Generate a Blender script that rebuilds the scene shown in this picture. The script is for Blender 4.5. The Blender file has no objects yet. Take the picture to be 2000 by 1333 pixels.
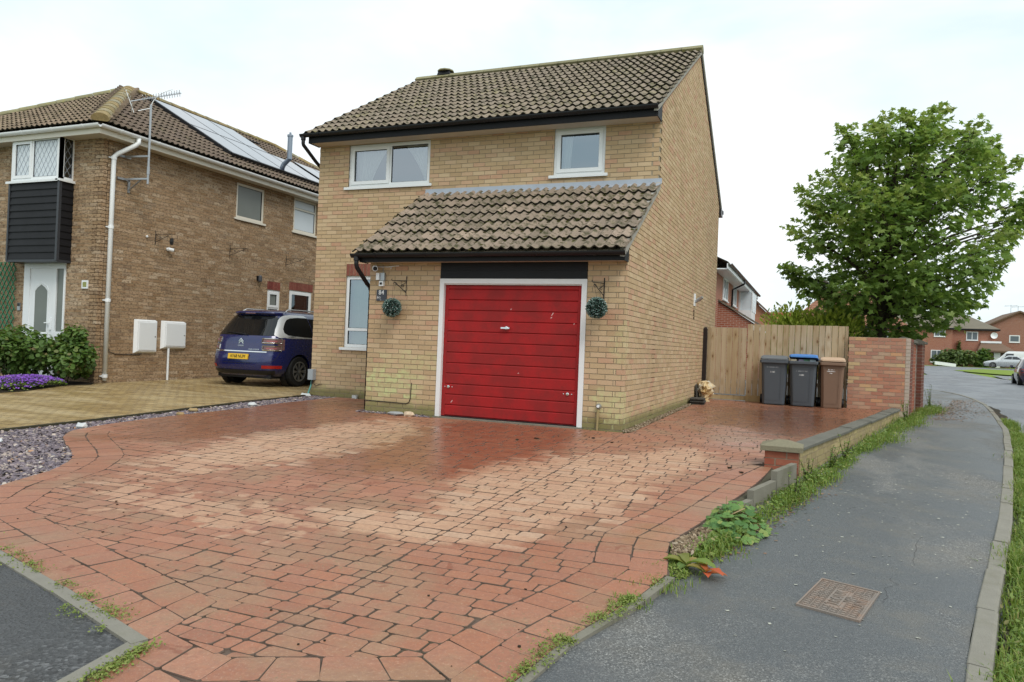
import bpy, math, random
from math import sin, cos, pi, radians, sqrt, atan2
from mathutils import Vector, Matrix
random.seed(11)
S = bpy.context.scene
COL = S.collection

# ------------------------------------------------------------------ camera
cd = bpy.data.cameras.new('camera')
cam = bpy.data.objects.new('camera', cd); COL.objects.link(cam)
cd.sensor_width = 36.0; cd.sensor_fit = 'HORIZONTAL'
cd.lens = 26.321; cd.clip_start = 0.05; cd.clip_end = 1200
CAM = Vector((2.4067, -9.9765, 1.0833))
cam.matrix_world = (Matrix.Translation(CAM) @ Matrix.Rotation(0.3861, 4, 'Z') @
                    Matrix.Rotation(pi/2 + 0.0072, 4, 'X') @ Matrix.Rotation(0.0393, 4, 'Z'))
S.camera = cam

# ------------------------------------------------------------------ sky, sun, exposure
SUN_EL, SUN_AZ = radians(50), radians(132)
w = bpy.data.worlds.new('World'); S.world = w; w.use_nodes = True
wn = w.node_tree; wn.nodes.clear()
def wnode(t, **k):
    n = wn.nodes.new(t)
    for a, b in k.items(): setattr(n, a, b)
    return n
sky = wnode('ShaderNodeTexSky', sky_type='NISHITA', sun_disc=False, sun_elevation=SUN_EL,
            sun_rotation=SUN_AZ, air_density=1.0, dust_density=2.5, ozone_density=1.0)
bg_sky = wnode('ShaderNodeBackground'); bg_sky.inputs['Strength'].default_value = 0.12
wn.links.new(sky.outputs[0], bg_sky.inputs['Color'])
tc = wnode('ShaderNodeTexCoord')
mp = wnode('ShaderNodeMapping'); mp.inputs['Scale'].default_value = (1.0, 1.0, 2.6)
wn.links.new(tc.outputs['Generated'], mp.inputs['Vector'])
nz = wnode('ShaderNodeTexNoise'); nz.inputs['Scale'].default_value = 1.7
nz.inputs['Detail'].default_value = 6; nz.inputs['Roughness'].default_value = 0.5
nz.inputs['Distortion'].default_value = 0.4
wn.links.new(mp.outputs[0], nz.inputs['Vector'])
cr = wnode('ShaderNodeValToRGB')
cr.color_ramp.elements[0].position = 0.40; cr.color_ramp.elements[0].color = (0.56, 0.69, 0.735, 1)
cr.color_ramp.elements[1].position = 0.62; cr.color_ramp.elements[1].color = (0.83, 0.85, 0.855, 1)
wn.links.new(nz.outputs['Fac'], cr.inputs[0])
bg_cl = wnode('ShaderNodeBackground'); bg_cl.inputs['Strength'].default_value = 1.0
wn.links.new(cr.outputs[0], bg_cl.inputs['Color'])
mx = wnode('ShaderNodeMixShader'); mx.inputs[0].default_value = 0.93   # thick, nearly closed cloud deck
wn.links.new(bg_sky.outputs[0], mx.inputs[1]); wn.links.new(bg_cl.outputs[0], mx.inputs[2])
wo = wnode('ShaderNodeOutputWorld'); wn.links.new(mx.outputs[0], wo.inputs['Surface'])

sl = bpy.data.lights.new('sun', 'SUN'); sl.energy = 1.5; sl.angle = radians(28); sl.color = (1.0, 0.965, 0.91)
so = bpy.data.objects.new('sun', sl); COL.objects.link(so)
sd = Vector((sin(SUN_AZ)*cos(SUN_EL), cos(SUN_AZ)*cos(SUN_EL), sin(SUN_EL)))   # towards the sun
so.rotation_euler = (-sd).to_track_quat('-Z', 'Y').to_euler()
so.location = (0, -20, 30)

S.view_settings.view_transform = 'Standard'; S.view_settings.look = 'None'
S.view_settings.exposure = 0.50; S.view_settings.gamma = 1.0
S.view_settings.use_curve_mapping = False
S.render.engine = 'CYCLES'
S.cycles.max_bounces = 6; S.cycles.transparent_max_bounces = 8
S.cycles.caustics_reflective = False; S.cycles.caustics_refractive = False

# ------------------------------------------------------------------ helpers: objects
def loc0(o):
    """world origin of an un-rotated thing / part (all static things are built in world coordinates)"""
    p = Vector((0, 0, 0))
    while o is not None:
        p += o.location; o = o.parent
    return p
def link(o, parent=None, loc=None):
    COL.objects.link(o)
    if parent is not None:
        o.parent = parent
        if loc is None: loc = -loc0(parent)          # geometry written in world coordinates
        o.location = loc
    elif loc is not None: o.location = loc
    return o
def thing(name, label, cat, loc=(0, 0, 0), rotz=0.0, group=None):
    o = bpy.data.objects.new(name, None); COL.objects.link(o)
    o.empty_display_size = 0.2
    o.location = loc; o.rotation_euler = (0, 0, rotz)
    return tag(o, label, cat, group)
def tag(o, label, cat, group=None):
    o['label'] = label; o['category'] = cat
    if group: o['group'] = group
    return o
def kind(o, k): o['kind'] = k; return o
def copy_tree(o, parent=None):
    c = o.copy(); COL.objects.link(c)
    if parent is not None: c.parent = parent
    for ch in list(o.children): copy_tree(ch, c)
    return c

class MB:
    def __init__(s): s.v = []; s.f = []; s.m = []
    def poly(s, pts, mi=0):
        n = len(s.v); s.v += [tuple(p) for p in pts]; s.f.append(tuple(range(n, n+len(pts)))); s.m.append(mi)
    def hexa(s, p, mi=0, skip=()):
        # p: 8 points, bottom 0-3 ccw seen from above, top 4-7
        n = len(s.v); s.v += [tuple(q) for q in p]
        F = {'b': (3, 2, 1, 0), 't': (4, 5, 6, 7), 'f': (0, 1, 5, 4), 'r': (1, 2, 6, 5), 'k': (2, 3, 7, 6), 'l': (3, 0, 4, 7)}
        for k, q in F.items():
            if k not in skip: s.f.append(tuple(n+i for i in q)); s.m.append(mi)
    def box(s, x0, x1, y0, y1, z0, z1, mi=0, skip=()):
        s.hexa([(x0, y0, z0), (x1, y0, z0), (x1, y1, z0), (x0, y1, z0), (x0, y0, z1), (x1, y0, z1), (x1, y1, z1), (x0, y1, z1)], mi, skip)
    def obox(s, c, a, b, d, mi=0):
        c, a, b, d = map(Vector, (c, a, b, d))
        s.hexa([c-a-b-d, c+a-b-d, c+a+b-d, c-a+b-d, c-a-b+d, c+a-b+d, c+a+b+d, c-a+b+d], mi)
    def bar(s, p, q, w, h, up=(0, 0, 1), mi=0):
        p, q, up = Vector(p), Vector(q), Vector(up); d = (q-p)/2; t = d.normalized()
        sd_ = t.cross(up).normalized(); u = sd_.cross(t)
        s.obox((p+q)/2, d, -sd_*w/2, u*h/2, mi)
    def tube(s, pts, r, n=8, mi=0, caps=True, closed=False):
        pts = [Vector(p) for p in pts]; k = len(pts)
        rs = r if isinstance(r, (list, tuple)) else [r]*k
        base = len(s.v); prev = None
        for i, p in enumerate(pts):
            t = (pts[min(i+1, k-1)]-pts[max(i-1, 0)])
            if t.length < 1e-9: t = Vector((0, 0, 1))
            t.normalize()
            if prev is None:
                a = Vector((0, 0, 1)) if abs(t.z) < .9 else Vector((1, 0, 0))
                a = (a-t*a.dot(t)).normalized()
            else:
                a = (prev-t*prev.dot(t))
                a = a.normalized() if a.length > 1e-6 else Vector((1, 0, 0))
            prev = a; b = t.cross(a)
            for j in range(n):
                an = 2*pi*j/n; s.v.append(tuple(p+(a*cos(an)+b*sin(an))*rs[i]))
        for i in range(k-1):
            for j in range(n):
                j2 = (j+1) % n
                s.f.append((base+i*n+j, base+i*n+j2, base+(i+1)*n+j2, base+(i+1)*n+j)); s.m.append(mi)
        if caps:
            s.f.append(tuple(base+j for j in range(n))[::-1]); s.m.append(mi)
            s.f.append(tuple(base+(k-1)*n+j for j in range(n))); s.m.append(mi)
    def loft(s, rings, mi=0, caps=True, closed=True):
        base = len(s.v); n = len(rings[0])
        for r in rings: s.v += [tuple(p) for p in r]
        for i in range(len(rings)-1):
            for j in range(n if closed else n-1):
                j2 = (j+1) % n
                s.f.append((base+i*n+j, base+i*n+j2, base+(i+1)*n+j2, base+(i+1)*n+j)); s.m.append(mi)
        if caps:
            s.f.append(tuple(base+j for j in range(n))[::-1]); s.m.append(mi)
            e = base+(len(rings)-1)*n
            s.f.append(tuple(e+j for j in range(n))); s.m.append(mi)
    def lathe(s, c, prof, n=16, mi=0, axis='z', caps=True):
        rings = []
        for r, h in prof:
            ring = []
            for j in range(n):
                a = 2*pi*j/n
                if axis == 'z': ring.append((c[0]+r*cos(a), c[1]+r*sin(a), c[2]+h))
                elif axis == 'x': ring.append((c[0]+h, c[1]+r*cos(a), c[2]+r*sin(a)))
                else: ring.append((c[0]-r*cos(a), c[1]+h, c[2]+r*sin(a)))
            rings.append(ring)
        s.loft(rings, mi, caps)
    def blob(s, c, r, n=6, sq=(1, 1, 1), jit=.25, mi=0, rng=random):
        c = Vector(c); rings = []
        m = max(3, n//2)
        for i in range(1, m):
            ph = pi*i/m
            rings.append([c+Vector((sin(ph)*cos(2*pi*j/n)*sq[0], sin(ph)*sin(2*pi*j/n)*sq[1], -cos(ph)*sq[2]))*r*(1+rng.uniform(-jit, jit)) for j in range(n)])
        s.loft(rings, mi)
    def mesh(s, name, mats, smooth=False):
        me = bpy.data.meshes.new(name); me.from_pydata(s.v, [], s.f)
        if not isinstance(mats, (list, tuple)): mats = [mats]
        for m in mats: me.materials.append(m)
        if len(mats) > 1: me.polygons.foreach_set('material_index', s.m)
        if smooth: me.polygons.foreach_set('use_smooth', [True]*len(s.f))
        me.update(); return me
    def build(s, name, mats, parent=None, smooth=False, loc=None):
        o = bpy.data.objects.new(name, s.mesh(name, mats, smooth))
        return link(o, parent, loc)

def text_mesh(txt, size, mat, ext=.002, align='CENTER', xs=1.0):
    cu = bpy.data.curves.new('lettering', 'FONT'); cu.body = txt; cu.size = size; cu.extrude = ext
    cu.align_x = align; cu.align_y = 'CENTER'; cu.resolution_u = 2
    o = bpy.data.objects.new('lettering', cu); COL.objects.link(o)
    dg = bpy.context.evaluated_depsgraph_get(); me = bpy.data.meshes.new_from_object(o.evaluated_get(dg))
    bpy.data.objects.remove(o); bpy.data.curves.remove(cu)
    me.materials.clear(); me.materials.append(mat)
    if xs != 1.0: me.transform(Matrix.Diagonal((xs, 1, 1, 1)))
    return me
def text_obj(name, txt, size, mat, M, parent, ext=.002, xs=1.0, align='CENTER'):
    """M: world (or parent-local) matrix, letters in its XY plane facing +Z"""
    me = text_mesh(txt, size, mat, ext, align, xs); me.transform(M)
    return link(bpy.data.objects.new(name, me), parent)
def frame_M(o, x, y):
    x = Vector(x).normalized(); y = Vector(y).normalized(); z = x.cross(y)
    M = Matrix((x, y, z)).transposed().to_4x4(); M.translation = Vector(o); return M

# ------------------------------------------------------------------ helpers: materials
class Mat:
    def __init__(s, name, base=(.5, .5, .5), rough=.7, spec=.5, metal=0.0, **kw):
        s.m = bpy.data.materials.new(name); s.m.use_nodes = True; s.t = s.m.node_tree
        s.b = s.t.nodes['Principled BSDF']; s.out = s.t.nodes['Material Output']
        s.set('Base Color', base); s.set('Roughness', rough); s.set('Specular IOR Level', spec); s.set('Metallic', metal)
        for k, v in kw.items(): s.set(k.replace('_', ' '), v)
    def set(s, k, v):
        if isinstance(v, bpy.types.NodeSocket): s.t.links.new(v, s.b.inputs[k])
        else:
            if isinstance(v, (tuple, list)) and len(v) == 3: v = (*v, 1)
            s.b.inputs[k].default_value = v
    def n(s, t, ins=None, **at):
        nd = s.t.nodes.new('ShaderNode'+t)
        for k, v in at.items(): setattr(nd, k, v)
        for k, v in (ins or {}).items():
            if isinstance(v, bpy.types.NodeSocket): s.t.links.new(v, nd.inputs[k])
            else:
                if isinstance(v, (tuple, list)) and len(v) == 3 and nd.inputs[k].type == 'RGBA': v = (*v, 1)
                nd.inputs[k].default_value = v
        return nd
    def pos(s, sc=(1, 1, 1), obj=False):
        src = s.n('TexCoord').outputs['Object'] if obj else s.n('NewGeometry').outputs['Position']
        return s.n('Mapping', {'Vector': src, 'Scale': sc}).outputs[0]
    def noise(s, sc, det=4, ro=.55, vec=None, dist=0.0, off=None):
        vec = vec if vec is not None else s.pos()
        if off is not None: vec = s.n('VectorMath', {0: vec, 1: off}, operation='ADD').outputs[0]
        return s.n('TexNoise', {'Vector': vec, 'Scale': sc, 'Detail': det, 'Roughness': ro, 'Distortion': dist}).outputs['Fac']
    def vor(s, sc, vec=None, feature='F1', out='Distance'):
        return s.n('TexVoronoi', {'Vector': vec if vec is not None else s.pos(), 'Scale': sc}, feature=feature).outputs[out]
    def math(s, op, a, b=0.0, c=0.0, clamp=False):
        return s.n('Math', {0: a, 1: b, 2: c}, operation=op, use_clamp=clamp).outputs[0]
    def ramp(s, fac, stops, interp='LINEAR'):
        nd = s.n('ValToRGB', {0: fac}); r = nd.color_ramp; r.interpolation = interp
        while len(r.elements) < len(stops): r.elements.new(.5)
        for e, (p, c) in zip(r.elements, stops):
            e.position = p; e.color = (*c, 1) if not isinstance(c, (int, float)) else (c, c, c, 1)
        return nd.outputs[0]
    def mix(s, fac, a, b, blend='MIX'):
        nd = s.n('Mix', data_type='RGBA', blend_type=blend)
        for k, v in ((0, fac), (6, a), (7, b)):
            if isinstance(v, bpy.types.NodeSocket): s.t.links.new(v, nd.inputs[k])
            else:
                if isinstance(v, (tuple, list)) and len(v) == 3: v = (*v, 1)
                nd.inputs[k].default_value = v
        return nd.outputs[2]
    def step(s, v, a, b):
        return s.n('MapRange', {0: v, 1: a, 2: b, 3: 0.0, 4: 1.0}, interpolation_type='SMOOTHSTEP').outputs[0]
    def rnd(s):
        a = s.n('ObjectInfo').outputs['Random']; b = s.n('NewGeometry').outputs['Random Per Island']
        return s.math('FRACT', s.math('ADD', s.math('MULTIPLY', a, 7.31), b))
    def bump(s, h, st=.4, d=.01):
        s.set('Normal', s.n('Bump', {'Height': h, 'Strength': st, 'Distance': d}).outputs[0])
    def z(s): return s.n('SeparateXYZ', {0: s.n('NewGeometry').outputs['Position']}).outputs[2]
    def ellipse(s, cx, cy, rx, ry, rot=0.0, vec=None):
        """1 at the centre falling to 0 on the ellipse (ground plan)"""
        g = vec if vec is not None else s.n('NewGeometry').outputs['Position']
        v = s.n('VectorMath', {0: g, 1: (cx, cy, 0)}, operation='SUBTRACT').outputs[0]
        v = s.n('VectorRotate', {'Vector': v, 'Angle': -rot}, rotation_type='Z_AXIS').outputs[0]
        v = s.n('VectorMath', {0: v, 1: (1/rx, 1/ry, 0)}, operation='MULTIPLY').outputs[0]
        return s.math('SUBTRACT', 1.0, s.n('VectorMath', {0: v}, operation='LENGTH').outputs['Value'])

def brick_mat(name, stops, grain=.25, algae=False, soot=0.0, speck=None, mottled=0.0):
    M = Mat(name, rough=.9, spec=.25); r = M.rnd()
    c = M.ramp(r, stops)
    f = M.noise(14, 5, .65); c = M.mix(M.math('MULTIPLY', M.step(f, .3, .75), grain), c, M.ramp(r, [(0, (.30, .22, .12)), (1, (.66, .50, .32))]))
    big = M.noise(.55, 3, .5); c = M.mix(M.math('MULTIPLY', M.step(big, .45, .8), .22), c, (.26, .20, .12))
    if mottled:
        mo = M.noise(26, 2, .5, vec=M.pos((.8, .8, 1.6))); c = M.mix(M.math('MULTIPLY', M.step(mo, .50, .62), mottled), c, (.12, .075, .045))
    sp = M.vor(160); c = M.mix(M.math('MULTIPLY', M.math('LESS_THAN', sp, .12), .35), c, (.12, .08, .05))
    if algae:
        zz = M.z(); nn = M.noise(2.3, 5, .6)
        base = M.step(M.math('ADD', zz, M.math('MULTIPLY', nn, -.7)), .0, -.34)
        pt = M.math('MULTIPLY', base, M.step(M.noise(9, 3, .6), .38, .58))
        c = M.mix(M.math('MULTIPLY', pt, .5), c, (.36, .38, .14))
        pl = M.step(M.math('ADD', zz, M.math('MULTIPLY', nn, .12)), .27, .14)
        c = M.mix(M.math('MULTIPLY', pl, .75), c, (.15, .14, .05))
        if True:
            # bright lime algae patch on the courses left of the garage door, and flecks by the right corner
            gp = M.n('NewGeometry').outputs['Position']
            sx = M.n('SeparateXYZ', {0: gp})
            for (cx, cz, rx, rz, st) in ((-3.72, .45, .60, .20, .75), (-3.25, .80, .8, .14, .3), (-.15, .28, .35, .22, .5), (-.05, 1.15, .16, .32, .3)):
                dx = M.math('MULTIPLY', M.math('SUBTRACT', sx.outputs[0], cx), 1/rx); dz = M.math('MULTIPLY', M.math('SUBTRACT', sx.outputs[2], cz), 1/rz)
                dd = M.math('SQRT', M.math('ADD', M.math('MULTIPLY', dx, dx), M.math('MULTIPLY', dz, dz)))
                near = M.step(sx.outputs[1], .25, .15)
                k = M.step(M.math('ADD', dd, M.math('MULTIPLY', M.math('SUBTRACT', M.math('FRACT', M.math('MULTIPLY', r, 13.7)), .5), .9)), 1.15, .7)
                k = M.math('MULTIPLY', M.math('MULTIPLY', k, near), M.math('MULTIPLY', M.math('ADD', .45, M.step(M.noise(11, 3, .6), .4, .65)), st), clamp=True)
                c = M.mix(k, c, (.50, .51, .25))
    M.set('Base Color', c)
    M.bump(M.noise(60, 4, .7), .35, .004)
    return M.m

def plain(name, col, rough=.6, spec=.4, metal=0.0, var=.08, sc=6.0, bump=0.0, dirt=None, **kw):
    M = Mat(name, rough=rough, spec=spec, metal=metal, **kw)
    f = M.noise(sc, 5, .6); c = M.mix(M.math('MULTIPLY', f, var*2), col, tuple(x*.6 for x in col))
    if dirt:
        d = M.step(M.noise(1.7, 5, .65), .5, .8); c = M.mix(M.math('MULTIPLY', d, dirt[1]), c, dirt[0])
    M.set('Base Color', c)
    M.set('Roughness', M.math('ADD', rough-.06, M.math('MULTIPLY', f, .12)))
    if bump: M.bump(M.noise(sc*12, 4, .7), bump, .004)
    return M.m

BUFF = brick_mat('buff_brick', [(0, (.42, .292, .172)), (.2, (.495, .358, .21)), (.42, (.46, .325, .192)), (.6, (.535, .40, .25)), (.75, (.49, .34, .212)), (.87, (.495, .312, .20)), (.95, (.44, .25, .16)), (1, (.545, .415, .265))], algae=True)
BROWN = brick_mat('brown_brick', [(0, (.26, .162, .088)), (.2, (.375, .252, .15)), (.4, (.30, .192, .11)), (.55, (.43, .305, .20)), (.7, (.325, .218, .128)), (.85, (.20, .128, .078)), (.93, (.46, .355, .25)), (1, (.34, .225, .13))], mottled=.72)
REDMIX = brick_mat('mixed_red_brick', [(0, (.38, .165, .115)), (.3, (.44, .21, .14)), (.5, (.36, .18, .135)), (.68, (.47, .25, .165)), (.8, (.42, .28, .20)), (.88, (.52, .38, .20)), (.95, (.50, .19, .11)), (1, (.40, .19, .13))], grain=.15)
DARKRED = brick_mat('dark_red_brick', [(0, (.13, .04, .03)), (.5, (.17, .055, .04)), (1, (.10, .045, .035))], grain=.1)
REDBR = brick_mat('red_pier_brick', [(0, (.28, .075, .045)), (.5, (.33, .095, .055)), (1, (.25, .065, .042))], grain=.15)
MAROON = brick_mat('maroon_brick', [(0, (.185, .055, .042)), (1, (.235, .075, .055))], grain=.1)
PINKST = brick_mat('stained_brick', [(0, (.48, .38, .32)), (1, (.38, .33, .29))], grain=.2)
MOSSBR = brick_mat('mossy_buff_brick', [(0, (.32, .265, .12)), (.4, (.25, .20, .10)), (.7, (.37, .305, .135)), (1, (.20, .16, .085))], grain=.35)
MORTAR = plain('mortar', (.36, .30, .215), .95, .1, var=.2, sc=20)
MORTAR_D = plain('brown_wall_mortar', (.50, .42, .31), .95, .1, var=.2, sc=20)
MORTAR_G = plain('pale_mortar', (.55, .50, .43), .95, .1, var=.2, sc=20)

def tile_mat(name, c0, c1, moss=.5, lich=.3):
    M = Mat(name, rough=.88, spec=.3); r = M.rnd()
    c = M.ramp(r, [(0, c0), (.5, c1), (.85, tuple(a*.8 for a in c1)), (1, tuple(min(1, a*1.25) for a in c0))])
    c = M.mix(M.math('MULTIPLY', M.noise(24, 5, .7), .35), c, tuple(a*.45 for a in c0))
    m = M.math('MULTIPLY', M.step(M.noise(7, 6, .7), .47, .64), moss)
    c = M.mix(m, c, (.045, .045, .018))
    l = M.math('MULTIPLY', M.math('MULTIPLY', M.step(M.noise(1.6, 3, .6), .42, .66), M.step(M.noise(13, 4, .7), .48, .66)), lich)
    c = M.mix(l, c, (.30, .27, .10))
    M.set('Base Color', c); M.bump(M.noise(70, 4, .7), .5, .004); return M.m
TILE = tile_mat('brown_concrete_tile', (.245, .195, .145), (.285, .232, .178), .85, .6)
TILE_LOW = tile_mat('pinkish_brown_tile', (.295, .225, .172), (.255, .20, .152), .9, .2)
TILE_N = tile_mat('dark_brown_tile', (.155, .115, .09), (.185, .135, .10), .4, .2)
TILE_NF = tile_mat('tan_tile', (.27, .20, .14), (.235, .175, .12), .4, .35)
TILE_EDGE = plain('shade_and_algae_tile_edge', (.040, .036, .026), .95, .1, var=.5, sc=20)  # tile tail faces: black algae plus the shadow under each course, painted in
RIDGE_M = tile_mat('lichened_ridge_tile', (.30, .28, .17), (.26, .24, .14), .2, 1.0)
RIDGE_O = tile_mat('orange_lichened_ridge', (.28, .25, .17), (.33, .235, .10), .35, .9)
MOSS = Mat('moss', rough=1, spec=.05)
MOSS.set('Base Color', MOSS.ramp(MOSS.rnd(), [(0, (.035, .035, .015)), (.6, (.06, .065, .02)), (1, (.11, .10, .035))])); MOSS = MOSS.m
UPVC = plain('white_upvc', (.74, .76, .77), .35, .5, var=.03)
UPVC_N = plain('white_plastic', (.80, .82, .83), .4, .5, var=.04, dirt=((.5, .47, .40), .12))
SOFFIT = plain('soffit_board', (.58, .52, .45), .6, .3, var=.08)
CREAM = plain('cream_upvc', (.68, .64, .55), .4, .4, var=.05)
WPAINT = plain('chipped_white_paint', (.74, .74, .74), .5, .4, var=.06, dirt=((.42, .40, .36), .35))
BLACKP = plain('black_plastic', (.010, .010, .012), .38, .35, var=.1)
BLACKB = plain('black_board', (.009, .009, .011), .55, .25, var=.3, sc=3)
IRON = plain('black_iron', (.012, .012, .012), .5, .4)
LEAD = plain('lead_flashing', (.40, .44, .50), .45, .5, metal=.15, var=.35, sc=5)
CEMENT = plain('cement', (.36, .34, .30), .95, .15, var=.25, sc=8, bump=.4)
STEEL = plain('galvanised_steel', (.42, .44, .46), .4, .5, metal=.7, var=.2)
CHROME = plain('chrome', (.75, .75, .75), .12, .5, metal=1.0, var=.02)
CONC = plain('weathered_concrete', (.24, .225, .18), .95, .2, var=.45, sc=7, bump=.7, dirt=((.10, .10, .055), .8))
KERB = plain('kerb_concrete', (.27, .255, .215), .93, .2, var=.35, sc=9, bump=.9, dirt=((.13, .125, .07), .7))
COPING = plain('lichened_coping', (.165, .16, .135), .95, .2, var=.4, sc=5, bump=.5, dirt=((.05, .05, .04), .7))
CAPST = plain('pebbled_cap', (.27, .245, .165), .95, .2, var=.5, sc=40, bump=.9)
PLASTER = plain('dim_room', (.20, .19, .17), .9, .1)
CURTAIN = Mat('net_curtain', rough=.9, spec=.1)
CURTAIN.set('Base Color', CURTAIN.ramp(CURTAIN.noise(9, 2, .5, vec=CURTAIN.pos((6, 6, .2))), [(.3, (.62, .62, .58)), (.7, (.86, .85, .80))])); CURTAIN = CURTAIN.m
CURT_G = plain('pale_green_curtain', (.40, .55, .40), .9, .1)

def glass_mat(name, tint=(.75, .80, .80), refl=.10, rough=.015):
    M = Mat(name); t = M.t
    tr = M.n('BsdfTransparent', {'Color': tint}); gl = M.n('BsdfGlossy', {'Color': (.84, .92, 1.0), 'Roughness': rough})
    fr = M.n('Fresnel', {'IOR': 1.5}).outputs[0]
    wv = M.noise(1.4, 1, .5); nb = M.n('Bump', {'Height': wv, 'Strength': .02, 'Distance': .1}).outputs[0]
    t.links.new(nb, gl.inputs['Normal'])
    fac = M.math('ADD', M.math('MULTIPLY', fr, 1.0), refl, clamp=True)
    mxs = M.n('MixShader', {0: fac}); t.links.new(tr.outputs[0], mxs.inputs[1]); t.links.new(gl.outputs[0], mxs.inputs[2])
    t.links.new(mxs.outputs[0], M.out.inputs['Surface']); return M.m
GLASS = glass_mat('window_glass', refl=.28)
GLASS_D = glass_mat('dark_window_glass', (.25, .27, .28), .08)
GLASS_CAR = glass_mat('tinted_car_glass', (.03, .032, .035), .05)
FROST = plain('frosted_glass', (.60, .66, .70), .25, .5, var=.15, sc=3)
FROST_D = plain('dim_frosted_glass', (.17, .185, .165), .3, .5, var=.3, sc=2.5)

def leaf_mat(name, stops, trans=.35, rough=.5, spec=.35):
    M = Mat(name, rough=rough, spec=spec); r = M.rnd()
    c = M.ramp(r, stops); M.set('Base Color', c)
    tr = M.n('BsdfTranslucent', {'Color': M.mix(.5, c, (.22, .32, .03))})
    ms = M.n('MixShader', {0: trans}); M.t.links.new(M.b.outputs[0], ms.inputs[1]); M.t.links.new(tr.outputs[0], ms.inputs[2])
    M.t.links.new(ms.outputs[0], M.out.inputs['Surface']); return M.m
LEAF = leaf_mat('sycamore_leaf', [(0, (.125, .215, .048)), (.45, (.185, .30, .066)), (.8, (.245, .37, .09)), (1, (.33, .43, .12))], .55)
LEAF_NEW = leaf_mat('young_sycamore_leaf', [(0, (.23, .33, .075)), (.6, (.30, .39, .095)), (1, (.38, .41, .14))], .52)
LEAF_S = leaf_mat('shrub_leaf', [(0, (.05, .10, .02)), (.5, (.085, .16, .03)), (.9, (.14, .22, .05)), (1, (.20, .13, .06))])
LEAF_C = leaf_mat('conifer_leaf', [(0, (.26, .36, .04)), (.6, (.38, .48, .06)), (1, (.48, .54, .10))], .35)
LEAF_B = leaf_mat('bush_leaf', [(0, (.06, .10, .03)), (.5, (.11, .16, .045)), (1, (.16, .20, .07))])
LEAF_W = leaf_mat('weed_leaf', [(0, (.10, .17, .035)), (.5, (.16, .25, .05)), (.9, (.23, .30, .065)), (1, (.32, .28, .12))])
LEAF_M = leaf_mat('mallow_leaf', [(0, (.065, .15, .045)), (.45, (.12, .25, .07)), (.8, (.18, .31, .08)), (1, (.30, .36, .10))])
LEAF_R = leaf_mat('red_dock_leaf', [(0, (.55, .06, .03)), (.5, (.62, .12, .05)), (1, (.40, .12, .05))])
LEAF_RG = leaf_mat('mottled_dock_leaf', [(0, (.20, .22, .05)), (.6, (.28, .27, .07)), (1, (.36, .20, .07))])
GRASS = leaf_mat('grass_blade', [(0, (.11, .185, .03)), (.5, (.18, .275, .045)), (.85, (.27, .33, .07)), (1, (.38, .33, .13))])
PURPLE = leaf_mat('aubrieta_flower', [(0, (.20, .06, .45)), (.6, (.28, .10, .58)), (1, (.38, .18, .66))], .3)
BARK = plain('bark', (.075, .062, .045), .95, .1, var=.4, sc=10, bump=.8)
DRYST = plain('dry_stem', (.34, .25, .14), .9, .1)

def wood_mat(name, stops):
    M = Mat(name, rough=.8, spec=.25); r = M.rnd()
    off = M.n('CombineXYZ', {0: M.math('MULTIPLY', r, 37.0), 1: M.math('MULTIPLY', r, 11.0), 2: M.math('MULTIPLY', r, 5.0)}).outputs[0]
    v = M.n('VectorMath', {0: M.pos((26, 26, 1.1)), 1: off}, operation='ADD').outputs[0]
    g = M.n('TexNoise', {'Vector': v, 'Scale': 1.0, 'Detail': 4, 'Distortion': 1.2}).outputs['Fac']
    c = M.ramp(r, stops); c = M.mix(M.math('MULTIPLY', M.step(g, .42, .72), .4), c, (.28, .17, .075))
    v2 = M.n('VectorMath', {0: M.pos((7.5, 7.5, 3.2)), 1: off}, operation='ADD').outputs[0]
    k = M.n('TexVoronoi', {'Vector': v2, 'Scale': 1.0}).outputs['Distance']
    c = M.mix(M.step(k, .17, .07), c, (.13, .065, .03))
    c = M.mix(M.math('MULTIPLY', M.step(k, .42, .2), .35), c, (.30, .18, .08))
    M.set('Base Color', c); M.bump(g, .2, .003); return M.m
PINE = wood_mat('pale_pine', [(0, (.44, .345, .215)), (.3, (.53, .43, .29)), (.5, (.49, .40, .275)), (.75, (.56, .47, .335)), (1, (.45, .345, .21))])
PINE_R = wood_mat('gravel_board_pine', [(0, (.45, .33, .17)), (1, (.52, .39, .22))])
DARKWOOD = plain('dark_stained_post', (.022, .014, .012), .7, .3, var=.3, sc=8)
# ------------------------------------------------------------------ ground heights (the plot falls towards the street)
def zp(Y): return -.30+.0151*(Y+7)                                   # pavement
def zd(Y): return max(-.015+(.0108*Y if Y > 0 else .0405*Y), zp(Y)+.012)   # drives
def zg(Y): return zp(Y)-.10 if Y < 15 else -.068+.0105*(Y-15)         # road and land beyond
def dist(p): return (Vector(p)-CAM).length

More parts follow.
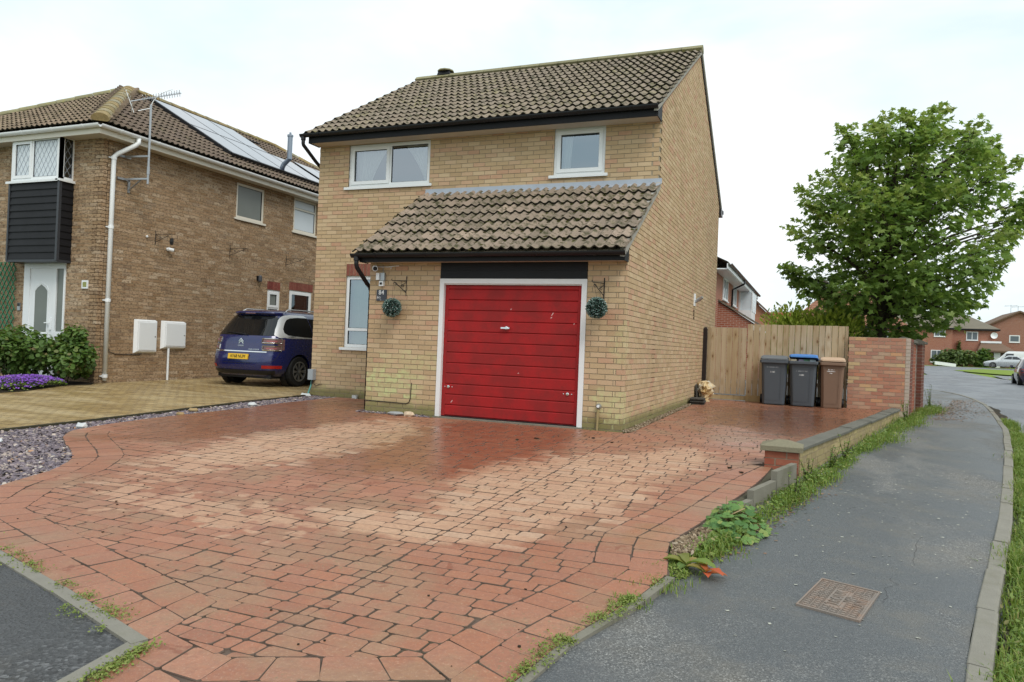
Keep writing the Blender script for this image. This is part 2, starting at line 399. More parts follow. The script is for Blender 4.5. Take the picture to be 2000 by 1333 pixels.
def clip_poly(subj, conv):
    """Sutherland-Hodgman: subject polygon clipped by a convex ccw polygon"""
    out = subj
    for i in range(len(conv)):
        ax, ay = conv[i]; bx, by = conv[(i+1) % len(conv)]
        ins = lambda q: (bx-ax)*(q[1]-ay)-(by-ay)*(q[0]-ax) >= 0
        inp, out = out, []
        for j in range(len(inp)):
            p, q = inp[j], inp[(j+1) % len(inp)]
            a, b = ins(p), ins(q)
            if a != b:
                d1 = (bx-ax)*(p[1]-ay)-(by-ay)*(p[0]-ax); d2 = (bx-ax)*(q[1]-ay)-(by-ay)*(q[0]-ax)
                t = d1/(d1-d2); x = (p[0]+(q[0]-p[0])*t, p[1]+(q[1]-p[1])*t)
            if a and b: out.append(q)
            elif a and not b: out.append(x)
            elif b and not a: out += [x, q]
        if len(out) < 3: return []
    return out
def area(p): return .5*sum(p[i][0]*p[(i+1) % len(p)][1]-p[(i+1) % len(p)][0]*p[i][1] for i in range(len(p)))
def offset_poly(P, d):
    """ccw polygon moved inwards, d[i] for edge i -> i+1"""
    n = len(P); out = []
    for i in range(n):
        a, b, c = P[i-1], P[i], P[(i+1) % n]
        e1 = (b[0]-a[0], b[1]-a[1]); e2 = (c[0]-b[0], c[1]-b[1])
        l1, l2 = sqrt(e1[0]**2+e1[1]**2), sqrt(e2[0]**2+e2[1]**2)
        n1 = (-e1[1]/l1, e1[0]/l1); n2 = (-e2[1]/l2, e2[0]/l2); d1, d2 = d[i-1], d[i]
        det = n1[0]*n2[1]-n1[1]*n2[0]
        if abs(det) < .12: out.append((b[0]+(n1[0]*d1+n2[0]*d2)/2, b[1]+(n1[1]*d1+n2[1]*d2)/2))
        else: out.append((b[0]+(d1*n2[1]-d2*n1[1])/det, b[1]+(d2*n1[0]-d1*n2[0])/det))
    return out
def pip(x, y, P):
    c = False; j = len(P)-1
    for i in range(len(P)):
        if (P[i][1] > y) != (P[j][1] > y) and x < (P[j][0]-P[i][0])*(y-P[i][1])/(P[j][1]-P[i][1])+P[i][0]: c = not c
        j = i
    return c

def sheet(name, rows, zf, mat, dz=0.0, nx=6, k='structure', parent=None):
    """rows: list of (Y, xl, xr)"""
    m = MB(); R = [[(xl+(xr-xl)*i/nx, Y, zf(Y)+dz) for i in range(nx+1)] for Y, xl, xr in rows]
    m.loft(R, caps=False, closed=False)
    o = m.build(name, mat, parent, smooth=False)
    if k: o['kind'] = k
    return o

# ---- materials of the ground
def asphalt(name, base, damp, seed, coarse=1.0):
    M = Mat(name, rough=.8, spec=.4)
    v = M.n('TexVoronoi', {'Vector': M.pos(), 'Scale': 150/coarse}); cell = M.n('SeparateColor', {0: v.outputs['Color']}).outputs[0]
    c = M.ramp(cell, [(0, tuple(x*.35 for x in base)), (.5, tuple(x*.9 for x in base)), (.80, tuple(x*1.35 for x in base)), (.92, tuple(x*2.2 for x in base)), (1, tuple(x*3.2 for x in base))])
    c = M.mix(M.step(M.noise(.9, 4, .6, off=(seed, 0, 0)), .35, .7), c, M.mix(.55, c, tuple(x*1.3 for x in base)))
    wn_ = M.noise(.62, 5, .62, vec=M.pos((1, .55, 1)), off=(seed*3, 4, 0)); wet = M.step(wn_, .40, .56)
    c = M.mix(M.math('MULTIPLY', wet, .80), c, damp)
    c = M.mix(M.math('MULTIPLY', M.step(M.noise(1.6, 6, .7, off=(9, seed, 0)), .48, .70), .42), c, (.155, .140, .115))
    M.set('Base Color', c)
    M.set('Roughness', M.math('SUBTRACT', .85, M.math('MULTIPLY', wet, .42)))
    M.bump(M.math('ADD', v.outputs['Distance'], M.math('MULTIPLY', M.noise(260, 2, .5), .5)), .55*coarse, .004*coarse)
    return M.m
ASPH = asphalt('pavement_asphalt', (.140, .137, .128), (.076, .085, .093), 1.0)
ASPH_F = asphalt('coarse_asphalt', (.080, .081, .082), (.066, .069, .073), 5.0, 2.4)
ASPH_R = asphalt('road_asphalt', (.16, .168, .18), (.12, .128, .14), 9.0)
SOIL = plain('soil', (.05, .042, .03), .95, .1, var=.5, sc=6, bump=.8)
LAWN = Mat('lawn', rough=.95, spec=.1)
LAWN.set('Base Color', LAWN.ramp(LAWN.noise(3.2, 6, .7), [(.3, (.12, .17, .03)), (.55, (.19, .26, .045)), (.75, (.27, .31, .08))])); LAWN = LAWN.m

def paver_mat():
    M = Mat('stamped_terracotta_paving', rough=.5, spec=.5); r = M.rnd()
    n1 = M.noise(1.1, 5, .62); n2 = M.noise(6.5, 5, .65); n3 = M.noise(30, 4, .7)
    # drying: pale peach where the sun and the wind have been, deep terracotta where it is still wet
    E = [(-3.10, -2.75, 1.05, 2.6, -.10), (.25, -3.4, 1.1, 2.2, -.06), (-.3, -5.25, 1.1, .42, .1), (.9, -1.9, .55, 1.2, -.2)]
    d = None
    for e in E:
        q = M.ellipse(*e); d = q if d is None else M.math('MAXIMUM', d, q)
    d = M.math('ADD', d, M.math('MULTIPLY', M.math('SUBTRACT', n1, .5), .75))
    d = M.math('ADD', d, M.math('MULTIPLY', M.math('SUBTRACT', n2, .5), .30))
    d = M.math('ADD', d, M.math('MULTIPLY', M.math('SUBTRACT', r, .5), .30))
    d = M.math('ADD', d, M.math('MULTIPLY', M.math('SUBTRACT', M.noise(3.0, 3, .6, off=(4, 4, 1)), .5), .55)); dry = M.math('MAXIMUM', M.step(d, .06, .40), M.math('MULTIPLY', M.step(M.math('ADD', M.ellipse(-2.0, -5.55, 1.9, .55, -.1), M.math('MULTIPLY', M.math('SUBTRACT', M.noise(4.6, 2, .5, off=(8, 3, 0)), .5), 3.0)), .42, .62), .75))
    red = M.ramp(r, [(0, (.285, .110, .060)), (.4, (.345, .138, .074)), (.75, (.315, .132, .078)), (1, (.375, .168, .098))])
    gy = M.math('MULTIPLY', M.step(M.noise(1.5, 5, .65, off=(3, 8, 0)), .46, .64), .5)
    red = M.mix(gy, red, (.275, .190, .110))
    deep = M.ellipse(-1.45, -1.9, 1.65, 2.6); deep = M.math('MAXIMUM', deep, M.ellipse(-4.9, -1.2, 1.7, 3.0))
    deep = M.math('MAXIMUM', deep, M.math('MULTIPLY', M.ellipse(2.0, 4.4, 2.4, 3.6), .9))
    deep = M.step(M.math('ADD', deep, M.math('ADD', M.math('MULTIPLY', M.math('SUBTRACT', n1, .5), .9), M.math('MULTIPLY', M.math('SUBTRACT', n2, .5), .6))), .05, .35)
    red = M.mix(M.math('MULTIPLY', deep, .8), red, M.mix(M.step(n2, .35, .7), (.175, .052, .022), (.28, .105, .050)))
    pale = M.ramp(r, [(0, (.455, .262, .158)), (.5, (.50, .308, .195)), (.8, (.43, .235, .142)), (1, (.48, .315, .21))])
    pale = M.mix(M.math('MULTIPLY', M.step(n2, .5, .8), .35), pale, (.50, .36, .24))
    c = M.mix(dry, red, pale)
    # drops and trickles still wet on the dry part
    dr = M.math('MULTIPLY', M.step(M.noise(4.2, 4, .6, off=(1, 6, 2), dist=.6), .655, .70), .8)
    c = M.mix(dr, c, (.215, .065, .030))
    # a tide line of silt where a puddle dried by the wall
    sl_ = M.math('ADD', M.ellipse(1.72, 1.12, .62, .085, .05), M.math('MULTIPLY', M.math('SUBTRACT', M.noise(9, 4, .6), .5), .8)); c = M.mix(M.math('MULTIPLY', M.step(sl_, .1, .4), .85), c, (.085, .045, .028))
    # moss specks and grit
    c = M.mix(M.math('MULTIPLY', M.math('MULTIPLY', M.step(M.noise(1.3, 4, .6, off=(7, 1, 0)), .5, .62), M.step(M.noise(48, 3, .7), .56, .66)), .7), c, (.16, .16, .085))
    c = M.mix(M.math('MULTIPLY', M.math('LESS_THAN', M.vor(85), .10), .45), c, (.55, .52, .36))
    c = M.mix(M.math('MULTIPLY', M.step(n3, .35, .7), .38), c, (.20, .095, .065)); c = M.mix(M.math('MULTIPLY', M.step(M.noise(70, 3, .7), .54, .74), .35), c, (.58, .40, .28))
    M.set('Base Color', c)
    wetg = M.math('MULTIPLY', M.math('SUBTRACT', 1.0, dry), M.step(M.noise(.8, 5, .6, off=(2, 2, 5)), .38, .62))
    wetg = M.math('MAXIMUM', wetg, M.math('MULTIPLY', deep, .8))
    pud = M.step(M.math('ADD', M.math('MAXIMUM', M.ellipse(1.8, 2.6, 1.8, 4.8), M.ellipse(1.42, -4.75, .3, .55)), M.math('MULTIPLY', M.math('SUBTRACT', n1, .5), 1.2)), .2, .5)
    M.set('Roughness', M.math('SUBTRACT', M.math('SUBTRACT', M.math('SUBTRACT', .62, M.math('MULTIPLY', deep, .20)), M.math('MULTIPLY', wetg, .18)), M.math('MULTIPLY', pud, .27)))
    M.bump(M.math('ADD', M.noise(11, 5, .65), M.math('MULTIPLY', n3, .5)), .55, .010)
    return M.m
PAVER = paver_mat()
JOINT = plain('paving_joint', (.15, .105, .080), .85, .3, var=.7, sc=4, dirt=((.075, .075, .04), .55))
NBPAV = Mat('ochre_block', rough=.5, spec=.5)
_r = NBPAV.rnd(); _c = NBPAV.ramp(_r, [(0, (.235, .155, .058)), (.35, (.315, .215, .085)), (.65, (.36, .255, .11)), (1, (.275, .19, .075))])
_s = NBPAV.step(NBPAV.noise(1.2, 5, .6, vec=NBPAV.pos((.5, 2.2, 1))), .42, .66)
NBPAV.set('Base Color', NBPAV.mix(NBPAV.math('MULTIPLY', _s, .6), _c, (.42, .33, .18)))
NBPAV.set('Roughness', NBPAV.math('ADD', .38, NBPAV.math('MULTIPLY', _s, .25))); NBPAV.bump(NBPAV.noise(30, 4, .6), .3, .006); NBPAV = NBPAV.m

# ---- the land and the roads
sheet('ground', [(Y, -260, 260) for Y in (-60, -7, 15, 60, 150, 400, 900)], lambda Y: zg(Y)-.06, LAWN, nx=4)
sheet('road', [(Y, xl, xr) for Y, xl, xr in ((-40, 1.8, 12.5), (-12, 2.4, 12.5), (-4.6, 3.47, 12.4), (3, 5.0, 12.2), (10, 6.3, 12.1), (14, 6.75, 12.0), (18, 6.8, 12), (21, 6.5, 12), (22.5, 5.5, 12), (23.5, -14, 12.0), (31, -14, 11.6), (37, 6, 13.0), (48, 9.5, 13.2), (62, 10.5, 13.8), (72, 11.5, 15.5), (84, 13.4, 24), (92, 14.5, 40))], zg, ASPH_R, nx=8)
gv = sheet('grass_verge', [(Y, xl, xr) for Y, xl, xr in ((51, 19.5, 20), (55, 16.2, 40), (61.3, 14.5, 40), (66.7, 13.8, 40), (72, 15.6, 40), (80, 18.2, 45))], zg, LAWN, .03, nx=4)
sheet('footway', [(Y, xl, xr) for Y, xl, xr in ((33.5, 12.6, 30), (36, 12.6, 30), (44, 13.2, 30), (53, 14.2, 30))], zg, ASPH_R, .015, nx=3)
sheet('verge_strip', [(Y, xl, xr) for Y, xl, xr in ((37, 12.7, 13.3), (45.0, 13.5, 14.6))], zg, LAWN, .03, nx=3)
# pavement with kerb stones along its right edge
KL = [(-14, 1.25), (-6.9, 2.91), (-6.23, 3.05), (-5.61, 3.17), (-4.7, 3.38), (-3.4, 3.68), (-2.0, 4.0), (-.93, 4.22), (2.88, 5.0), (6.2, 5.63), (10.4, 6.23), (13.5, 6.62), (16, 6.78), (18.2, 6.74), (20.3, 6.4), (21.6, 5.7), (22.4, 4.4), (22.8, 2.2), (22.9, -10)]
def interp(tab, y):
    if y <= tab[0][0]: return tab[0][1]
    for (a, b), (c, d) in zip(tab, tab[1:]):
        if y <= c: return b+(d-b)*(y-a)/(c-a)
    return tab[-1][1]
pav = sheet('pavement', [(Y, -30, interp(KL[:18], Y)) for Y in (-14, -10, -8.5, -6.9, -6.23, -5.61, -4.7, -3.4, -2, -.93, 2.88, 6.2, 10.4, 13.5, 16, 18.2, 20.3, 21.6, 22.4)], zp, ASPH, nx=8)
fw = sheet('front_pavement', [(Y, -14, xr) for Y, xr in ((-14, .6), (-9.5, -.05), (-7.83, -.27), (-7.52, -.36), (-7.2, -1.36), (-6.93, -2.23), (-6.6, -3.26), (-6.2, -4.4))], zp, ASPH_F, .006, nx=6)
pts = [Vector((x, y, 0)) for y, x in KL[1:]]
acc = [(pts[0], Vector((.2, .98, 0)))]
segs = []; i = 0; cur = pts[0].copy(); need = .905
path = [cur.copy()]
while i < len(pts)-1 and len(path) < 60:
    rem = (pts[i+1]-cur).length
    if rem >= need: cur = cur+(pts[i+1]-cur).normalized()*need; path.append(cur.copy()); need = .905
    else: need -= rem; cur = pts[i+1].copy(); i += 1
for a, b in zip(path, path[1:]):
    t = (b-a).normalized(); s_ = Vector((t.y, -t.x, 0)); g = t*.006; j = random.uniform(-.005, .005)
    def q(P, off, z): return (P.x+s_.x*off, P.y+s_.y*off, z)
    a2, b2 = a+g, b-g; za, zb = zp(a2.y)+.012+j, zp(b2.y)+.012+j+random.uniform(-.004, .004); a2 = a2+s_*random.uniform(-.006, .006); b2 = b2+s_*random.uniform(-.006, .006)
    m = MB(); R = []
    for P, z in ((a2, za), (b2, zb)):
        R.append([q(P, .0, z-.2), q(P, .0, z-.004), q(P, .006, z), q(P, .085, z-.003), q(P, .099, z-.014), q(P, .110, z-.2)][::-1])
    m.loft(R); m.build('kerb_stone', KERB, pav)

# ---- driveway
DR = [(-5.85, 1.80), (-5.83, -.66), (-6.07, -2.02), (-6.11, -2.93), (-6.0, -3.53), (-5.66, -3.87), (-5.23, -4.15), (-4.74, -4.45), (-4.46, -4.66), (-4.30, -4.84), (-4.10, -5.14), (-4.0, -5.44), (-3.87, -5.78), (-3.3, -6.53),
      (-2.22, -6.87), (-1.24, -7.16), (-.31, -7.46), (-.24, -7.84), (.15, -7.93), (1.28, -7.36), (1.36, -6.63), (1.55, -5.94), (1.64, -5.44), (1.56, -5.08), (1.53, -4.81), (1.72, -3.81), (1.95, -2.4), (2.02, -1.62), (2.05, -1.27), (2.22, -.3), (3.72, 7.24), (3.0, 7.40), (.10, 7.55), (.14, .05), (.10, -.06),
      (-.56, -.06), (-2.84, -.06), (-2.86, -.13), (-4.10, -.12), (-4.13, 1.72)]
BORD = {**{i: .46 for i in range(0, 16)}, 17: .46, 18: .46, **{i: .46 for i in range(19, 27)}}
off1 = [(.23 if i in BORD else .0) for i in range(len(DR))]; off2 = [BORD.get(i, 0.0) for i in range(len(DR))]
D1 = offset_poly(DR, off1); D2 = offset_poly(DR, off2)
slab = MB(); BIG = 60
for y0, y1 in ((-BIG, -6.745), (-6.745, 0), (0, BIG)):
    q = clip_poly(DR, [(-BIG, y0), (BIG, y0), (BIG, y1), (-BIG, y1)])
    if q: slab.poly([(x, y, zd(y)-.009) for x, y in q])
for (ax, ay), (bx, by) in zip(DR, DR[1:]+DR[:1]):
    slab.poly([(ax, ay, zd(ay)-.2), (bx, by, zd(by)-.2), (bx, by, zd(by)-.009), (ax, ay, zd(ay)-.009)])
drive = slab.build('driveway', JOINT); drive['kind'] = 'structure'

def stone(m, P, zf, dz, gap=.0014, ch=.0046, drop=.0042, depth=.012, cut=.014, rng=random):
    """one paving stone: polygon P with rounded corners and a worn edge"""
    n = len(P)
    cx = sum(p[0] for p in P)/n; cy = sum(p[1] for p in P)/n
    Q = []
    for i in range(n):
        a, b, c = P[i-1], P[i], P[(i+1) % n]
        la = sqrt((a[0]-b[0])**2+(a[1]-b[1])**2); lc = sqrt((c[0]-b[0])**2+(c[1]-b[1])**2)
        ka = min(cut/la, .3) if la else 0; kc = min(cut/lc, .3) if lc else 0
        if cut: Q += [(b[0]+(a[0]-b[0])*ka, b[1]+(a[1]-b[1])*ka), (b[0]+(c[0]-b[0])*kc, b[1]+(c[1]-b[1])*kc)]
        else: Q.append(b)
    def ring(ins, z):
        out = []
        for x, y in Q:
            l = sqrt((x-cx)**2+(y-cy)**2) or 1e-6; k = max(.3, 1-ins/l)
            xx, yy = cx+(x-cx)*k, cy+(y-cy)*k; out.append((xx+rng.uniform(-.0016, .0016), yy+rng.uniform(-.0016, .0016), zf(yy)+dz+z)) if cut else out.append((xx, yy, zf(yy)+dz+z))
        return out
    r0, r1, r2 = ring(gap, -depth), ring(gap+.001, -drop), ring(gap+ch, 0.0)
    k = len(Q); b = len(m.v); m.v += r0+r1+r2
    for s in (0, 1):
        for j in range(k):
            j2 = (j+1) % k; m.f.append((b+s*k+j, b+s*k+j2, b+(s+1)*k+j2, b+(s+1)*k+j)); m.m.append(1)
    m.f.append(tuple(b+2*k+j for j in range(k))); m.m.append(0)

stones = []
rj = random.Random(5)
def jit(P, a): return [(x+rj.uniform(-a, a), y+rj.uniform(-a, a)) for x, y in P]
y = -8.2; row = 0
while y < 7.6:
    dy = .118; x = -6.4-(row % 2)*.105-rj.uniform(0, .04)
    wob = rj.uniform(-.004, .004)
    while x < 4.0:
        dx = rj.choice((.175, .20, .21, .21, .22, .235, .25)); P = jit([(x, y+wob), (x+dx, y+wob), (x+dx, y+dy+wob), (x, y+dy+wob)], .0055)
        if -5 < 0 and x < .058 < x+dx and y < 2:      # control joint down the drive
            for Pq in ([(x, y), (.0575, y), (.0575, y+dy), (x, y+dy)], [(.0585, y), (x+dx, y), (x+dx, y+dy), (.0585, y+dy)]):
                c = clip_poly(D2, Pq)
                if len(c) >= 3 and abs(area(c)) > .0022: stones.append(c)
        else:
            c = clip_poly(D2, P)
            if len(c) >= 3 and abs(area(c)) > .0022: stones.append(c)
        x += dx
    y += dy; row += 1
def lane(A, B, idx, rng):
    """stones between polylines A (outer) and B (inner) along the edges idx"""
    pa = [Vector((*A[i], 0)) for i in idx]+[Vector((*A[(idx[-1]+1) % len(A)], 0))]
    pb = [Vector((*B[i], 0)) for i in idx]+[Vector((*B[(idx[-1]+1) % len(B)], 0))]
    L = [0.0]
    for i in range(len(pa)-1): L.append(L[-1]+((pa[i+1]-pa[i]).length+(pb[i+1]-pb[i]).length)/2)
    def at(s):
        for i in range(len(L)-1):
            if s <= L[i+1] or i == len(L)-2:
                f = min(1, max(0, (s-L[i])/(L[i+1]-L[i]))); return pa[i].lerp(pa[i+1], f), pb[i].lerp(pb[i+1], f)
    n = max(1, round(L[-1]/.22)); prev = at(0); pj = rng.uniform(-.012, .012)
    for k in range(1, n+1):
        s = L[-1]*k/n+(rng.uniform(-.03, .03) if k < n else 0); cur = at(s)
        P = [(prev[0].x, prev[0].y), (cur[0].x, cur[0].y), (cur[1].x, cur[1].y), (prev[1].x, prev[1].y)]
        if area(P) > .004: stones.append(jit(P, .006))
        prev = cur
for chain in (list(range(0, 13)), [13, 14, 15], [17, 18], list(range(19, 24)), [24, 25, 26]):
    lane(DR, D1, chain, rj); lane(D1, D2, chain, rj)
def emit_stones(stones, parent, mat, zf, name, stuffname, limit=300, **kw):
    stones.sort(key=lambda c: dist((sum(p[0] for p in c)/len(c), sum(p[1] for p in c)/len(c), -.2)))
    rest = MB()
    for k, c in enumerate(stones):
        if area(c) < 0: c = c[::-1]
        if k < limit:
            m = MB(); cx = sum(p[0] for p in c)/len(c); cy = sum(p[1] for p in c)/len(c)
            stone(m, c, zf, random.uniform(-.0015, .0015), **kw)
            z0 = zf(cy)
            m.v = [(x-cx, y_-cy, z-z0) for x, y_, z in m.v]
            o = m.build(name, [mat, JOINT], parent, loc=Vector((cx, cy, z0))-loc0(parent))
        else: stone(rest, c, zf, random.uniform(-.0015, .0015), **kw)
    if rest.v: kind(rest.build(stuffname, [mat, JOINT], parent), 'stuff')
emit_stones(stones, drive, PAVER, zd, 'paver', 'paving')

# front edging kerbs (flush concrete strips) and the strip along the right edge
def strip(name, P, w, zf, dz, mat, parent, h=.15):
    for (a, b) in zip(P, P[1:]):
        a, b = Vector((*a, 0)), Vector((*b, 0)); L = (b-a).length; k = max(1, round(L/.9)); t = (b-a)/L; s_ = Vector((t.y, -t.x, 0))*w
        for i in range(k):
            p, q = a+t*(L*i/k+.004), a+t*(L*(i+1)/k-.004); j = random.uniform(-.003, .003)
            m = MB()
            c = [(p+s_), (q+s_), q, p]
            bt = [(v.x, v.y, zf(v.y)+dz+j-h) for v in c]; tp = [(v.x, v.y, zf(v.y)+dz+j) for v in c]
            if (c[1]-c[0]).cross(c[2]-c[1]).z < 0: bt.reverse(); tp.reverse()
            m.hexa(bt+tp); m.build(name, mat, parent)
strip('edging_strip', [(-3.3, -6.53), (-2.22, -6.87), (-1.24, -7.16), (-.31, -7.46)], .075, zd, .006, KERB, drive)
strip('edging_strip', [(-.30, -7.49), (-.225, -7.9)], .075, zd, .006, KERB, drive)
strip('edging_strip', [(1.28, -7.40), (1.36, -6.63), (1.55, -5.94), (1.635, -5.5)], .05, zd, .004, CONC, drive)
m = MB(); m.box(-2.86, -.54, -.055, .02, -.2, .0); m.build('threshold', CONC, drive)

# ---- neighbour's block-paved drive
NB = [(-6.57, 9.5), (-11.08, 9.5), (-11.08, .86), (-10.75, .55), (-10.85, -.1), (-10.45, -.95), (-10.5, -1.4), (-10.9, -2.4), (-11.6, -4), (-13, -6.4), (-6.95, -6.2), (-6.73, -3.88), (-6.58, -2.65), (-6.45, -.64)]
nslab = MB()
zn = lambda Y: zd(Y)+.012
for y0, y1 in ((-BIG, 0), (0, BIG)): nslab.poly([(x, y, zn(y)-.006) for x, y in clip_poly(NB, [(-BIG, y0), (BIG, y0), (BIG, y1), (-BIG, y1)])])
ndrive = nslab.build('neighbour_driveway', JOINT); ndrive['kind'] = 'structure'
stones = []; y = -6.2; row = 0
while y < 9.5:
    x = -13-(row % 2)*.1
    while x < -6.3:
        c = clip_poly(NB, [(x, y), (x+.2, y), (x+.2, y+.1), (x, y+.1)])
        if len(c) >= 3 and abs(area(c)) > .003: stones.append(c)
        x += .2
    y += .1; row += 1
emit_stones(stones, ndrive, NBPAV, zn, 'paving_block', 'block_paving', gap=.003, ch=.004, drop=.003, depth=.008, cut=0)
m = MB(); EP = [(-6.53, 1.95), (-6.40, -.64), (-6.53, -2.65), (-6.68, -3.88), (-6.9, -6.2)]
for a, b in zip(EP, EP[1:]): m.hexa([(a[0]-.03, a[1], zn(a[1])-.15), (b[0]-.03, b[1], zn(b[1])-.15), (b[0]+.03, b[1], zn(b[1])-.15), (a[0]+.03, a[1], zn(a[1])-.15), (a[0]-.03, a[1], zn(a[1])+.004), (b[0]-.03, b[1], zn(b[1])+.004), (b[0]+.03, b[1], zn(b[1])+.004), (a[0]+.03, a[1], zn(a[1])+.004)])
m.build('edging_strip', plain('mossy_edging', (.06, .055, .035), .95, .1, var=.5), ndrive)
# flower bed soil
m = MB(); m.poly([(x, y, zd(y)+.02) for x, y in [(-16, .88), (-16, -3.5), (-11.3, -3.3), (-10.9, -2.4), (-10.5, -1.4), (-10.45, -.95), (-10.85, -.1), (-10.75, .55), (-11.08, .88)]]); kind(m.build('flower_bed', SOIL), 'structure')

# ---- slate chippings between the two drives
SL = [(-6.45, 1.85), (-6.37, -.64), (-6.50, -2.65), (-6.65, -3.88), (-6.87, -6.2), (-3.5, -6.45)]+[DR[i] for i in range(12, -1, -1)]
m = MB()
for y0, y1 in ((-BIG, 0), (0, BIG)): m.poly([(x, y, zd(y)-.03) for x, y in clip_poly(SL, [(-BIG, y0), (BIG, y0), (BIG, y1), (-BIG, y1)])])
kind(m.build('gravel_bed', SOIL), 'structure')
SLATE = Mat('plum_slate', rough=.7, spec=.4)
SLATE.set('Base Color', SLATE.ramp(SLATE.rnd(), [(0, (.10, .084, .098)), (.3, (.155, .124, .142)), (.52, (.215, .172, .188)), (.70, (.14, .122, .146)), (.82, (.28, .225, .22)), (.92, (.37, .30, .25)), (.98, (.50, .45, .39)), (1, (.40, .22, .12))])); SLATE = SLATE.m
def chips(m, P, n, size, zf, dz, rng, flat=.35, k=5):
    xs = [p[0] for p in P]; ys = [p[1] for p in P]; c = 0
    while c < n:
        x, y = rng.uniform(min(xs), max(xs)), rng.uniform(min(ys), max(ys))
        if not pip(x, y, P): continue
        c += 1; r = size*rng.uniform(.5, 1.3); a0 = rng.uniform(0, 6.28); tx, ty = rng.uniform(-.5, .5), rng.uniform(-.5, .5); el = rng.uniform(.5, 1)
        b = len(m.v); z = zf(y)+dz+rng.uniform(0, .02)
        for lv, s in ((0, 1.0), (1, .8)):
            for j in range(k):
                a = a0+2*pi*j/k+rng.uniform(-.3, .3); dx, dy_ = r*s*cos(a), r*s*el*sin(a)
                ca, sa = cos(a0*3), sin(a0*3); dx, dy_ = dx*ca-dy_*sa, dx*sa+dy_*ca
                m.v.append((x+dx, y+dy_, z+tx*dx+ty*dy_+lv*r*flat))
        for j in range(k): j2 = (j+1) % k; m.f.append((b+j, b+j2, b+k+j2, b+k+j)); m.m.append(0)
        m.f.append(tuple(b+k+j for j in range(k))); m.m.append(0)
rg = random.Random(3)
m = MB(); chips(m, SL, 14500, .023, zd, -.03, rg)
kind(tag(m.build('slate_chippings', SLATE), 'plum slate chippings filling the strip between the two drives', 'chippings'), 'stuff')
PEB = Mat('pea_gravel', rough=.8, spec=.3)
PEB.set('Base Color', PEB.ramp(PEB.rnd(), [(0, (.13, .09, .055)), (.4, (.23, .165, .105)), (.8, (.31, .235, .155)), (1, (.42, .35, .26))])); PEB = PEB.m
EDGE_L = [(2.24, -1.80), (1.80, -3.75), (1.62, -4.9)]
PG = [(2.02, -1.75), (1.95, -2.4), (1.72, -3.81), (1.54, -4.83), (1.58, -5.06), (1.70, -4.95), (1.80, -3.75), (2.22, -1.8)]
m = MB(); chips(m, PG, 2600, .014, zp, .03, rg, .7); chips(m, [(.01, .0), (.13, .02), (.09, 6.6), (.01, 6.6)], 1500, .013, zd, -.01, rg, .7)
kind(tag(m.build('gravel_margin', PEB), 'beige pea gravel along the drive edge and the side wall foot', 'gravel'), 'stuff')
m = MB(); m.poly([(x, y, zp(y)+.03) for x, y in PG]); kind(m.build('gravel_base', SOIL), 'structure')
m = MB(); chips(m, [(-4.1, -.12), (-2.88, -.12), (-2.88, -.01), (-4.1, -.01)], 260, .02, zd, -.01, rg); chips(m, [(-4.2, -.1), (-4.09, -.1), (-4.09, 1.8), (-4.2, 1.8)], 200, .02, zd, -.01, rg)
kind(tag(m.build('slate_chippings', SLATE), 'thin line of slate chippings along the garage wall foot', 'chippings'), 'stuff')
# ------------------------------------------------------------------ bricks
def brick_rects(ulf, urf, z0, z1, holes=(), par=0, L=.225, Hc=.075, shift=0.0, endcut=None):
    """stretcher bond; ulf(z), urf(z) bound each course; holes (u0,u1,z0,z1). Gives (ua0,ub0,za,ua1,ub1,zb)."""
    out = []; j = 0; g = .005
    while z0+j*Hc < z1-.015:
        za, zb = z0+j*Hc+g, min(z0+(j+1)*Hc-g, z1)
        l0, l1, r0, r1 = ulf(za), ulf(zb), urf(za), urf(zb)
        p = (j+par) % 2
        if endcut: l0, l1, r0, r1 = endcut(p, l0, l1, r0, r1)
        ref = shift+p*L/2
        n0 = math.floor((min(l0, l1)-ref)/L); u = ref+n0*L
        while u < max(r0, r1):
            a0, b0 = max(u+g, l0), min(u+L-g, r0); a1, b1 = max(u+g, l1), min(u+L-g, r1)
            if max(b0-a0, b1-a1) > .02:
                b0, b1, = max(b0, a0+.002), max(b1, a1+.002)
                rs = [(a0, b0, za, a1, b1, zb)]
                for (h0, h1, hz0, hz1) in holes:
                    nr = []
                    for (x0, y0, s, x1, y1, e) in rs:
                        if min(x0, x1) >= h1 or max(y0, y1) <= h0 or s >= hz1 or e <= hz0: nr.append((x0, y0, s, x1, y1, e)); continue
                        if x0 < h0-.015: nr.append((x0, h0-.003, s, x1, h0-.003, e))
                        if y0 > h1+.015: nr.append((h1+.003, y0, s, h1+.003, y1, e))
                        ma, mb = max(x0, h0), min(y0, h1)
                        if mb-ma > .02:
                            if s < hz0-.012: nr.append((ma, mb, s, ma, mb, hz0))
                            if e > hz1+.012: nr.append((ma, mb, hz1, ma, mb, e))
                    rs = nr
                out += rs
            u += L
        j += 1
    return out
def brick_shape(m, r, tw, d, depth=.1025, off=None):
    a0, b0, za, a1, b1, zb = r; t1, t2 = random.uniform(-.0012, .0012), random.uniform(-.0012, .0012)
    F = lambda u, z, dd: tw(u, z, dd)
    p = [F(a0, za, d+t1), F(b0, za, d+t2), F(b0, za, -depth), F(a0, za, -depth), F(a1, zb, d+t1), F(b1, zb, d+t2), F(b1, zb, -depth), F(a1, zb, -depth)]
    if off is not None: p = [(q[0]-off[0], q[1]-off[1], q[2]-off[2]) for q in p]
    m.hexa(p, 0, 'k')
BCACHE = {}
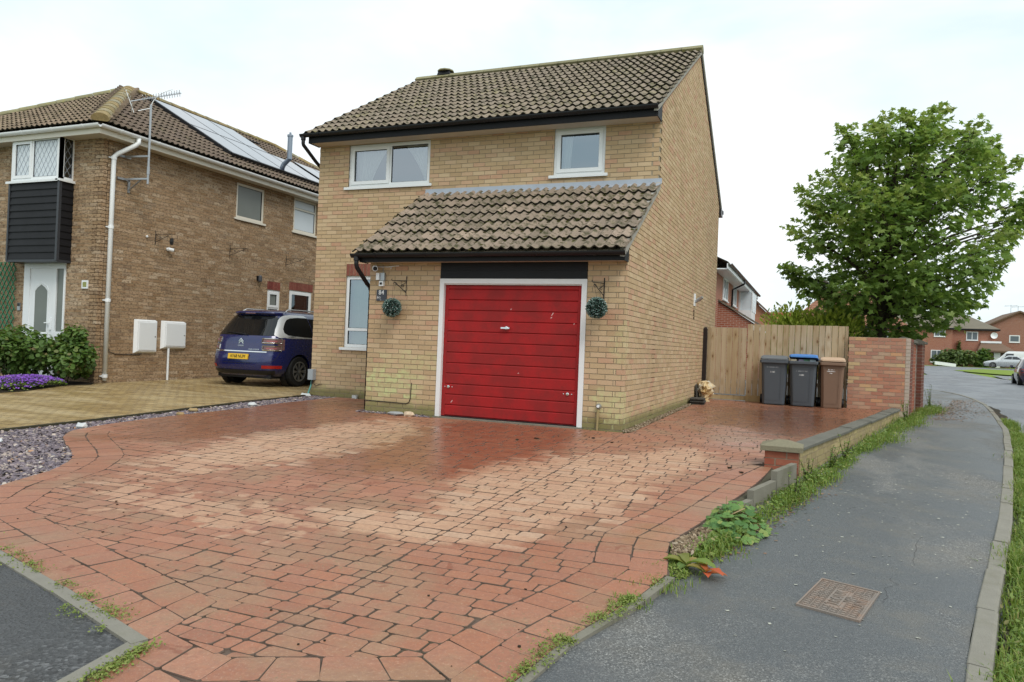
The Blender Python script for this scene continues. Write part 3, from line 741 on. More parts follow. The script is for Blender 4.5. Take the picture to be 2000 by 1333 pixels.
def emit_bricks(lst, parent, limit=300, name='brick', stuff='brickwork', near=None):
    """lst: (rect, tw, mat). The bricks that show largest become objects, the rest one piece of real geometry per material"""
    def score(it):
        r, tw, mt = it; c = tw((r[0]+r[1])/2, r[2], 0); return dist(c)/max(.05, (r[1]-r[0]))**.25
    lst = sorted(lst, key=score)
    po = loc0(parent)
    for it in lst[:limit]:
        r, tw, mt = it
        c = Vector(tw((r[0]+r[1])/2, (r[2]+r[5])/2, 0))
        w_, h_ = r[1]-r[0], r[5]-r[2]
        full = abs(w_-.215) < .002 and abs(h_-.065) < .002 and abs(r[3]-r[0]) < .001
        key = (id(tw), mt.name, random.randrange(4)) if full else None
        me = BCACHE.get(key) if key else None
        if me is None:
            m = MB(); brick_shape(m, r, tw, random.uniform(-.001, .0015), off=c); me = m.mesh(name, mt)
            if key: BCACHE[key] = me
        link(bpy.data.objects.new(name, me), parent, c-po)
    by = {}
    for r, tw, mt in lst[limit:]:
        m = by.setdefault(mt.name, (MB(), mt))[0]; brick_shape(m, r, tw, random.uniform(-.001, .0015))
    for m, mt in by.values(): kind(m.build(stuff, mt, parent), 'stuff')

# ------------------------------------------------------------------ roof tiles
def tile_mesh(mats, wd=.3, ln=.40, rolls=2, seg=8, x0=0.0, x1=None, lip=.020, roll=.038):
    m = MB(); x1 = wd if x1 is None else x1; n = max(4, int(seg*rolls*(x1-x0)/wd)); pitch = wd/rolls
    def prof(x):
        c = .5+.5*cos(2*pi*(x/pitch-.5)); return roll*c**1.6+.004
    xs = [x0+(x1-x0)*i/n for i in range(n+1)]
    top0 = [(x, 0, prof(x)+.040) for x in xs]; top1 = [(x, ln, prof(x)+.000) for x in xs]
    bot0 = [(x, .0, prof(x)+.040-lip) for x in xs]; bot1 = [(x, .07, prof(x)+.040-lip-.004) for x in xs]
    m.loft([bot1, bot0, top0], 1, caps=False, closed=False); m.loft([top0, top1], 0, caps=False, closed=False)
    for x, i in ((x0, 0), (x1, n)): m.poly([bot0[i], top0[i], top1[i], (x, ln, -.02)])
    return m
def roof_tiles(parent, origin, uax, vax, width, rows, gauge, mat, limit=300, bounds=None, wd=.3, seg=8, name='roof_tile', stuff='roof_tiling'):
    """origin at the eave's left end (seen from outside), uax along the eave to the right, vax up the slope"""
    u, v = Vector(uax).normalized(), Vector(vax).normalized(); nrm = u.cross(v)
    B = Matrix((u, v, nrm)).transposed().to_4x4(); o = Vector(origin); po = loc0(parent)
    L = []
    for j in range(rows):
        k = 0
        while k*wd < width-.02:
            a, b = k*wd, min((k+1)*wd, width)
            if bounds:
                lo, hi = bounds(j*gauge+.1)
                a, b = max(a, lo), min(b, hi)
            if b-a > .04: L.append((j, k, a-k*wd, b-k*wd))
            k += 1
    L.sort(key=lambda q: dist(o+u*(q[1]*wd+.15)+v*(q[0]*gauge+.2)))
    cache = {}; rest = MB(); made = 0
    for (j, k, a, b) in L:
        base = o+u*(k*wd)+v*(j*gauge)+nrm*random.uniform(-.002, .003)
        key = (round(a, 3), round(b, 3))
        if key not in cache: cache[key] = tile_mesh(mat, wd, gauge+.06, 2, seg, a, b)
        M = Matrix.Translation(base) @ B @ Matrix.Rotation(random.uniform(-.006, .006), 4, 'Z')
        if made < limit:
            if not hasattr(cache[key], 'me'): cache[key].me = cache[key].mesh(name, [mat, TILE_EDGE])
            ob = bpy.data.objects.new(name, cache[key].me); COL.objects.link(ob)
            ob.parent = parent; ob.matrix_local = Matrix.Translation(-po) @ M; made += 1
        else:
            t = cache[key]; n = len(rest.v); rest.v += [tuple(M @ Vector(q)) for q in t.v]
            rest.f += [tuple(n+i for i in f) for f in t.f]; rest.m += t.m
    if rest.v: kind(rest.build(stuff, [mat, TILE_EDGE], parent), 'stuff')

# ------------------------------------------------------------------ windows
def window(parent, tw, u0, u1, z0, z1, bars_u=(), bars_z=(), fw=.062, inset=.045, sill=True, glass=None, frame=UPVC, sash=(), name='window', curtain=(), back=None, sill_out=.09, room=True, ms=.035, lead=False):
    """tw(u, z, d): wall coordinates to world, d outwards. Frame, panes, sashes, sill, curtains"""
    glass = glass or GLASS; d0 = -inset
    m = MB()
    def bx(mm, a, b, c, e, do, di):
        mm.hexa([tw(a, c, do), tw(b, c, do), tw(b, c, di), tw(a, c, di), tw(a, e, do), tw(b, e, do), tw(b, e, di), tw(a, e, di)])
    bx(m, u0, u1, z0, z0+fw, d0, d0-.07); bx(m, u0, u1, z1-fw, z1, d0, d0-.07)
    bx(m, u0, u0+fw, z0+fw, z1-fw, d0, d0-.07); bx(m, u1-fw, u1, z0+fw, z1-fw, d0, d0-.07)
    us = [u0+fw]+[x for b in bars_u for x in (b-fw*.42, b+fw*.42)]+[u1-fw]
    zs = [z0+fw]+[x for b in bars_z for x in (b-fw*.42, b+fw*.42)]+[z1-fw]
    for b in bars_u: bx(m, b-fw*.42, b+fw*.42, z0+fw, z1-fw, d0, d0-.07)
    for b in bars_z:
        for i in range(0, len(us), 2): bx(m, us[i], us[i+1], b-fw*.42, b+fw*.42, d0, d0-.07)
    W = m.build(name, frame, parent)
    ci = 0
    for i in range(0, len(us), 2):
        for j in range(0, len(zs), 2):
            a, b, c, e = us[i], us[i+1], zs[j], zs[j+1]
            if ci in sash:
                s = MB(); q = .05; dd = d0+.014
                bx(s, a-.012, b+.012, c-.012, c+q, dd, d0-.05); bx(s, a-.012, b+.012, e-q, e+.012, dd, d0-.05)
                bx(s, a-.012, a+q, c+q, e-q, dd, d0-.05); bx(s, b-q, b+.012, c+q, e-q, dd, d0-.05)
                s.build('sash', frame, W); a, b, c, e = a+q, b-q, c+q, e-q
            g = MB(); g.poly([tw(a-.004, c-.004, d0-.02), tw(b+.004, c-.004, d0-.02), tw(b+.004, e+.004, d0-.02), tw(a-.004, e+.004, d0-.02)])
            g.build('pane', glass, W)
            gk = MB(); k = .006
            bx(gk, a, b, c, c+k, d0-.004, d0-.019); bx(gk, a, b, e-k, e, d0-.004, d0-.019); bx(gk, a, a+k, c, e, d0-.004, d0-.019); bx(gk, b-k, b, c, e, d0-.004, d0-.019)
            gk.build('gasket', BLACKP, W)
            if lead:
                ld = MB(); stp = .13; hh = stp*1.6; n = int((b-a)/stp)+int((e-c)/hh)+3
                for sgn in (1, -1):
                    for q in range(-n, n):
                        pts = []
                        for t in (0.0, 1.0):
                            zz = c+(e-c)*t; uu = (a if sgn > 0 else b)+sgn*(q*stp)+sgn*(zz-c)/hh*stp
                            pts.append((uu, zz))
                        (ua, za), (ub, zb) = pts
                        def cl(lim_a, lim_b, ua, za, ub, zb):
                            t0, t1 = 0.0, 1.0; du = ub-ua
                            if abs(du) < 1e-9: return None
                            ta, tb = (lim_a-ua)/du, (lim_b-ua)/du
                            if ta > tb: ta, tb = tb, ta
                            t0, t1 = max(t0, ta), min(t1, tb)
                            return None if t1-t0 < .01 else ((ua+du*t0, za+(zb-za)*t0), (ua+du*t1, za+(zb-za)*t1))
                        r = cl(a, b, ua, za, ub, zb)
                        if r: ld.bar(tw(r[0][0], r[0][1], d0-.017), tw(r[1][0], r[1][1], d0-.017), .007, .004, up=Vector(tw(0, 0, 1))-Vector(tw(0, 0, 0)))
                if ld.v: ld.build('leading', LEAD, W)
            ci += 1
    if sill:
        s = MB(); bx(s, u0-.07, u1+.06, z0-.035, z0-.002, sill_out-.05, d0-.06); bx(s, u0-.07, u1+.06, z0-.05, z0-.036, sill_out-.05, sill_out-.065)
        s.build('sill', frame, W)
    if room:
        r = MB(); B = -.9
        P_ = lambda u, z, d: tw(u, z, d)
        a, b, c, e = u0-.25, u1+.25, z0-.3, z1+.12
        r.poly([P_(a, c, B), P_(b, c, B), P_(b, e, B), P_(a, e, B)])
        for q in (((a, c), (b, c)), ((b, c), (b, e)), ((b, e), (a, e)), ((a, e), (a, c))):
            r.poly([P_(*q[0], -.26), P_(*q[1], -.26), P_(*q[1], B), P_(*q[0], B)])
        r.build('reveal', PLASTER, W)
    for (ca, cb, sw, mt) in curtain:      # (left u, right u, width ratio at the hem, material)
        m = MB(); n = 26; R = []
        for t in (0, .12, .3, .5, .7, .85, 1.0):
            zz = z1-.03-(z1-z0-.06)*t; ring = []
            f = sw+(1-sw)*(1-t)**1.4
            for i in range(n+1):
                s_ = i/n
                uu = ca+(cb-ca)*s_*f if sw > 0 else cb-(cb-ca)*(1-s_)*(-sw+(1+sw)*(1-t)**1.4)
                ring.append(tw(uu, zz, -.17+.02*sin(s_*38)*(.6+.4*t)))
            R.append(ring)
        m.loft(R, caps=False, closed=False); m.build('curtain', mt, W, smooth=True)
    return W

def wall_panels(name, tw, u0, u1, z0, z1, holes, mat, parent, d=-.007, th=.25):
    """masonry core with openings"""
    us = sorted({u0, u1, *[h[0] for h in holes], *[h[1] for h in holes]}); us = [q for q in us if u0 <= q <= u1]
    m = MB()
    for a, b in zip(us, us[1:]):
        cuts = sorted([(h[2], h[3]) for h in holes if h[0] <= a+1e-6 and h[1] >= b-1e-6]); z = z0
        for c, e in cuts+[(z1, z1)]:
            if c-z > .005: m.hexa([tw(a, z, d), tw(b, z, d), tw(b, z, d-th), tw(a, z, d-th), tw(a, c, d), tw(b, c, d), tw(b, c, d-th), tw(a, c, d-th)])
            z = max(z, e)
    return m.build(name, mat, parent)
def gutter(parent, a, b, out, mat, r=.056, name='gutter', brackets=.95, bmat=None):
    """half-round gutter from a to b (rim height), out = unit vector away from the wall"""
    a, b, out = Vector(a), Vector(b), Vector(out); up = Vector((0, 0, 1)); m = MB(); R = []
    for P in (a, b):
        ring = []
        for rr, rng in ((r, range(0, 13)), (r-.006, range(12, -1, -1))):
            for i in rng:
                an = pi+pi*i/12; ring.append(P+out*rr*cos(an)*-1+up*rr*sin(an)*1.05)
        R.append(ring)
    m.loft(R); g = m.build(name, mat, parent)
    if brackets:
        n = int((b-a).length/brackets)
        for i in range(n+1):
            P = a.lerp(b, (i+.5)/(n+1)); t = (b-a).normalized()*.018; m = MB(); R = []
            for Q in (P-t, P+t):
                ring = []
                for rr, rng in ((r+.007, range(0, 11)), (r+.001, range(10, -1, -1))):
                    for k in rng:
                        an = pi+pi*k/10; ring.append(Q+out*rr*cos(an)*-1+up*(rr*sin(an)*1.05+.003))
                R.append(ring)
            m.loft(R); m.build('gutter_bracket', bmat or mat, g)
    return g

# ================================================================== the corner house (number 84)
P0, HL, GL, HD = 1.88, -6.54, -4.08, 9.58
house = thing('detached_house', 'buff brick detached house with red garage door under a lean-to tiled roof', 'house', (0, 0, 0))
tw_g = lambda u, z, d: (u, -d, z)                   # garage front
tw_m = lambda u, z, d: (u, P0-d, z)                 # main front
tw_s = lambda u, z, d: (d, u, z)                    # right side wall, u = Y
W1 = (-5.87, -4.145, 3.955, 4.75); W2 = (-1.785, -.90, 3.975, 4.77); WL = (-5.83, -4.75, .945, 2.285)
GD = (-2.845, -.558, -.1, 2.30)
SOF = 4.785
cl = lambda v: (lambda z: v)
gl_line = lambda z: min(P0, max(0.0, (z-2.52)/.63))
def side_l(z): return 0.0 if z < 2.52 else (gl_line(z) if z < 5.03 else P0+(z-5.03)/.585)
def side_r(z): return HD if z < 4.93 else HD-(z-4.93)/.607
# cores
core = wall_panels('wall', tw_g, GL, -.007, -.25, 2.33, [GD], MORTAR, house)
wall_panels('wall', tw_m, HL, -.007, -.25, 4.80, [W1, W2, WL], MORTAR, house)
m = MB(); prof = [(.26, -.25), (HD, -.25), (HD, 4.90), (5.62, 7.30), (1.95, 5.04), (1.95, 3.72), (.26, 2.60)]
m.poly([(-.007, y_, z_) for y_, z_ in prof]); m.poly([(-.25, y_, z_) for y_, z_ in prof][::-1]); m.build('wall', MORTAR, house)
m = MB(); m.poly([(HL+.007, y_, z_) for y_, z_ in [(P0+.01, -.25), (HD, -.25), (HD, 4.9), (5.62, 7.3), (P0+.01, 5.04)]]); m.poly([(HL, HD, -.25), (0, HD, -.25), (0, HD, 4.9), (HL, HD, 4.9)])
m.poly([(GL+.007, .01, -.25), (GL+.007, P0, -.25), (GL+.007, P0, 3.6), (GL+.007, .01, 2.4)]); m.build('wall', MORTAR, house)
B = []
ec_r = lambda p, l0, l1, r0, r1: (l0, l1, (0.0 if p == 0 else -.1125), (0.0 if p == 0 else -.1125))
for r in brick_rects(cl(GL), cl(0.0), -.075, 2.325, [GD], 0, shift=GL, endcut=ec_r): B.append((r, tw_g, BUFF))
for r in brick_rects(cl(HL), cl(0.0), -.075, 4.80, [W1, W2, (WL[0], WL[1], WL[2], WL[3]+.225), (GL+.05, .2, -.2, 3.62)], 0, shift=HL, endcut=lambda p, l0, l1, r0, r1: (l0, l1, (0.0 if p == 0 else -.1125), (0.0 if p == 0 else -.1125))): B.append((r, tw_m, BUFF))
def ec_s(p, l0, l1, r0, r1):
    k = .1125 if p == 0 else 0.0
    return (l0+k if l0 in (0.0, P0) else l0, l1+k if l1 in (0.0, P0) else l1, r0, r1)
for r in brick_rects(side_l, side_r, -.075, 7.24, [], 0, shift=0.0, endcut=ec_s):
    B.append((r, tw_s, BUFF))
emit_bricks(B, house)
# soldier course over the hall window
for k in range(15):
    u = WL[0]+.004+k*.075
    m = MB(); brick_shape(m, (u, u+.062, WL[3]+.008, u, u+.062, WL[3]+.222), tw_m, .001, off=None)
    m.build('lintel_brick', MAROON, house)
# red undercloak line below the verge
m = MB(); R = []
for y_, z_ in ((2.02, 5.10), (5.60, 7.195)): R.append([(.004, y_, z_-.02), (.004, y_, z_+.02), (-.05, y_, z_+.02), (-.05, y_, z_-.02)])
m.loft(R); m.build('undercloak', REDBR, house)

# ---- main roof
a_m = math.atan(.585); vm = Vector((0, cos(a_m), sin(a_m)))
roof = MB(); E0 = Vector((0, 1.47, 4.872)); ridge_y, ridge_z = 5.62, 7.30
roof.hexa([(HL-.06, 1.50, 4.87), (.02, 1.50, 4.87), (.02, 5.62, 7.28), (HL-.06, 5.62, 7.28), (HL-.06, 1.50, 4.885), (.02, 1.50, 4.885), (.02, 5.62, 7.295), (HL-.06, 5.62, 7.295)])
roof.hexa([(HL-.06, 5.62, 7.28), (.02, 5.62, 7.28), (.02, 9.95, 4.70), (HL-.06, 9.95, 4.70), (HL-.06, 5.62, 7.36), (.02, 5.62, 7.36), (.02, 9.95, 4.80), (HL-.06, 9.95, 4.80)])
roof = roof.build('roof', TILE, house)
lroof = MB(); al = math.atan(.62); vl = Vector((0, cos(al), sin(al)))
lroof.hexa([(GL-.1, -.30, 2.40), (.02, -.30, 2.40), (.02, 1.85, 3.735), (GL-.1, 1.85, 3.735), (GL-.1, -.30, 2.415), (.02, -.30, 2.415), (.02, 1.85, 3.75), (GL-.1, 1.85, 3.75)])
lroof = lroof.build('garage_roof', TILE_LOW, house)
nlow = 7*14
roof_tiles(lroof, (GL-.115, -.335, 2.405), (1, 0, 0), vl, 4.24, 7, .352, TILE_LOW, limit=120)
roof_tiles(roof, (HL-.075, 1.455, 4.872), (1, 0, 0), vm, 6.655, 14, .339, TILE, limit=180)
m = MB(); vr = Vector((0, -cos(a_m), sin(a_m)))
# ridge
for k in range(15):
    x0, x1 = HL-.08+k*.447, HL-.08+(k+1)*.447-.008
    if x0 > .03: break
    x1 = min(x1, .045); m = MB(); R = []
    for xx in (x0, x1):
        R.append([(xx, 5.62+q*.155*(1 if i == 0 else .9), 7.335+zz) for i, (q, zz) in enumerate(((-1, -.015), (-.62, .055), (0, .095), (.62, .055), (1, -.015), (.8, -.06), (-.8, -.06)))])
    m.loft(R); m.build('ridge_tile', RIDGE_M, roof)
m = MB(); m.hexa([(-6.05, 5.50, 7.38), (-5.72, 5.50, 7.38), (-5.72, 5.76, 7.38), (-6.05, 5.76, 7.38), (-6.03, 5.52, 7.475), (-5.74, 5.52, 7.475), (-5.74, 5.74, 7.475), (-6.03, 5.74, 7.475)]); m.build('ridge_vent', BLACKP, roof)
m = MB(); m.lathe((-5.885, 5.63, 7.475), [(.20, 0), (.19, .03), (.12, .05), (.0, .055)], 10); m.build('vent_cap', RIDGE_M, roof)
# verge mortar
m = MB()
R = [[(.012, y_, z_-.075), (.034, y_, z_-.06), (.036, y_, z_), (-.04, y_, z_+.01), (-.04, y_, z_-.07)] for y_, z_ in ((1.50, 4.885), (5.62, 7.30))]; m.loft(R)
R = [[(.012, y_, z_-.075), (.034, y_, z_-.06), (.036, y_, z_+.03), (-.04, y_, z_+.03), (-.04, y_, z_-.07)] for y_, z_ in ((5.62, 7.34), (9.95, 4.79))]; m.loft(R)
m.build('verge', CEMENT, roof)
m = MB(); R = [[(.012, y_, z_-.10), (.034, y_, z_-.085), (.036, y_, z_+.03), (-.04, y_, z_+.03), (-.04, y_, z_-.09)] for y_, z_ in ((-.28, 2.425), (1.86, 3.755))]; m.loft(R); m.build('verge', CEMENT, lroof)
m = MB(); m.obox((.012, 7.78, 6.02-.06), (0, 2.17, -1.285), (.006, 0, 0), (0, .02, .034)); m.build('bargeboard', DARKWOOD, house)
m = MB(); m.box(-.12, .05, 9.6, 9.95, 4.62, 4.80); m.box(-.1, .06, 9.93, 10.06, 4.72, 4.80); m.build('rear_gutter', BLACKP, house)
# moss cushions lying in the pans of the low roof
m = MB(); rm = random.Random(9)
for k in range(3000):
    cx, t = rm.uniform(-4.15, 0), rm.uniform(.02, 2.45)
    if rm.random() > (.35+.65*(.5+.5*sin(cx*2.1+t*1.7)*cos(t*2.9-cx))): continue
    if rm.random() < .7: cx = GL-.115+round((cx-GL+.115)/.15)*.15+rm.uniform(-.035, .035)
    if rm.random() < .55: t = round(t/.352)*.352+rm.uniform(-.06, .01)
    if not (.0 < t < 2.45): continue
    b = Vector((cx, -.335, 2.405))+vl*t+Vector((0, -sin(al), cos(al)))*(.024-.03*((t % .352)/.352)+.012)
    m.blob(b, rm.uniform(.009, .032), 5, (1.25, 1.0, .6), .35, rng=rm)
kind(m.build('moss', MOSS, lroof), 'stuff')
m = MB()
for k in range(1300):
    cx, t = rm.uniform(-6.5, 0), rm.uniform(.3, 4.7)
    cx = HL-.075+round((cx-HL+.075)/.15)*.15+rm.uniform(-.03, .03); t = round(t/.339)*.339+rm.uniform(-.05, .01)
    b = Vector((cx, 1.455, 4.872))+vm*t+Vector((0, -sin(a_m), cos(a_m)))*.028
    m.blob(b, rm.uniform(.006, .02), 5, (1.2, 1, .5), .35, rng=rm)
kind(m.build('moss', MOSS, roof), 'stuff')
# lead flashing, three lapped sheets
for k, (x0, x1) in enumerate(((-4.20, -2.75), (-2.77, -1.3), (-1.32, .05))):
    m = MB(); e = .002*k; R = []
    n = 14
    for i in range(n+1):
        x = x0+(x1-x0)*i/n; wv = .012*sin(x*42)+random.uniform(-.004, .004)
        R.append([(x, P0-.004-e, 3.845+.0), (x, P0-.016-e, 3.845), (x, P0-.022-e, 3.775), (x, P0-.165, 3.70+wv), (x, P0-.165, 3.692+wv), (x, P0-.006-e, 3.765)])
    m.loft(R); m.build('flashing', LEAD, house)

# ---- eaves
def eaves(x0, x1, yf, zb, zt, ywall, prt):
    m = MB(); m.box(x0, x1, yf-.018, yf, zb, zt); f = m.build('fascia', BLACKB, prt)
    m = MB(); m.box(x0+.002, x1-.002, yf+.001, ywall-.002, zb+.012, zb+.026); m.build('soffit', SOFFIT, prt)
    m = MB(); m.hexa([(x1, yf-.02, zb), (x1+.016, yf-.02, zb), (x1+.016, ywall-.01, zb), (x1, ywall-.01, zb), (x1, yf-.02, zt-.0), (x1+.016, yf-.02, zt), (x1+.016, ywall-.01, zt+.17), (x1, ywall-.01, zt+.17)]); m.build('eave_end', BLACKB, prt)
    m = MB(); m.box(x0-.001, x0+.016, yf-.02, ywall-.01, zb, zt); m.build('eave_end', BLACKB, prt)
eaves(HL-.02, .0, 1.565, 4.745, 4.92, P0, house)
eaves(GL-.05, .0, -.215, 2.285, 2.44, .0, house)
gutter(house, (HL-.16, 1.49, 4.905), (.03, 1.49, 4.905), (0, -1, 0), BLACKP)
gutter(house, (GL-.16, -.288, 2.405), (.04, -.288, 2.405), (0, -1, 0), BLACKP)
def pipe(parent, pts, r, mat, name='downpipe', sq=False):
    m = MB()
    if sq:
        for a, b in zip(pts, pts[1:]): m.bar(a, b, r*2, r*2, up=(0, 1, .001))
    else: m.tube(pts, r, 10)
    return m.build(name, mat, parent, smooth=not sq)
pipe(house, [(HL-.10, 1.49, 4.86), (HL-.10, 1.49, 4.74), (HL-.10, 1.50, 4.71), (HL-.075, 1.86, 4.48), (HL-.07, 2.02, 4.40), (HL-.07, 2.06, 4.3), (HL-.07, 2.06, .1)], .034, BLACKP)
m = MB(); m.tube([(HL-.10, 1.49, 4.865), (HL-.10, 1.49, 4.80)], .045, 10); m.build('gutter_outlet', BLACKP, house)
pipe(house, [(GL-.07, -.288, 2.36), (GL-.07, -.288, 2.25), (GL-.07, -.27, 2.20), (GL-.06, .02, 1.97), (GL-.06, .10, 1.93), (GL-.06, .13, 1.87), (GL-.06, .13, -.02)], .034, BLACKP)
m = MB(); m.tube([(GL-.07, -.288, 2.365), (GL-.07, -.288, 2.30)], .046, 10); m.build('gutter_outlet', BLACKP, house)

# ---- garage door
m = MB()
m.box(-2.845, -2.775, -.012, .075, 0, 2.056); m.box(-.632, -.558, -.012, .075, 0, 2.056); m.box(-2.775, -.632, -.012, .075, 1.985, 2.056); m.box(-2.775, -.632, .012, .06, 1.968, 1.985)
m.build('door_frame', WPAINT, house)
for k in range(2):
    m = MB(); m.box(-2.843, -.562, -.004+.004*k, .06, 2.058+k*.12, 2.176+k*.12); m.build('header_board', BLACKB, house)
RED = Mat('red_gloss_paint', rough=.42, spec=.22)
_n = RED.noise(3.2, 5, .65, vec=RED.pos((1, 1, .9))); _s = RED.noise(30, 4, .7, vec=RED.pos((1, 1, .12)))
_c = RED.mix(RED.math('MULTIPLY', RED.step(_n, .36, .64), .7), (.345, .015, .016), (.205, .019, .018))
_c = RED.mix(RED.math('MULTIPLY', RED.step(_s, .5, .75), .35), _c, (.20, .016, .015))
RED.set('Base Color', RED.mix(RED.math('MULTIPLY', RED.math('GREATER_THAN', RED.noise(19, 1, .5), .86), .55), _c, (.58, .30, .28))); RED.set('Roughness', RED.math('ADD', .44, RED.math('MULTIPLY', _n, .2))); RED.bump(_s, .15, .002); RED = RED.m
gm = MB()
gm.box(-2.772, -.635, .062, .075, .012, 1.966)
gm.box(-2.772, -2.715, .046, .062, .012, 1.966); gm.box(-.692, -.635, .046, .062, .012, 1.966)
gdoor = gm.build('garage_door', RED, house)
hts = [.157]*12; zz = .016
for k, hgt in enumerate(hts+[1.964-.016-.157*12]):
    m = MB(); a, b = -2.713, -.694; f = .045
    z0_, z1_ = zz+.004, zz+hgt
    pr = [(f+.011, z0_), (f, z0_+.010), (f, z1_-.012), (f+.009, z1_)]
    m.loft([[(a, y_, z_) for y_, z_ in pr+[(.062, z1_), (.062, z0_)]], [(b, y_, z_) for y_, z_ in pr+[(.062, z1_), (.062, z0_)]]]); m.build('door_panel', RED, gdoor); zz += hgt
m = MB(); m.lathe((-1.76, .045, 1.345), [(.026, 0), (.026, -.014), (.016, -.02), (.014, -.035), (0, -.036)], 12, axis='y'); m.bar((-1.835, .012, 1.345), (-1.70, .012, 1.345), .02, .022, (0, 0, 1)); m.build('handle', CHROME, gdoor)
for x in (-2.66, -.795):
    m = MB(); m.lathe((x, .045, .445), [(.022, 0), (.022, -.012), (.012, -.016), (0, -.016)], 12, axis='y'); m.build('lock', CHROME, gdoor)
    for q in (-.06, .06): m = MB(); m.lathe((x+q, .045, .445), [(.008, 0), (.008, -.006), (0, -.008)], 8, axis='y'); m.build('bolt', CHROME, gdoor)
m = MB(); m.box(-2.77, -.64, .05, .07, -.004, .012); m.build('door_seal', BLACKP, gdoor)
# chips of white primer on the red paint
CHIP = plain('pale_scuff', (.72, .48, .46), .6, .3)
for x, z_, l in ((-1.065, 1.56, .06), (-1.08, 1.51, .025), (-1.70, 1.62, .018), (-2.60, .23, .05), (-.74, 1.43, .015), (-1.55, .70, .015)):
    m = MB(); m.obox((x, .0442, z_), (.006+l*.12, 0, l*.35), (0, .0006, 0), (-.004, 0, .003)); m.build('paint_chip', CHIP, gdoor)

# ---- windows
window(house, tw_m, *W1, bars_u=(-4.985,), sash=(0,), curtain=((W1[0]+.08, -5.1, .45, CURTAIN), (-4.75, W1[1]-.07, -.18, CURTAIN)), inset=.03)
window(house, tw_m, *W2, inset=.03, sash=(0,), curtain=((W2[0]+.08, -1.5, .8, CURTAIN),))
WW = window(house, tw_m, *WL, bars_z=(1.285,), inset=.03, sash=(), curtain=((WL[0]+.02, -4.8, 1.0, CURT_G),))
# ================================================================== fittings on the house
def bracket(x, y, z, out, h, ln, label, group, name='hanging_bracket'):
    """wrought-iron basket bracket: back bar at (x,y) from z-h/2 to z+h/2, arm along out (unit vector)"""
    t = thing(name, label, 'bracket', (x, y, z), group=group); o = Vector((x, y, z)); out = Vector(out)
    up = Vector((0, 0, 1)); m = MB(); m.bar(o+out*.006-up*h/2, o+out*.006+up*h/2, .014, .008, out); m.build('back_bar', IRON, t)
    m = MB(); m.tube([o+up*h*.26, o+up*h*.26+out*ln], .006, 6); m.tube([o+up*h*.26+out*ln, o+up*h*.30+out*(ln+.02), o+up*h*.36+out*(ln+.012)], .005, 6); m.build('arm', IRON, t)
    m = MB(); m.tube([o-up*h*.33+out*.005, o+up*h*.2+out*(ln*.9)], .006, 6); m.tube([o+up*h*.22, o-up*h*.02+out*ln*.45], .004, 6)
    for cx, cz, r in ((ln*.80, .10, .03), (ln*.3, -.0, .028)):
        pts = []
        for k in range(10):
            a = k*.75; rr = r*(1-k/14); pts.append(o+out*(cx+rr*cos(a))+up*(h*cz+rr*sin(a)))
        m.tube(pts, .0035, 5)
    m.build('scroll', IRON, t); return t
bracket(-3.42, -.002, 1.94, (-.96, -.28, 0), .30, .22, 'black scroll bracket on the garage wall left of the red door', 'iron brackets beside the garage door')
bracket(-.31, -.002, 1.92, (-.60, -.80, 0), .30, .20, 'black scroll bracket on the garage wall right of the red door', 'iron brackets beside the garage door')
BALLM = leaf_mat('teal_box_leaf', [(0, (.022, .055, .045)), (.4, (.05, .12, .10)), (.65, (.12, .23, .20)), (.85, (.34, .46, .43)), (1, (.55, .64, .60))], .1, .35, .5)
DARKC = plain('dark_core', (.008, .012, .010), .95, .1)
def topiary(x, y, z, r, zhook, hx, hy, label):
    t = thing('topiary_ball', label, 'topiary', (x, y, z-r), group='artificial topiary balls beside the garage door')
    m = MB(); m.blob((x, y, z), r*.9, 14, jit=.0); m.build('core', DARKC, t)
    m = MB(); rr = random.Random(int(x*100))
    for k in range(2100):
        a, c = rr.uniform(0, 2*pi), rr.uniform(-1, 1); s_ = sqrt(1-c*c); n = Vector((s_*cos(a), s_*sin(a), c)); p = Vector((x, y, z))+n*r*rr.uniform(.88, 1.0)
        u = n.cross(Vector((rr.uniform(-1, 1), rr.uniform(-1, 1), rr.uniform(-1, 1)))).normalized(); v = n.cross(u); q = (n*.6+u*rr.uniform(-.6, .6)+v*rr.uniform(-.6, .6)).normalized()*rr.uniform(.010, .017); s2 = u*.005
        m.poly([p-s2, p+q*.5-s2*1.3, p+q, p+q*.5+s2*1.3, p+s2])
    kind(m.build('foliage', BALLM, t), 'stuff')
    m = MB(); m.tube([(x, y, z+r*.95), (hx, hy, zhook)], .0018, 5); m.build('hanging_wire', IRON, t)
topiary(-3.57, -.16, 1.60, .142, 2.0, -3.62, -.06, 'teal leafy topiary ball hanging left of the red garage door')
topiary(-.345, -.24, 1.645, .142, 1.99, -.42, -.16, 'teal leafy topiary ball hanging right of the red garage door')
# security camera under the low eave
t = thing('security_camera', 'white bullet security camera under the low eave by the downpipe', 'camera', (-3.940, -.07, 2.22))
m = MB(); m.tube([(-4.000, -.01, 2.245), (-3.940, -.06, 2.235)], .016, 8); m.build('mount', UPVC, t)
m = MB(); m.tube([(-3.970, -.045, 2.215), (-3.900, -.15, 2.195)], .043, 14); m.build('body', UPVC, t, smooth=False)
m = MB(); m.tube([(-3.902, -.147, 2.1955), (-3.897, -.156, 2.1937)], .033, 14); m.build('lens', BLACKP, t)
m = MB(); m.tube([(-3.940, -.02, 2.235), (-3.740, -.015, 2.232), (-3.700, -.015, 2.238), (-3.560, -.015, 2.25)], .006, 6); m.tube([(-3.700, -.015, 2.238), (-3.690, -.03, 2.20)], .007, 6); m.build('cable', UPVC, t)
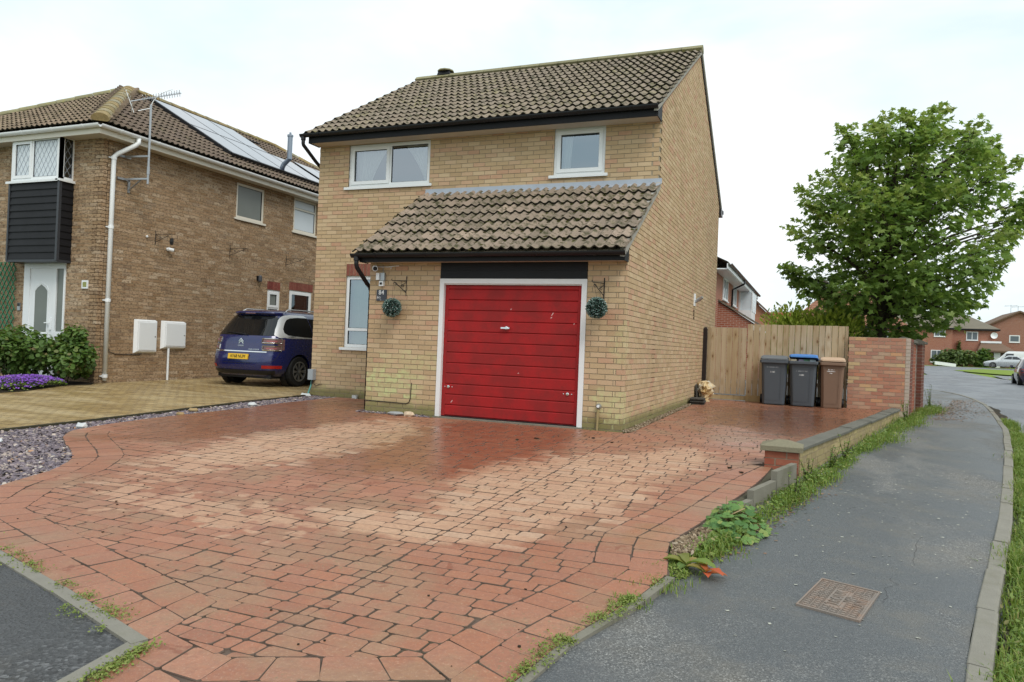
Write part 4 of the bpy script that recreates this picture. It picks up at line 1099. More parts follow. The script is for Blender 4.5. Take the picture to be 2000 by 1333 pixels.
# sensor light + plaque
t = thing('wall_light', 'grey wall light with motion sensor above the house number', 'wall light', (-3.870, 0, 2.08))
m = MB(); m.box(-3.875, -3.795, -.045, .0, 2.02, 2.14); m.build('lamp_box', STEEL, t)
m = MB(); m.box(-3.930, -3.877, -.07, -.004, 2.03, 2.135); m.build('diffuser', UPVC_N, t)
m = MB(); m.box(-3.885, -3.812, -.05, 0, 1.935, 2.012); m.build('sensor_box', UPVC_N, t)
m = MB(); m.lathe((-3.848, -.05, 1.975), [(.020, 0), (.018, -.012), (0, -.018)], 12, axis='y'); m.build('sensor', BLACKP, t)
m = MB(); m.bar((-3.840, -.008, 2.14), (-3.845, -.008, 2.26), .012, .006, (0, 1, 0)); m.build('cable', CEMENT, t)
SLATEP = plain('slate_plaque', (.055, .062, .078), .7, .4, var=.3, sc=12, bump=.3)
t = thing('house_plaque', 'dark slate house number plaque reading 84', 'plaque', (-3.850, 0, 1.79))
m = MB(); m.obox((-3.850, -.012, 1.795), (.088, 0, .0), (0, .009, 0), (.0, 0, .086)); m.build('plate', SLATEP, t)
WHITEL = plain('white_lettering', (.80, .80, .80), .6, .3)
text_obj('lettering', '84', .10, WHITEL, frame_M((-3.852, -.022, 1.835), (1, 0, 0), (0, 0, 1)), t, .001)
text_obj('lettering', 'H', .062, WHITEL, frame_M((-3.905, -.022, 1.757), (1, 0, 0), (0, 0, 1)), t, .001, xs=1.0)
text_obj('lettering', 'i', .05, WHITEL, frame_M((-3.867, -.022, 1.757), (1, 0, 0), (0, 0, 1)), t, .001)
text_obj('lettering', 'l . . .', .030, WHITEL, frame_M((-3.840, -.022, 1.722), (1, 0, 0), (0, 0, 1)), t, .001, xs=1.1)
# cable, stub pipe, electrical box
m = MB(); m.tube([(GL+.0, -.006, .16), (-3.7, -.009, .155), (-3.35, -.009, .15), (-3.30, -.009, .17), (-3.275, -.009, .22), (-3.265, -.009, .47)], .006, 6)
tag(m.build('cable', BLACKP), 'black cable looping along the mossy garage wall foot', 'cable')
t = thing('outside_pipe', 'grey stub pipe with round fitting right of the garage door', 'pipe', (-.33, -.03, -.02))
m = MB(); m.tube([(-.335, -.028, -.03), (-.33, -.028, .27)], .017, 8); m.build('pipe', MOSSBR, t)
m = MB(); m.lathe((-.325, -.0, .31), [(.038, 0), (.038, -.02), (.028, -.045), (.018, -.06), (0, -.06)], 12, axis='y'); m.build('fitting', STEEL, t)
m = MB(); m.lathe((-.322, -.06, .31), [(.020, 0), (.018, -.01), (0, -.012)], 10, axis='y'); m.build('fitting_face', UPVC, t)
t = thing('meter_post', 'grey electrical box on a green pipe at the house corner', 'electrical box', (HL+.05, P0-.06, -.02))
GREYBX = plain('grey_box', (.33, .36, .39), .5, .4); GREENP = plain('green_pipe', (.10, .30, .27), .5, .4)
m = MB(); m.box(HL-.0, HL+.115, P0-.10, P0-.003, .30, .50); m.build('box', GREYBX, t)
m = MB(); m.tube([(HL+.06, P0-.05, .31), (HL+.055, P0-.055, .2), (HL+.03, P0-.10, .05), (HL+.02, P0-.12, -.03)], .016, 8); m.build('pipe', GREENP, t)
m = MB(); m.tube([(HL+.08, P0-.05, .30), (HL+.075, P0-.06, .22)], .02, 8); m.tube([(HL+.09, P0-.02, .21), (HL+.15, P0-.015, .19), (HL+.2, P0-.015, .22), (HL+.27, P0-.015, .225)], .006, 6); m.build('cable', BLACKP, t)
WSTONE = plain('white_stone', (.60, .62, .62), .8, .3, var=.2, sc=15, bump=.3)
def rock(x, y, z, r, label, mat=WSTONE, sq=(1.1, .8, .6), nm='stone'):
    m = MB(); m.blob((0, 0, r*.3), r, 8, sq, .18); o = m.build(nm, mat, loc=Vector((x, y, z))); return tag(o, label, 'stone')
YST = plain('yellow_stone', (.42, .30, .15), .85, .3, var=.3, sc=15)
rock(HL+.02, P0-.16, -.03, .10, 'white quartz stone at the foot of the green pipe')
m = MB(); m.box(-5.55, -5.45, P0-.07, P0-.01, -.01, .06); tag(m.build('paving_offcut', WSTONE), 'white stone block against the front wall foot', 'stone')
rock(-3.42, -.16, -.02, .09, 'grey flat stone at the garage wall foot', plain('grey_stone', (.32, .33, .33), .85, .3), (1.5, .7, .35))
rock(-3.20, -.17, -.015, .08, 'cream stone beside the grey one at the garage wall', plain('cream_stone', (.60, .48, .34), .85, .3), (1.2, .8, .6))
for (x, y, r, lab, mt) in ((-5.98, -.35, .075, 'white stone on the chippings nearest the house', WSTONE), (-6.05, -1.75, .06, 'cream stone beside the yellow one on the slate strip', YST), (-6.22, -1.35, .07, 'rounded yellow stone on the slate strip', YST),
                           (-6.13, -3.25, .085, 'white stone at the narrow end of the slate bed', WSTONE), (-5.95, -4.42, .06, 'pale blue-white stone in the middle of the slate bed', WSTONE), (-5.55, -4.95, .055, 'orange stone in the open slate bed', YST), (-5.75, -5.25, .075, 'white stone by the left edge of the slate bed', WSTONE), (-6.0, -4.9, .055, 'tan stone beside the white stone in the slate bed', YST)):
    rock(x, y, zd(y)-.01, r, lab, mt)
# side wall: movement sensor lamp
t = thing('floodlight', 'white wall lamp with dark head high on the side wall', 'wall lamp', (0, 6.0, 2.22))
m = MB(); m.box(.001, .018, 5.93, 6.10, 2.08, 2.34); m.build('back_plate', UPVC_N, t)
m = MB(); m.tube([(.02, 6.02, 2.17), (.06, 6.02, 2.19), (.10, 6.0, 2.23)], .03, 10); m.tube([(.08, 6.01, 2.205), (.17, 5.98, 2.265)], [.042, .032], 10); m.build('lamp_head', STEEL, t)
AIRB = plain('vent_slots', (.12, .085, .05), .9, .2)
m = MB()
for k in range(3):
    for q in range(2): m.box(.002, .006, 5.93+q*.09, 5.985+q*.09, 1.80+k*.075, 1.855+k*.075)
m.build('air_brick', AIRB, house)
# pile of slates and the plastic bag against the side wall
STS = plain('stacked_slate', (.075, .07, .06), .85, .3, var=.5, sc=12, bump=.4)
t = thing('slate_stack', 'stack of dark roof slates lying against the side wall', 'slates', (.16, 5.75, .04))
for k in range(5):
    m = MB(); a = random.uniform(-.04, .04); zz = .055+k*.026; c = Vector((.17+random.uniform(-.012, .012), 5.86+random.uniform(-.03, .03), zz))
    m.obox(c, (.14, .02+a*.1, 0), (-.02, .27, 0), (0, 0, .010)); m.build('slate', STS, t)
m = MB(); m.obox((.05, 6.62, .25), (.012, 0, .0), (0, .16, .02), (-.02, -.0, .17)); tag(m.build('slate', STS), 'single dark slate propped upright behind the plastic bag', 'slate')
BAGM = Mat('yellowed_polythene', rough=.35, spec=.5)
_n = BAGM.noise(6, 4, .6); BAGM.set('Base Color', BAGM.ramp(_n, [(.3, (.50, .33, .13)), (.5, (.58, .44, .24)), (.66, (.60, .57, .48))])); BAGM.bump(BAGM.noise(13, 5, .7, dist=1.5), .9, .02); BAGM = BAGM.m
m = MB(); R = []; rb = random.Random(4)
for i, (zz, r) in enumerate(((.03, .05), (.05, .10), (.10, .12), (.16, .11), (.22, .15), (.28, .20), (.34, .19), (.39, .21), (.44, .17), (.48, .12), (.50, .04))):
    R.append([(.20+.03*sin(i*2.1)+r*.85*(1+.22*sin(5*2*pi*j/22+i*1.9)+rb.uniform(-.16, .16))*cos(2*pi*j/22), 6.72+.02*cos(i*1.7)+r*1.15*(1+.2*sin(4*2*pi*j/22-i*2.3)+rb.uniform(-.16, .16))*sin(2*pi*j/22), zz+rb.uniform(-.012, .012)) for j in range(22)])
m.loft(R); tag(m.build('plastic_bag', BAGM), 'crumpled yellowed plastic bag beside the fence post at the side wall', 'bag')

# ================================================================== gate, fence, bins, walls
gate = thing('garden_gate', 'pale pine close-board side gate beside the house wall', 'gate', (.53, 7.6, .07))
xs = .095
for k, wd in enumerate((.085, .11, .12, .115, .125, .13, .065, .115)):
    m = MB(); m.hexa([(xs, 7.592, .20), (xs+wd-.009, 7.566, .20), (xs+wd-.009, 7.60, .20), (xs, 7.60, .20), (xs, 7.592, 1.70), (xs+wd-.009, 7.566, 1.70), (xs+wd-.009, 7.60, 1.70), (xs, 7.60, 1.70)])
    m.build('gate_board', PINE, gate); xs += wd
for zz in (.35, 1.4): m = MB(); m.box(.09, .96, 7.602, 7.65, zz, zz+.1); m.build('rail', PINE, gate)
m = MB(); m.box(.09, .965, 7.60, 7.64, .075, .175); tag(m.build('gravel_board', PINE_R), 'low pine board on the ground under the gate', 'board')
m = MB(); m.box(-.0, .085, 7.54, 7.63, .02, 1.66); m.loft([[(0, 7.54, 1.66), (.085, 7.54, 1.66), (.085, 7.63, 1.66), (0, 7.63, 1.66)], [(.02, 7.56, 1.70), (.065, 7.56, 1.70), (.065, 7.61, 1.70), (.02, 7.61, 1.70)]])
tag(m.build('gate_post', DARKWOOD), 'dark stained post between the side wall and the gate', 'post')
fence = thing('board_fence', 'pale pine close-board fence behind the three wheelie bins', 'fence', (2.0, 7.55, .07))
xs = .975; n = 17; wds = [.127, .132, .118, .122, .13, .125, .12, .118, .124, .122, .12, .126, .122, .132, .128, .13, .07]
tot = sum(wds); f = (3.04-.975)/tot
for k, wd in enumerate(wds):
    wd *= f; top = 1.79+random.uniform(-.004, .004); yy = 7.56-.09*k/17
    m = MB(); m.hexa([(xs, yy+.008, .19), (xs+wd-.009, yy-.020, .19), (xs+wd-.009, yy+.018, .19), (xs, yy+.018, .19), (xs, yy+.008, top), (xs+wd-.009, yy-.020, top), (xs+wd-.009, yy+.018, top), (xs, yy+.018, top)])
    m.build('fence_board', PINE, fence); xs += wd
m = MB(); m.hexa([(.97, 7.53, .06), (3.04, 7.44, .06), (3.04, 7.48, .06), (.97, 7.57, .06), (.97, 7.53, .20), (3.04, 7.44, .20), (3.04, 7.48, .20), (.97, 7.57, .20)]); m.build('gravel_board', PINE_R, fence)
for zz in (.5, 1.0, 1.5): m = MB(); m.bar((.98, 7.61, zz), (3.04, 7.53, zz), .05, .08); m.build('rail', PINE, fence)

def bin_(x, y, z, rz, body, lid, label, w_=.58, dp=.72, h=.97, liftlid=0.0, txt=None, pack=None):
    t = thing('wheelie_bin', label, 'wheelie bin', (x, y, z), rz, group='wheelie bins in front of the fence')
    def ring(wd, d0, d1, zz, ch=.045):
        a = wd/2
        return [(-a+ch, d0, zz), (a-ch, d0, zz), (a, d0+ch, zz), (a, d1-ch, zz), (a-ch, d1, zz), (-a+ch, d1, zz), (-a, d1-ch, zz), (-a, d0+ch, zz)]
    m = MB(); m.loft([ring(w_*.77, .06, dp*.70, .015), ring(w_*.775, .055, dp*.70, .04), ring(w_*.90, .0, dp*.92, h-.09), ring(w_*.905, -.002, dp*.925, h-.07)]); m.build('body', body, t, loc=Vector((0, 0, 0)))
    m = MB()   # raised panel and rib on the front
    fy = lambda zz: .055-(.055)*(zz-.04)/(h-.13)
    for xa, xb in ((-w_*.33, w_*.20), (w_*.245, w_*.255)):
        ta, tb = .10, h-.16
        m.hexa([(xa*.9, fy(ta)-.006, ta), (xb*.9, fy(ta)-.006, ta), (xb*.9, fy(ta)+.02, ta), (xa*.9, fy(ta)+.02, ta), (xa, fy(tb)-.006, tb), (xb, fy(tb)-.006, tb), (xb, fy(tb)+.02, tb), (xa, fy(tb)+.02, tb)])
    m.build('front_panel', body, t, loc=Vector((0, 0, 0)))
    m = MB(); m.loft([ring(w_*.97, -.045, dp*.95, h-.085, .03), ring(w_, -.06, dp*.97, h-.075, .03), ring(w_, -.06, dp*.97, h-.03, .03), ring(w_*.985, -.05, dp*.96, h-.018, .03)]); m.build('rim', body, t, loc=Vector((0, 0, 0)))
    m = MB(); L0 = h-.012; 
    pts = [ring(w_*.96, -.06, dp*.97, 0, .035), ring(w_*.96, -.06, dp*.97, .03, .035), ring(w_*.92, .10, dp*.93, .075, .05), ring(w_*.72, .22, dp*.80, .095, .05)]
    m.loft(pts); me = m.mesh('lid', lid); me.transform(Matrix.Translation((0, dp*.95, L0)) @ Matrix.Rotation(-liftlid, 4, 'X') @ Matrix.Translation((0, -dp*.95, 0)))
    o = link(bpy.data.objects.new('lid', me), t, Vector((0, 0, 0)))
    m = MB(); m.tube([(-w_*.36, dp*1.0, h-.03), (w_*.36, dp*1.0, h-.03)], .016, 8)
    for q in (-1, 1): m.bar((q*w_*.36, dp*.93, h-.04), (q*w_*.36, dp*1.0, h-.03), .03, .035)
    m.build('handle', body, t, loc=Vector((0, 0, 0)))
    for q in (-1, 1):
        m = MB(); m.lathe((q*w_*.46-.02, dp*.74, .10), [(0, 0), (.085, 0), (.10, .012), (.10, .038), (.085, .05), (0, .05)], 16, axis='x'); m.build('wheel', BLACKP, t, loc=Vector((0, 0, 0)))
    if txt:
        for (s_, sz, zz, col, xs_) in txt:
            if s_[0] == '#':      # worn print, too faint to read: a row of pale flecks
                k = MB(); n_ = int(s_[1:])
                for i in range(n_):
                    if random.random() < .12: continue
                    x_ = (i-n_/2)*sz*.62; h_ = sz*random.uniform(.35, .5); k.box(x_, x_+sz*random.uniform(.2, .5), -h_, h_, 0, .0005)
                me = k.mesh('print', col)
            else: me = text_mesh(s_, sz, col, .0005, 'CENTER', xs_)
            me.transform(frame_M((-w_*.05, fy(zz)-.0075, zz), (1, 0, 0), (0, .062, 1)))
            link(bpy.data.objects.new('lettering', me), t, Vector((0, 0, 0)))
    return t
BINB = plain('blue_grey_plastic', (.078, .092, .108), .55, .4, var=.2, sc=4)
LIDG = plain('grey_plastic_lid', (.14, .155, .17), .5, .4, var=.15)
LIDB = plain('blue_plastic_lid', (.07, .24, .62), .45, .45, var=.12)
BINBR = plain('brown_plastic', (.20, .125, .085), .6, .35, var=.15, sc=4)
LIDBR = plain('tan_plastic_lid', (.56, .40, .28), .6, .35, var=.15)
GREYL = plain('grey_print', (.25, .27, .29), .6, .3)
bin_(1.595, 6.82, .062, .02, BINB, LIDG, 'blue-grey wheelie bin with a grey lid, nearest the house', txt=(('#13', .030, .80, GREYL, 1.0), ('1181', .052, .70, WHITEL, 1.0)))
bin_(2.165, 6.80, .062, -.04, BINB, LIDB, 'blue-grey wheelie bin with a bright blue lid ajar', liftlid=.10, txt=(('#13', .030, .74, GREYL, 1.0), ('1180', .052, .66, WHITEL, 1.0)))
bin_(2.735, 6.84, .05, .03, BINBR, LIDBR, 'brown garden-waste wheelie bin with a tan lid by the brick wall', w_=.50, dp=.62, liftlid=.02, h=.98, txt=(('#9', .022, .81, WHITEL, 1.0), ('#11', .024, .775, WHITEL, 1.0), ('#4', .020, .735, WHITEL, 1.0)))
# rubbish showing under the blue lid
t = thing('waste_packaging', 'card and plastic packaging showing under the ajar blue lid', 'packaging', (2.165, 6.82, .99))
for k, (x, col) in enumerate(((1.98, (.62, .55, .40)), (2.13, (.22, .20, .30)), (2.24, (.05, .16, .09)), (2.35, (.20, .26, .30)))):
    m = MB(); m.obox((x, 6.86, 1.015), (.055, .01*k, 0), (0, .06, 0), (0, 0, .035)); m.build('wrapper', plain('wrapper_%s' % 'abcd'[k], col, .5, .4), t)

# ---- tall garden wall: end facing us in mixed brick, flank along the pavement in dark red with piers
tall = thing('garden_wall', 'tall mixed red brick garden wall with dark red flank along the pavement', 'wall', (3.6, 7.35, .06))
TD = Vector((.196, .9806, 0)); TN = Vector((.9806, -.196, 0)); TO = Vector((4.195, 7.31, 0))
tw_t = lambda u, z, d: (u, 7.30-d, z)
def tw_f(off): return lambda u, z, d: tuple(TO+TD*u+TN*(d+off)+Vector((0, 0, z)))
m = MB(); m.box(3.045, 4.19, 7.307, 7.50, -.3, 1.565); m.build('wall', MORTAR_D, tall)
B = []
for r in brick_rects(cl(3.04), cl(4.108), .065, 1.565, [], 0, shift=3.04): B.append((r, tw_t, REDMIX))
for r in brick_rects(cl(4.112), cl(4.20), -.16, 1.565, [], 1, shift=4.112, L=.3): B.append((r, tw_t, PINKST))
fl0, fl1, fl2 = tw_f(0.0), tw_f(-.10), tw_f(.03)
m = MB()
for a, b, of in ((.012, .61, 0.0), (.60, 2.27, -.10), (2.265, 2.885, .03)):
    p = [TO+TD*a+TN*(of-.25), TO+TD*a+TN*(of-.008), TO+TD*b+TN*(of-.008), TO+TD*b+TN*(of-.25)]
    m.hexa([(q.x, q.y, -.3) for q in p]+[(q.x, q.y, 1.56) for q in p])
m.build('wall', MORTAR_G, tall)
for r in brick_rects(cl(.0), cl(.62), -.16, 1.565, [], 0, shift=0): B.append((r, fl0, DARKRED))
for r in brick_rects(cl(.62), cl(2.25), -.16, 1.50, [], 1, shift=.62): B.append((r, fl1, REDBR if r[2] < .0 else DARKRED if r[2] > 2 else REDBR))
for r in brick_rects(cl(2.25), cl(2.9), -.16, 1.50, [], 0, shift=2.25): B.append((r, fl2, DARKRED))
m = MB()
emit_bricks(B, tall)
for a, b, of, ov in ((.55, 1.35, -.10, .05), (1.36, 2.2, -.10, .05), (2.2, 2.95, .03, .05)):
    m = MB(); P1 = [TO+TD*a+TN*(of-.26), TO+TD*a+TN*(of+ov), TO+TD*b+TN*(of+ov), TO+TD*b+TN*(of-.26)]; mid = [TO+TD*a+TN*(of-.10), TO+TD*b+TN*(of-.10)]
    z0_ = 1.51 if of < .1 else 1.51
    m.hexa([(q.x, q.y, z0_) for q in P1]+[(q.x, q.y, z0_+.05) for q in P1])
    m.hexa([(q.x, q.y, z0_+.05) for q in P1]+[(mid[0].x, mid[0].y, z0_+.11), (mid[0].x+.001, mid[0].y, z0_+.11), (mid[1].x, mid[1].y, z0_+.11), (mid[1].x-.001, mid[1].y, z0_+.11)])
    m.build('coping_stone', COPING, tall)

# ---- low wall and its pier
low = thing('low_wall', 'low mossy buff brick wall with dark coping beside the pavement', 'wall', (2.9, 2.6, -.15))
LO = Vector((2.285, -1.30, 0)); LE = Vector((4.02, 7.22, 0)); LD = (LE-LO).normalized(); LN = Vector((LD.y, -LD.x, 0)); LL = (LE-LO).length
tw_l = lambda u, z, d: tuple(LO+LD*u+LN*d+Vector((0, 0, z)))
tw_b = lambda u, z, d: tuple(LO+LD*(LL-u)-LN*(d+.11)+Vector((0, 0, z)))
m = MB(); p = [LO-LN*.104, LO-LN*.007, LE-LN*.007, LE-LN*.104]; m.hexa([(q.x, q.y, -.4) for q in p]+[(q.x, q.y, .085) for q in p]); m.build('wall', MORTAR, low)
B = [(r, tw_l, MOSSBR) for r in brick_rects(cl(0), cl(LL), -.30, .075, [], 0)]
emit_bricks(B, low)
B = [(r, tw_b, MOSSBR) for r in brick_rects(cl(0), cl(LL), -.15, .075, [], 0)]
m = MB()
for r, tw, mt in B: brick_shape(m, r, tw, 0, depth=.002)
kind(m.build('brickwork', MOSSBR, low), 'stuff')
k = 0; u = .02
while u < LL-.05:
    l = min(.60, LL-u); m = MB(); j = random.uniform(-.006, .006)
    pr = [(-.145, .078), (.03, .078), (.032, .108), (.02, .118), (-.135, .128), (-.147, .115)]
    R = [[tw_l(uu, z_+j, d_) for d_, z_ in pr] for uu in (u, u+l-.008)]; m.loft(R); m.build('coping_stone', COPING, low); u += l
pier = thing('wall_pier', 'short red brick pier with pebbled pyramid cap at the low wall end', 'pier', (2.10, -1.43, -.24))
PX0, PX1, PY0, PY1 = 1.938, 2.272, -1.60, -1.27
m = MB(); m.box(PX0+.007, PX1-.007, PY0+.007, PY1-.007, -.4, .092); m.build('wall', MORTAR, pier)
for j in range(5):
    z0_ = -.285+j*.075
    for face in range(4):
        for (a, b) in (((.0, .215), (.225, .334)) if (j+face) % 2 == 0 else ((.0, .1025), (.1125, .334))):
            F = {0: lambda u, z, d: (PX0+u, PY0-d, z), 1: lambda u, z, d: (PX1+d, PY0+u*.988, z), 2: lambda u, z, d: (PX1-u, PY1+d, z), 3: lambda u, z, d: (PX0-d, PY1-u*.988, z)}[face]
            m = MB(); brick_shape(m, (a+.002, b-.003, z0_+.005, a+.002, b-.003, z0_+.07), F, .0, depth=.02+.001*face); m.build('brick', REDBR, pier)
m = MB(); o = .045
m.loft([[(PX0-o, PY0-o, .095), (PX1+o, PY0-o, .095), (PX1+o, PY1+o, .095), (PX0-o, PY1+o, .095)], [(PX0-o, PY0-o, .145), (PX1+o, PY0-o, .145), (PX1+o, PY1+o, .145), (PX0-o, PY1+o, .145)], [(2.06, -1.47, .20), (2.15, -1.47, .20), (2.15, -1.40, .20), (2.06, -1.40, .20)]]); m.build('cap_stone', CAPST, pier)
# stepped concrete edgings in front of the pier
EA = Vector((1.80, -3.75, 0)); ET = (Vector((2.24, -1.80, 0))-EA).normalized(); EN = Vector((ET.y, -ET.x, 0))
for (a, b, zt, lab) in ((1.33, 2.05, 0.0, 'tallest upright concrete edging slab, against the red brick pier'), (.62, 1.31, -.085, 'middle concrete edging slab of the stepped three'), (.13, .60, -.16, 'lowest concrete edging slab among the mallow leaves')):
    p = [EA+ET*a-EN*.045, EA+ET*a+EN*.012, EA+ET*b+EN*.012, EA+ET*b-EN*.045]
    m = MB(); m.hexa([(q.x, q.y, -.4) for q in p]+[(q.x, q.y, zt) for q in p]); tag(m.build('concrete_edging', CONC), lab, 'edging', 'stepped concrete edging slabs by the pier')
# rough concrete kerb under the drive's right edge
m = MB(); E_ = [(2.03, -1.62), (1.965, -2.4), (1.735, -3.81), (1.55, -4.81)]
for (a, b) in zip(E_, E_[1:]): m.hexa([(a[0]-.01, a[1], -.4), (b[0]-.01, b[1], -.4), (b[0]+.035, b[1], -.4), (a[0]+.035, a[1], -.4), (a[0]-.01, a[1], zd(a[1])-.014), (b[0]-.01, b[1], zd(b[1])-.014), (b[0]+.035, b[1], zd(b[1])-.03), (a[0]+.035, a[1], zd(a[1])-.03)])
m.build('edge_beam', plain('dark_mossy_concrete', (.10, .09, .06), .95, .2, var=.5, sc=9, bump=.6), drive)

# ---- inspection cover in the pavement
IRONR = Mat('rusty_cast_iron', rough=.65, spec=.4); _n = IRONR.noise(7, 5, .65); IRONR.set('Base Color', IRONR.ramp(_n, [(.3, (.19, .165, .145)), (.5, (.22, .18, .15)), (.62, (.25, .18, .14)), (.75, (.29, .18, .115))])); IRONR.bump(IRONR.noise(90, 3, .7), .4, .003); IRONR = IRONR.m
MC = [(2.49, -5.01), (2.79, -5.10), (2.66, -5.66), (2.36, -5.53)]
mo = Vector((2.575, -5.325, 0)); mo.z = zp(mo.y)+.006
ux = (Vector((2.79-2.49+2.66-2.36, -5.10+5.01-5.66+5.53, 0))/2); uy = Vector((2.49-2.36+2.79-2.66, -5.01+5.53-5.10+5.66, 0))/2
mh = thing('inspection_cover', 'rusty rectangular cast iron inspection cover set in the pavement', 'manhole cover', mo)
def mp_(a, b, z): q = mo+ux*(a-.5)+uy*(b-.5); return (q.x, q.y, zp(q.y)+.004+z)
def slab_(m, a0, a1, b0, b1, z0_, z1_): m.hexa([mp_(a0, b0, z0_), mp_(a1, b0, z0_), mp_(a1, b1, z0_), mp_(a0, b1, z0_), mp_(a0, b0, z1_), mp_(a1, b0, z1_), mp_(a1, b1, z1_), mp_(a0, b1, z1_)])
m = MB(); e = .025
slab_(m, -e, 1+e, -e, .004, -.02, .008); slab_(m, -e, 1+e, .996, 1+e, -.02, .008); slab_(m, -e, .004, 0, 1, -.02, .008); slab_(m, .996, 1+e, 0, 1, -.02, .008); m.build('frame', IRONR, mh)
m = MB(); slab_(m, .012, .988, .008, .992, -.02, .002); m.build('plate', IRONR, mh)
m = MB(); nr, nc = 15, 6
for i in range(nr):
    for j in range(nc):
        a0, b0 = .03+j*.158, .025+i*.0635; ca, cb = a0+.07, b0+.03
        if .31 < ca < .69 and .22 < cb < .80: continue
        if ca > .80 and .38 < cb < .78: continue
        if ca < .24 and .42 < cb < .66 and j == 1: continue
        slab_(m, a0, a0+.13, b0+.014, b0+.040, 0, .006); slab_(m, a0, a0+.03, b0+.004, b0+.050, 0, .006); slab_(m, a0+.10, a0+.13, b0+.004, b0+.050, 0, .006)
slab_(m, .34, .37, .25, .78, 0, .006); slab_(m, .56, .59, .25, .78, 0, .006)
m.build('tread_pattern', IRONR, mh)
for s_, sz, a, b in (('UNITED', .075, .87, .58), ('POST', .06, .22, .54), ('TRONIC', .085, .465, .52), ('D400', .045, .645, .52)):
    me = text_mesh(s_, sz, IRONR, .003); q = mp_(a, b, .004)
    me.transform(frame_M(q, uy, -ux)); link(bpy.data.objects.new('lettering', me), mh)
# ================================================================== the neighbour's brown brick house
XN, YN = -11.1, .889
NBH = thing('neighbour_house', 'brown brick house with white gutters, black clad bay and solar panels', 'house', (XN, YN, 0))
tn_f = lambda u, z, d: (u, YN-d, z)                    # front, facing the street
tn_s = lambda u, z, d: (XN+d, u, z)                    # flank above the drive
NW1 = (4.66, 5.66, 4.03, 4.91); NW2 = (6.87, 7.87, 4.04, 4.98); NW3 = (5.93, 6.43, 1.3, 2.335); ND1 = (6.82, 7.80, .12, 2.40)
DOOR = (-13.28, -12.03, .05, 2.445)
wall_panels('wall', tn_s, YN+.007, 13.85, -.25, 5.05, [NW1, NW2, NW3, ND1], MORTAR_D, NBH)
wall_panels('wall', tn_f, -18.4, XN-.007, -.25, 5.05, [DOOR], MORTAR_D, NBH)
m = MB(); m.poly([(-18.4, YN, -.2), (-18.4, 13.85, -.2), (-18.4, 13.85, 5), (-18.4, YN, 5)]); m.poly([(-18.4, 13.85, -.2), (XN, 13.85, -.2), (XN, 13.85, 5), (-18.4, 13.85, 5)]); m.build('wall', MORTAR_D, NBH)
B = []
def ec_nf(p, l0, l1, r0, r1): k = 0 if p == 0 else .1125; return l0, l1, r0-k, r1-k
def ec_ns(p, l0, l1, r0, r1): k = .1125 if p == 0 else 0; return l0+k, l1+k, r0, r1
for r in brick_rects(cl(-16.2), cl(XN), -.075, 5.03, [DOOR, (-13.4, -11.95, 2.46, 5.03)], 0, shift=XN, endcut=ec_nf): B.append((r, tn_f, BROWN))
for r in brick_rects(cl(YN), cl(9.2), -.075, 5.03, [NW1, NW2, (NW3[0], NW3[1], NW3[2], NW3[3]+.225), (ND1[0], ND1[1], ND1[2], ND1[3]+.225)], 0, shift=YN, endcut=ec_ns): B.append((r, tn_s, BROWN))
emit_bricks(B, NBH)
LINT = brick_mat('maroon_soldier_brick', [(0, (.16, .035, .03)), (1, (.21, .05, .04))], grain=.1)
for q in (NW3, ND1):
    n = int((q[1]-q[0]+.02)/.075)
    for k in range(n+1):
        u = q[0]-.02+k*.075; m = MB(); brick_shape(m, (u, u+.064, q[3]+.008, u, u+.064, q[3]+.222), tn_s, .002); m.build('lintel_brick', LINT, NBH)
window(NBH, tn_s, *NW1, glass=FROST_D, frame=CREAM, inset=.02, room=False)
window(NBH, tn_s, *NW2, bars_z=(4.68,), glass=FROST, frame=CREAM, inset=.02, room=False)
window(NBH, tn_s, *NW3, bars_z=(1.86,), sash=(1,), glass=FROST_D, inset=.02, room=False)
window(NBH, tn_s, *ND1, sash=(0,), glass=GLASS_D, inset=.02, sill=False, name='side_door')
# bay over the front door
BX0, BX1, BYF = -13.44, -11.915, YN-.31
bay = MB(); bay.box(BX0+.02, BX1-.02, BYF+.02, YN-.001, 2.49, 4.08); bay = bay.build('bay', BLACKB, NBH)
for k in range(11):
    z0_ = 2.49+k*.1445; z1_ = min(z0_+.150, 4.085)
    m = MB(); R = []
    for x in (BX0+.045, BX1-.045): R.append([(x, BYF+.016, z0_), (x, BYF-.012, z0_), (x, BYF-.012, z0_+.012), (x, BYF+.006, z1_-.02), (x, BYF+.008, z1_), (x, BYF+.016, z1_)])
    m.loft(R); m.build('cladding_board', BLACKB, bay)
    m = MB(); R = []
    for y_ in (BYF+.04, YN-.004): R.append([(BX1-.016, y_, z0_), (BX1+.010, y_, z0_), (BX1+.010, y_, z0_+.012), (BX1-.006, y_, z1_-.02), (BX1-.008, y_, z1_), (BX1-.016, y_, z1_)])
    m.loft(R); m.build('cladding_board', BLACKB, bay)
m = MB()
for (a, b) in ((BX0-.0, BX0+.045), (BX1-.045, BX1+.014)): m.box(a, b, BYF-.018, BYF+.04, 2.46, 4.09)
m.box(BX0, BX1+.01, BYF-.01, YN-.002, 2.44, 2.488); m.build('corner_trim', plain('dark_grey_trim', (.035, .038, .045), .4, .4), bay)
tb_f = lambda u, z, d: (u, BYF+.03-d, z); tb_s = lambda u, z, d: (BX1-.03+d, u, z)
window(NBH, tb_f, BX0+.0, BX1-.085, 4.13, 5.03, bars_u=(-12.80,), sash=(0,), inset=.0, fw=.075, lead=True, glass=FROST, room=False, sill_out=.12)
window(NBH, tb_s, BYF+.03, YN+.02, 4.13, 5.03, inset=.0, fw=.055, lead=True, glass=GLASS_D, room=False, sill_out=.12)
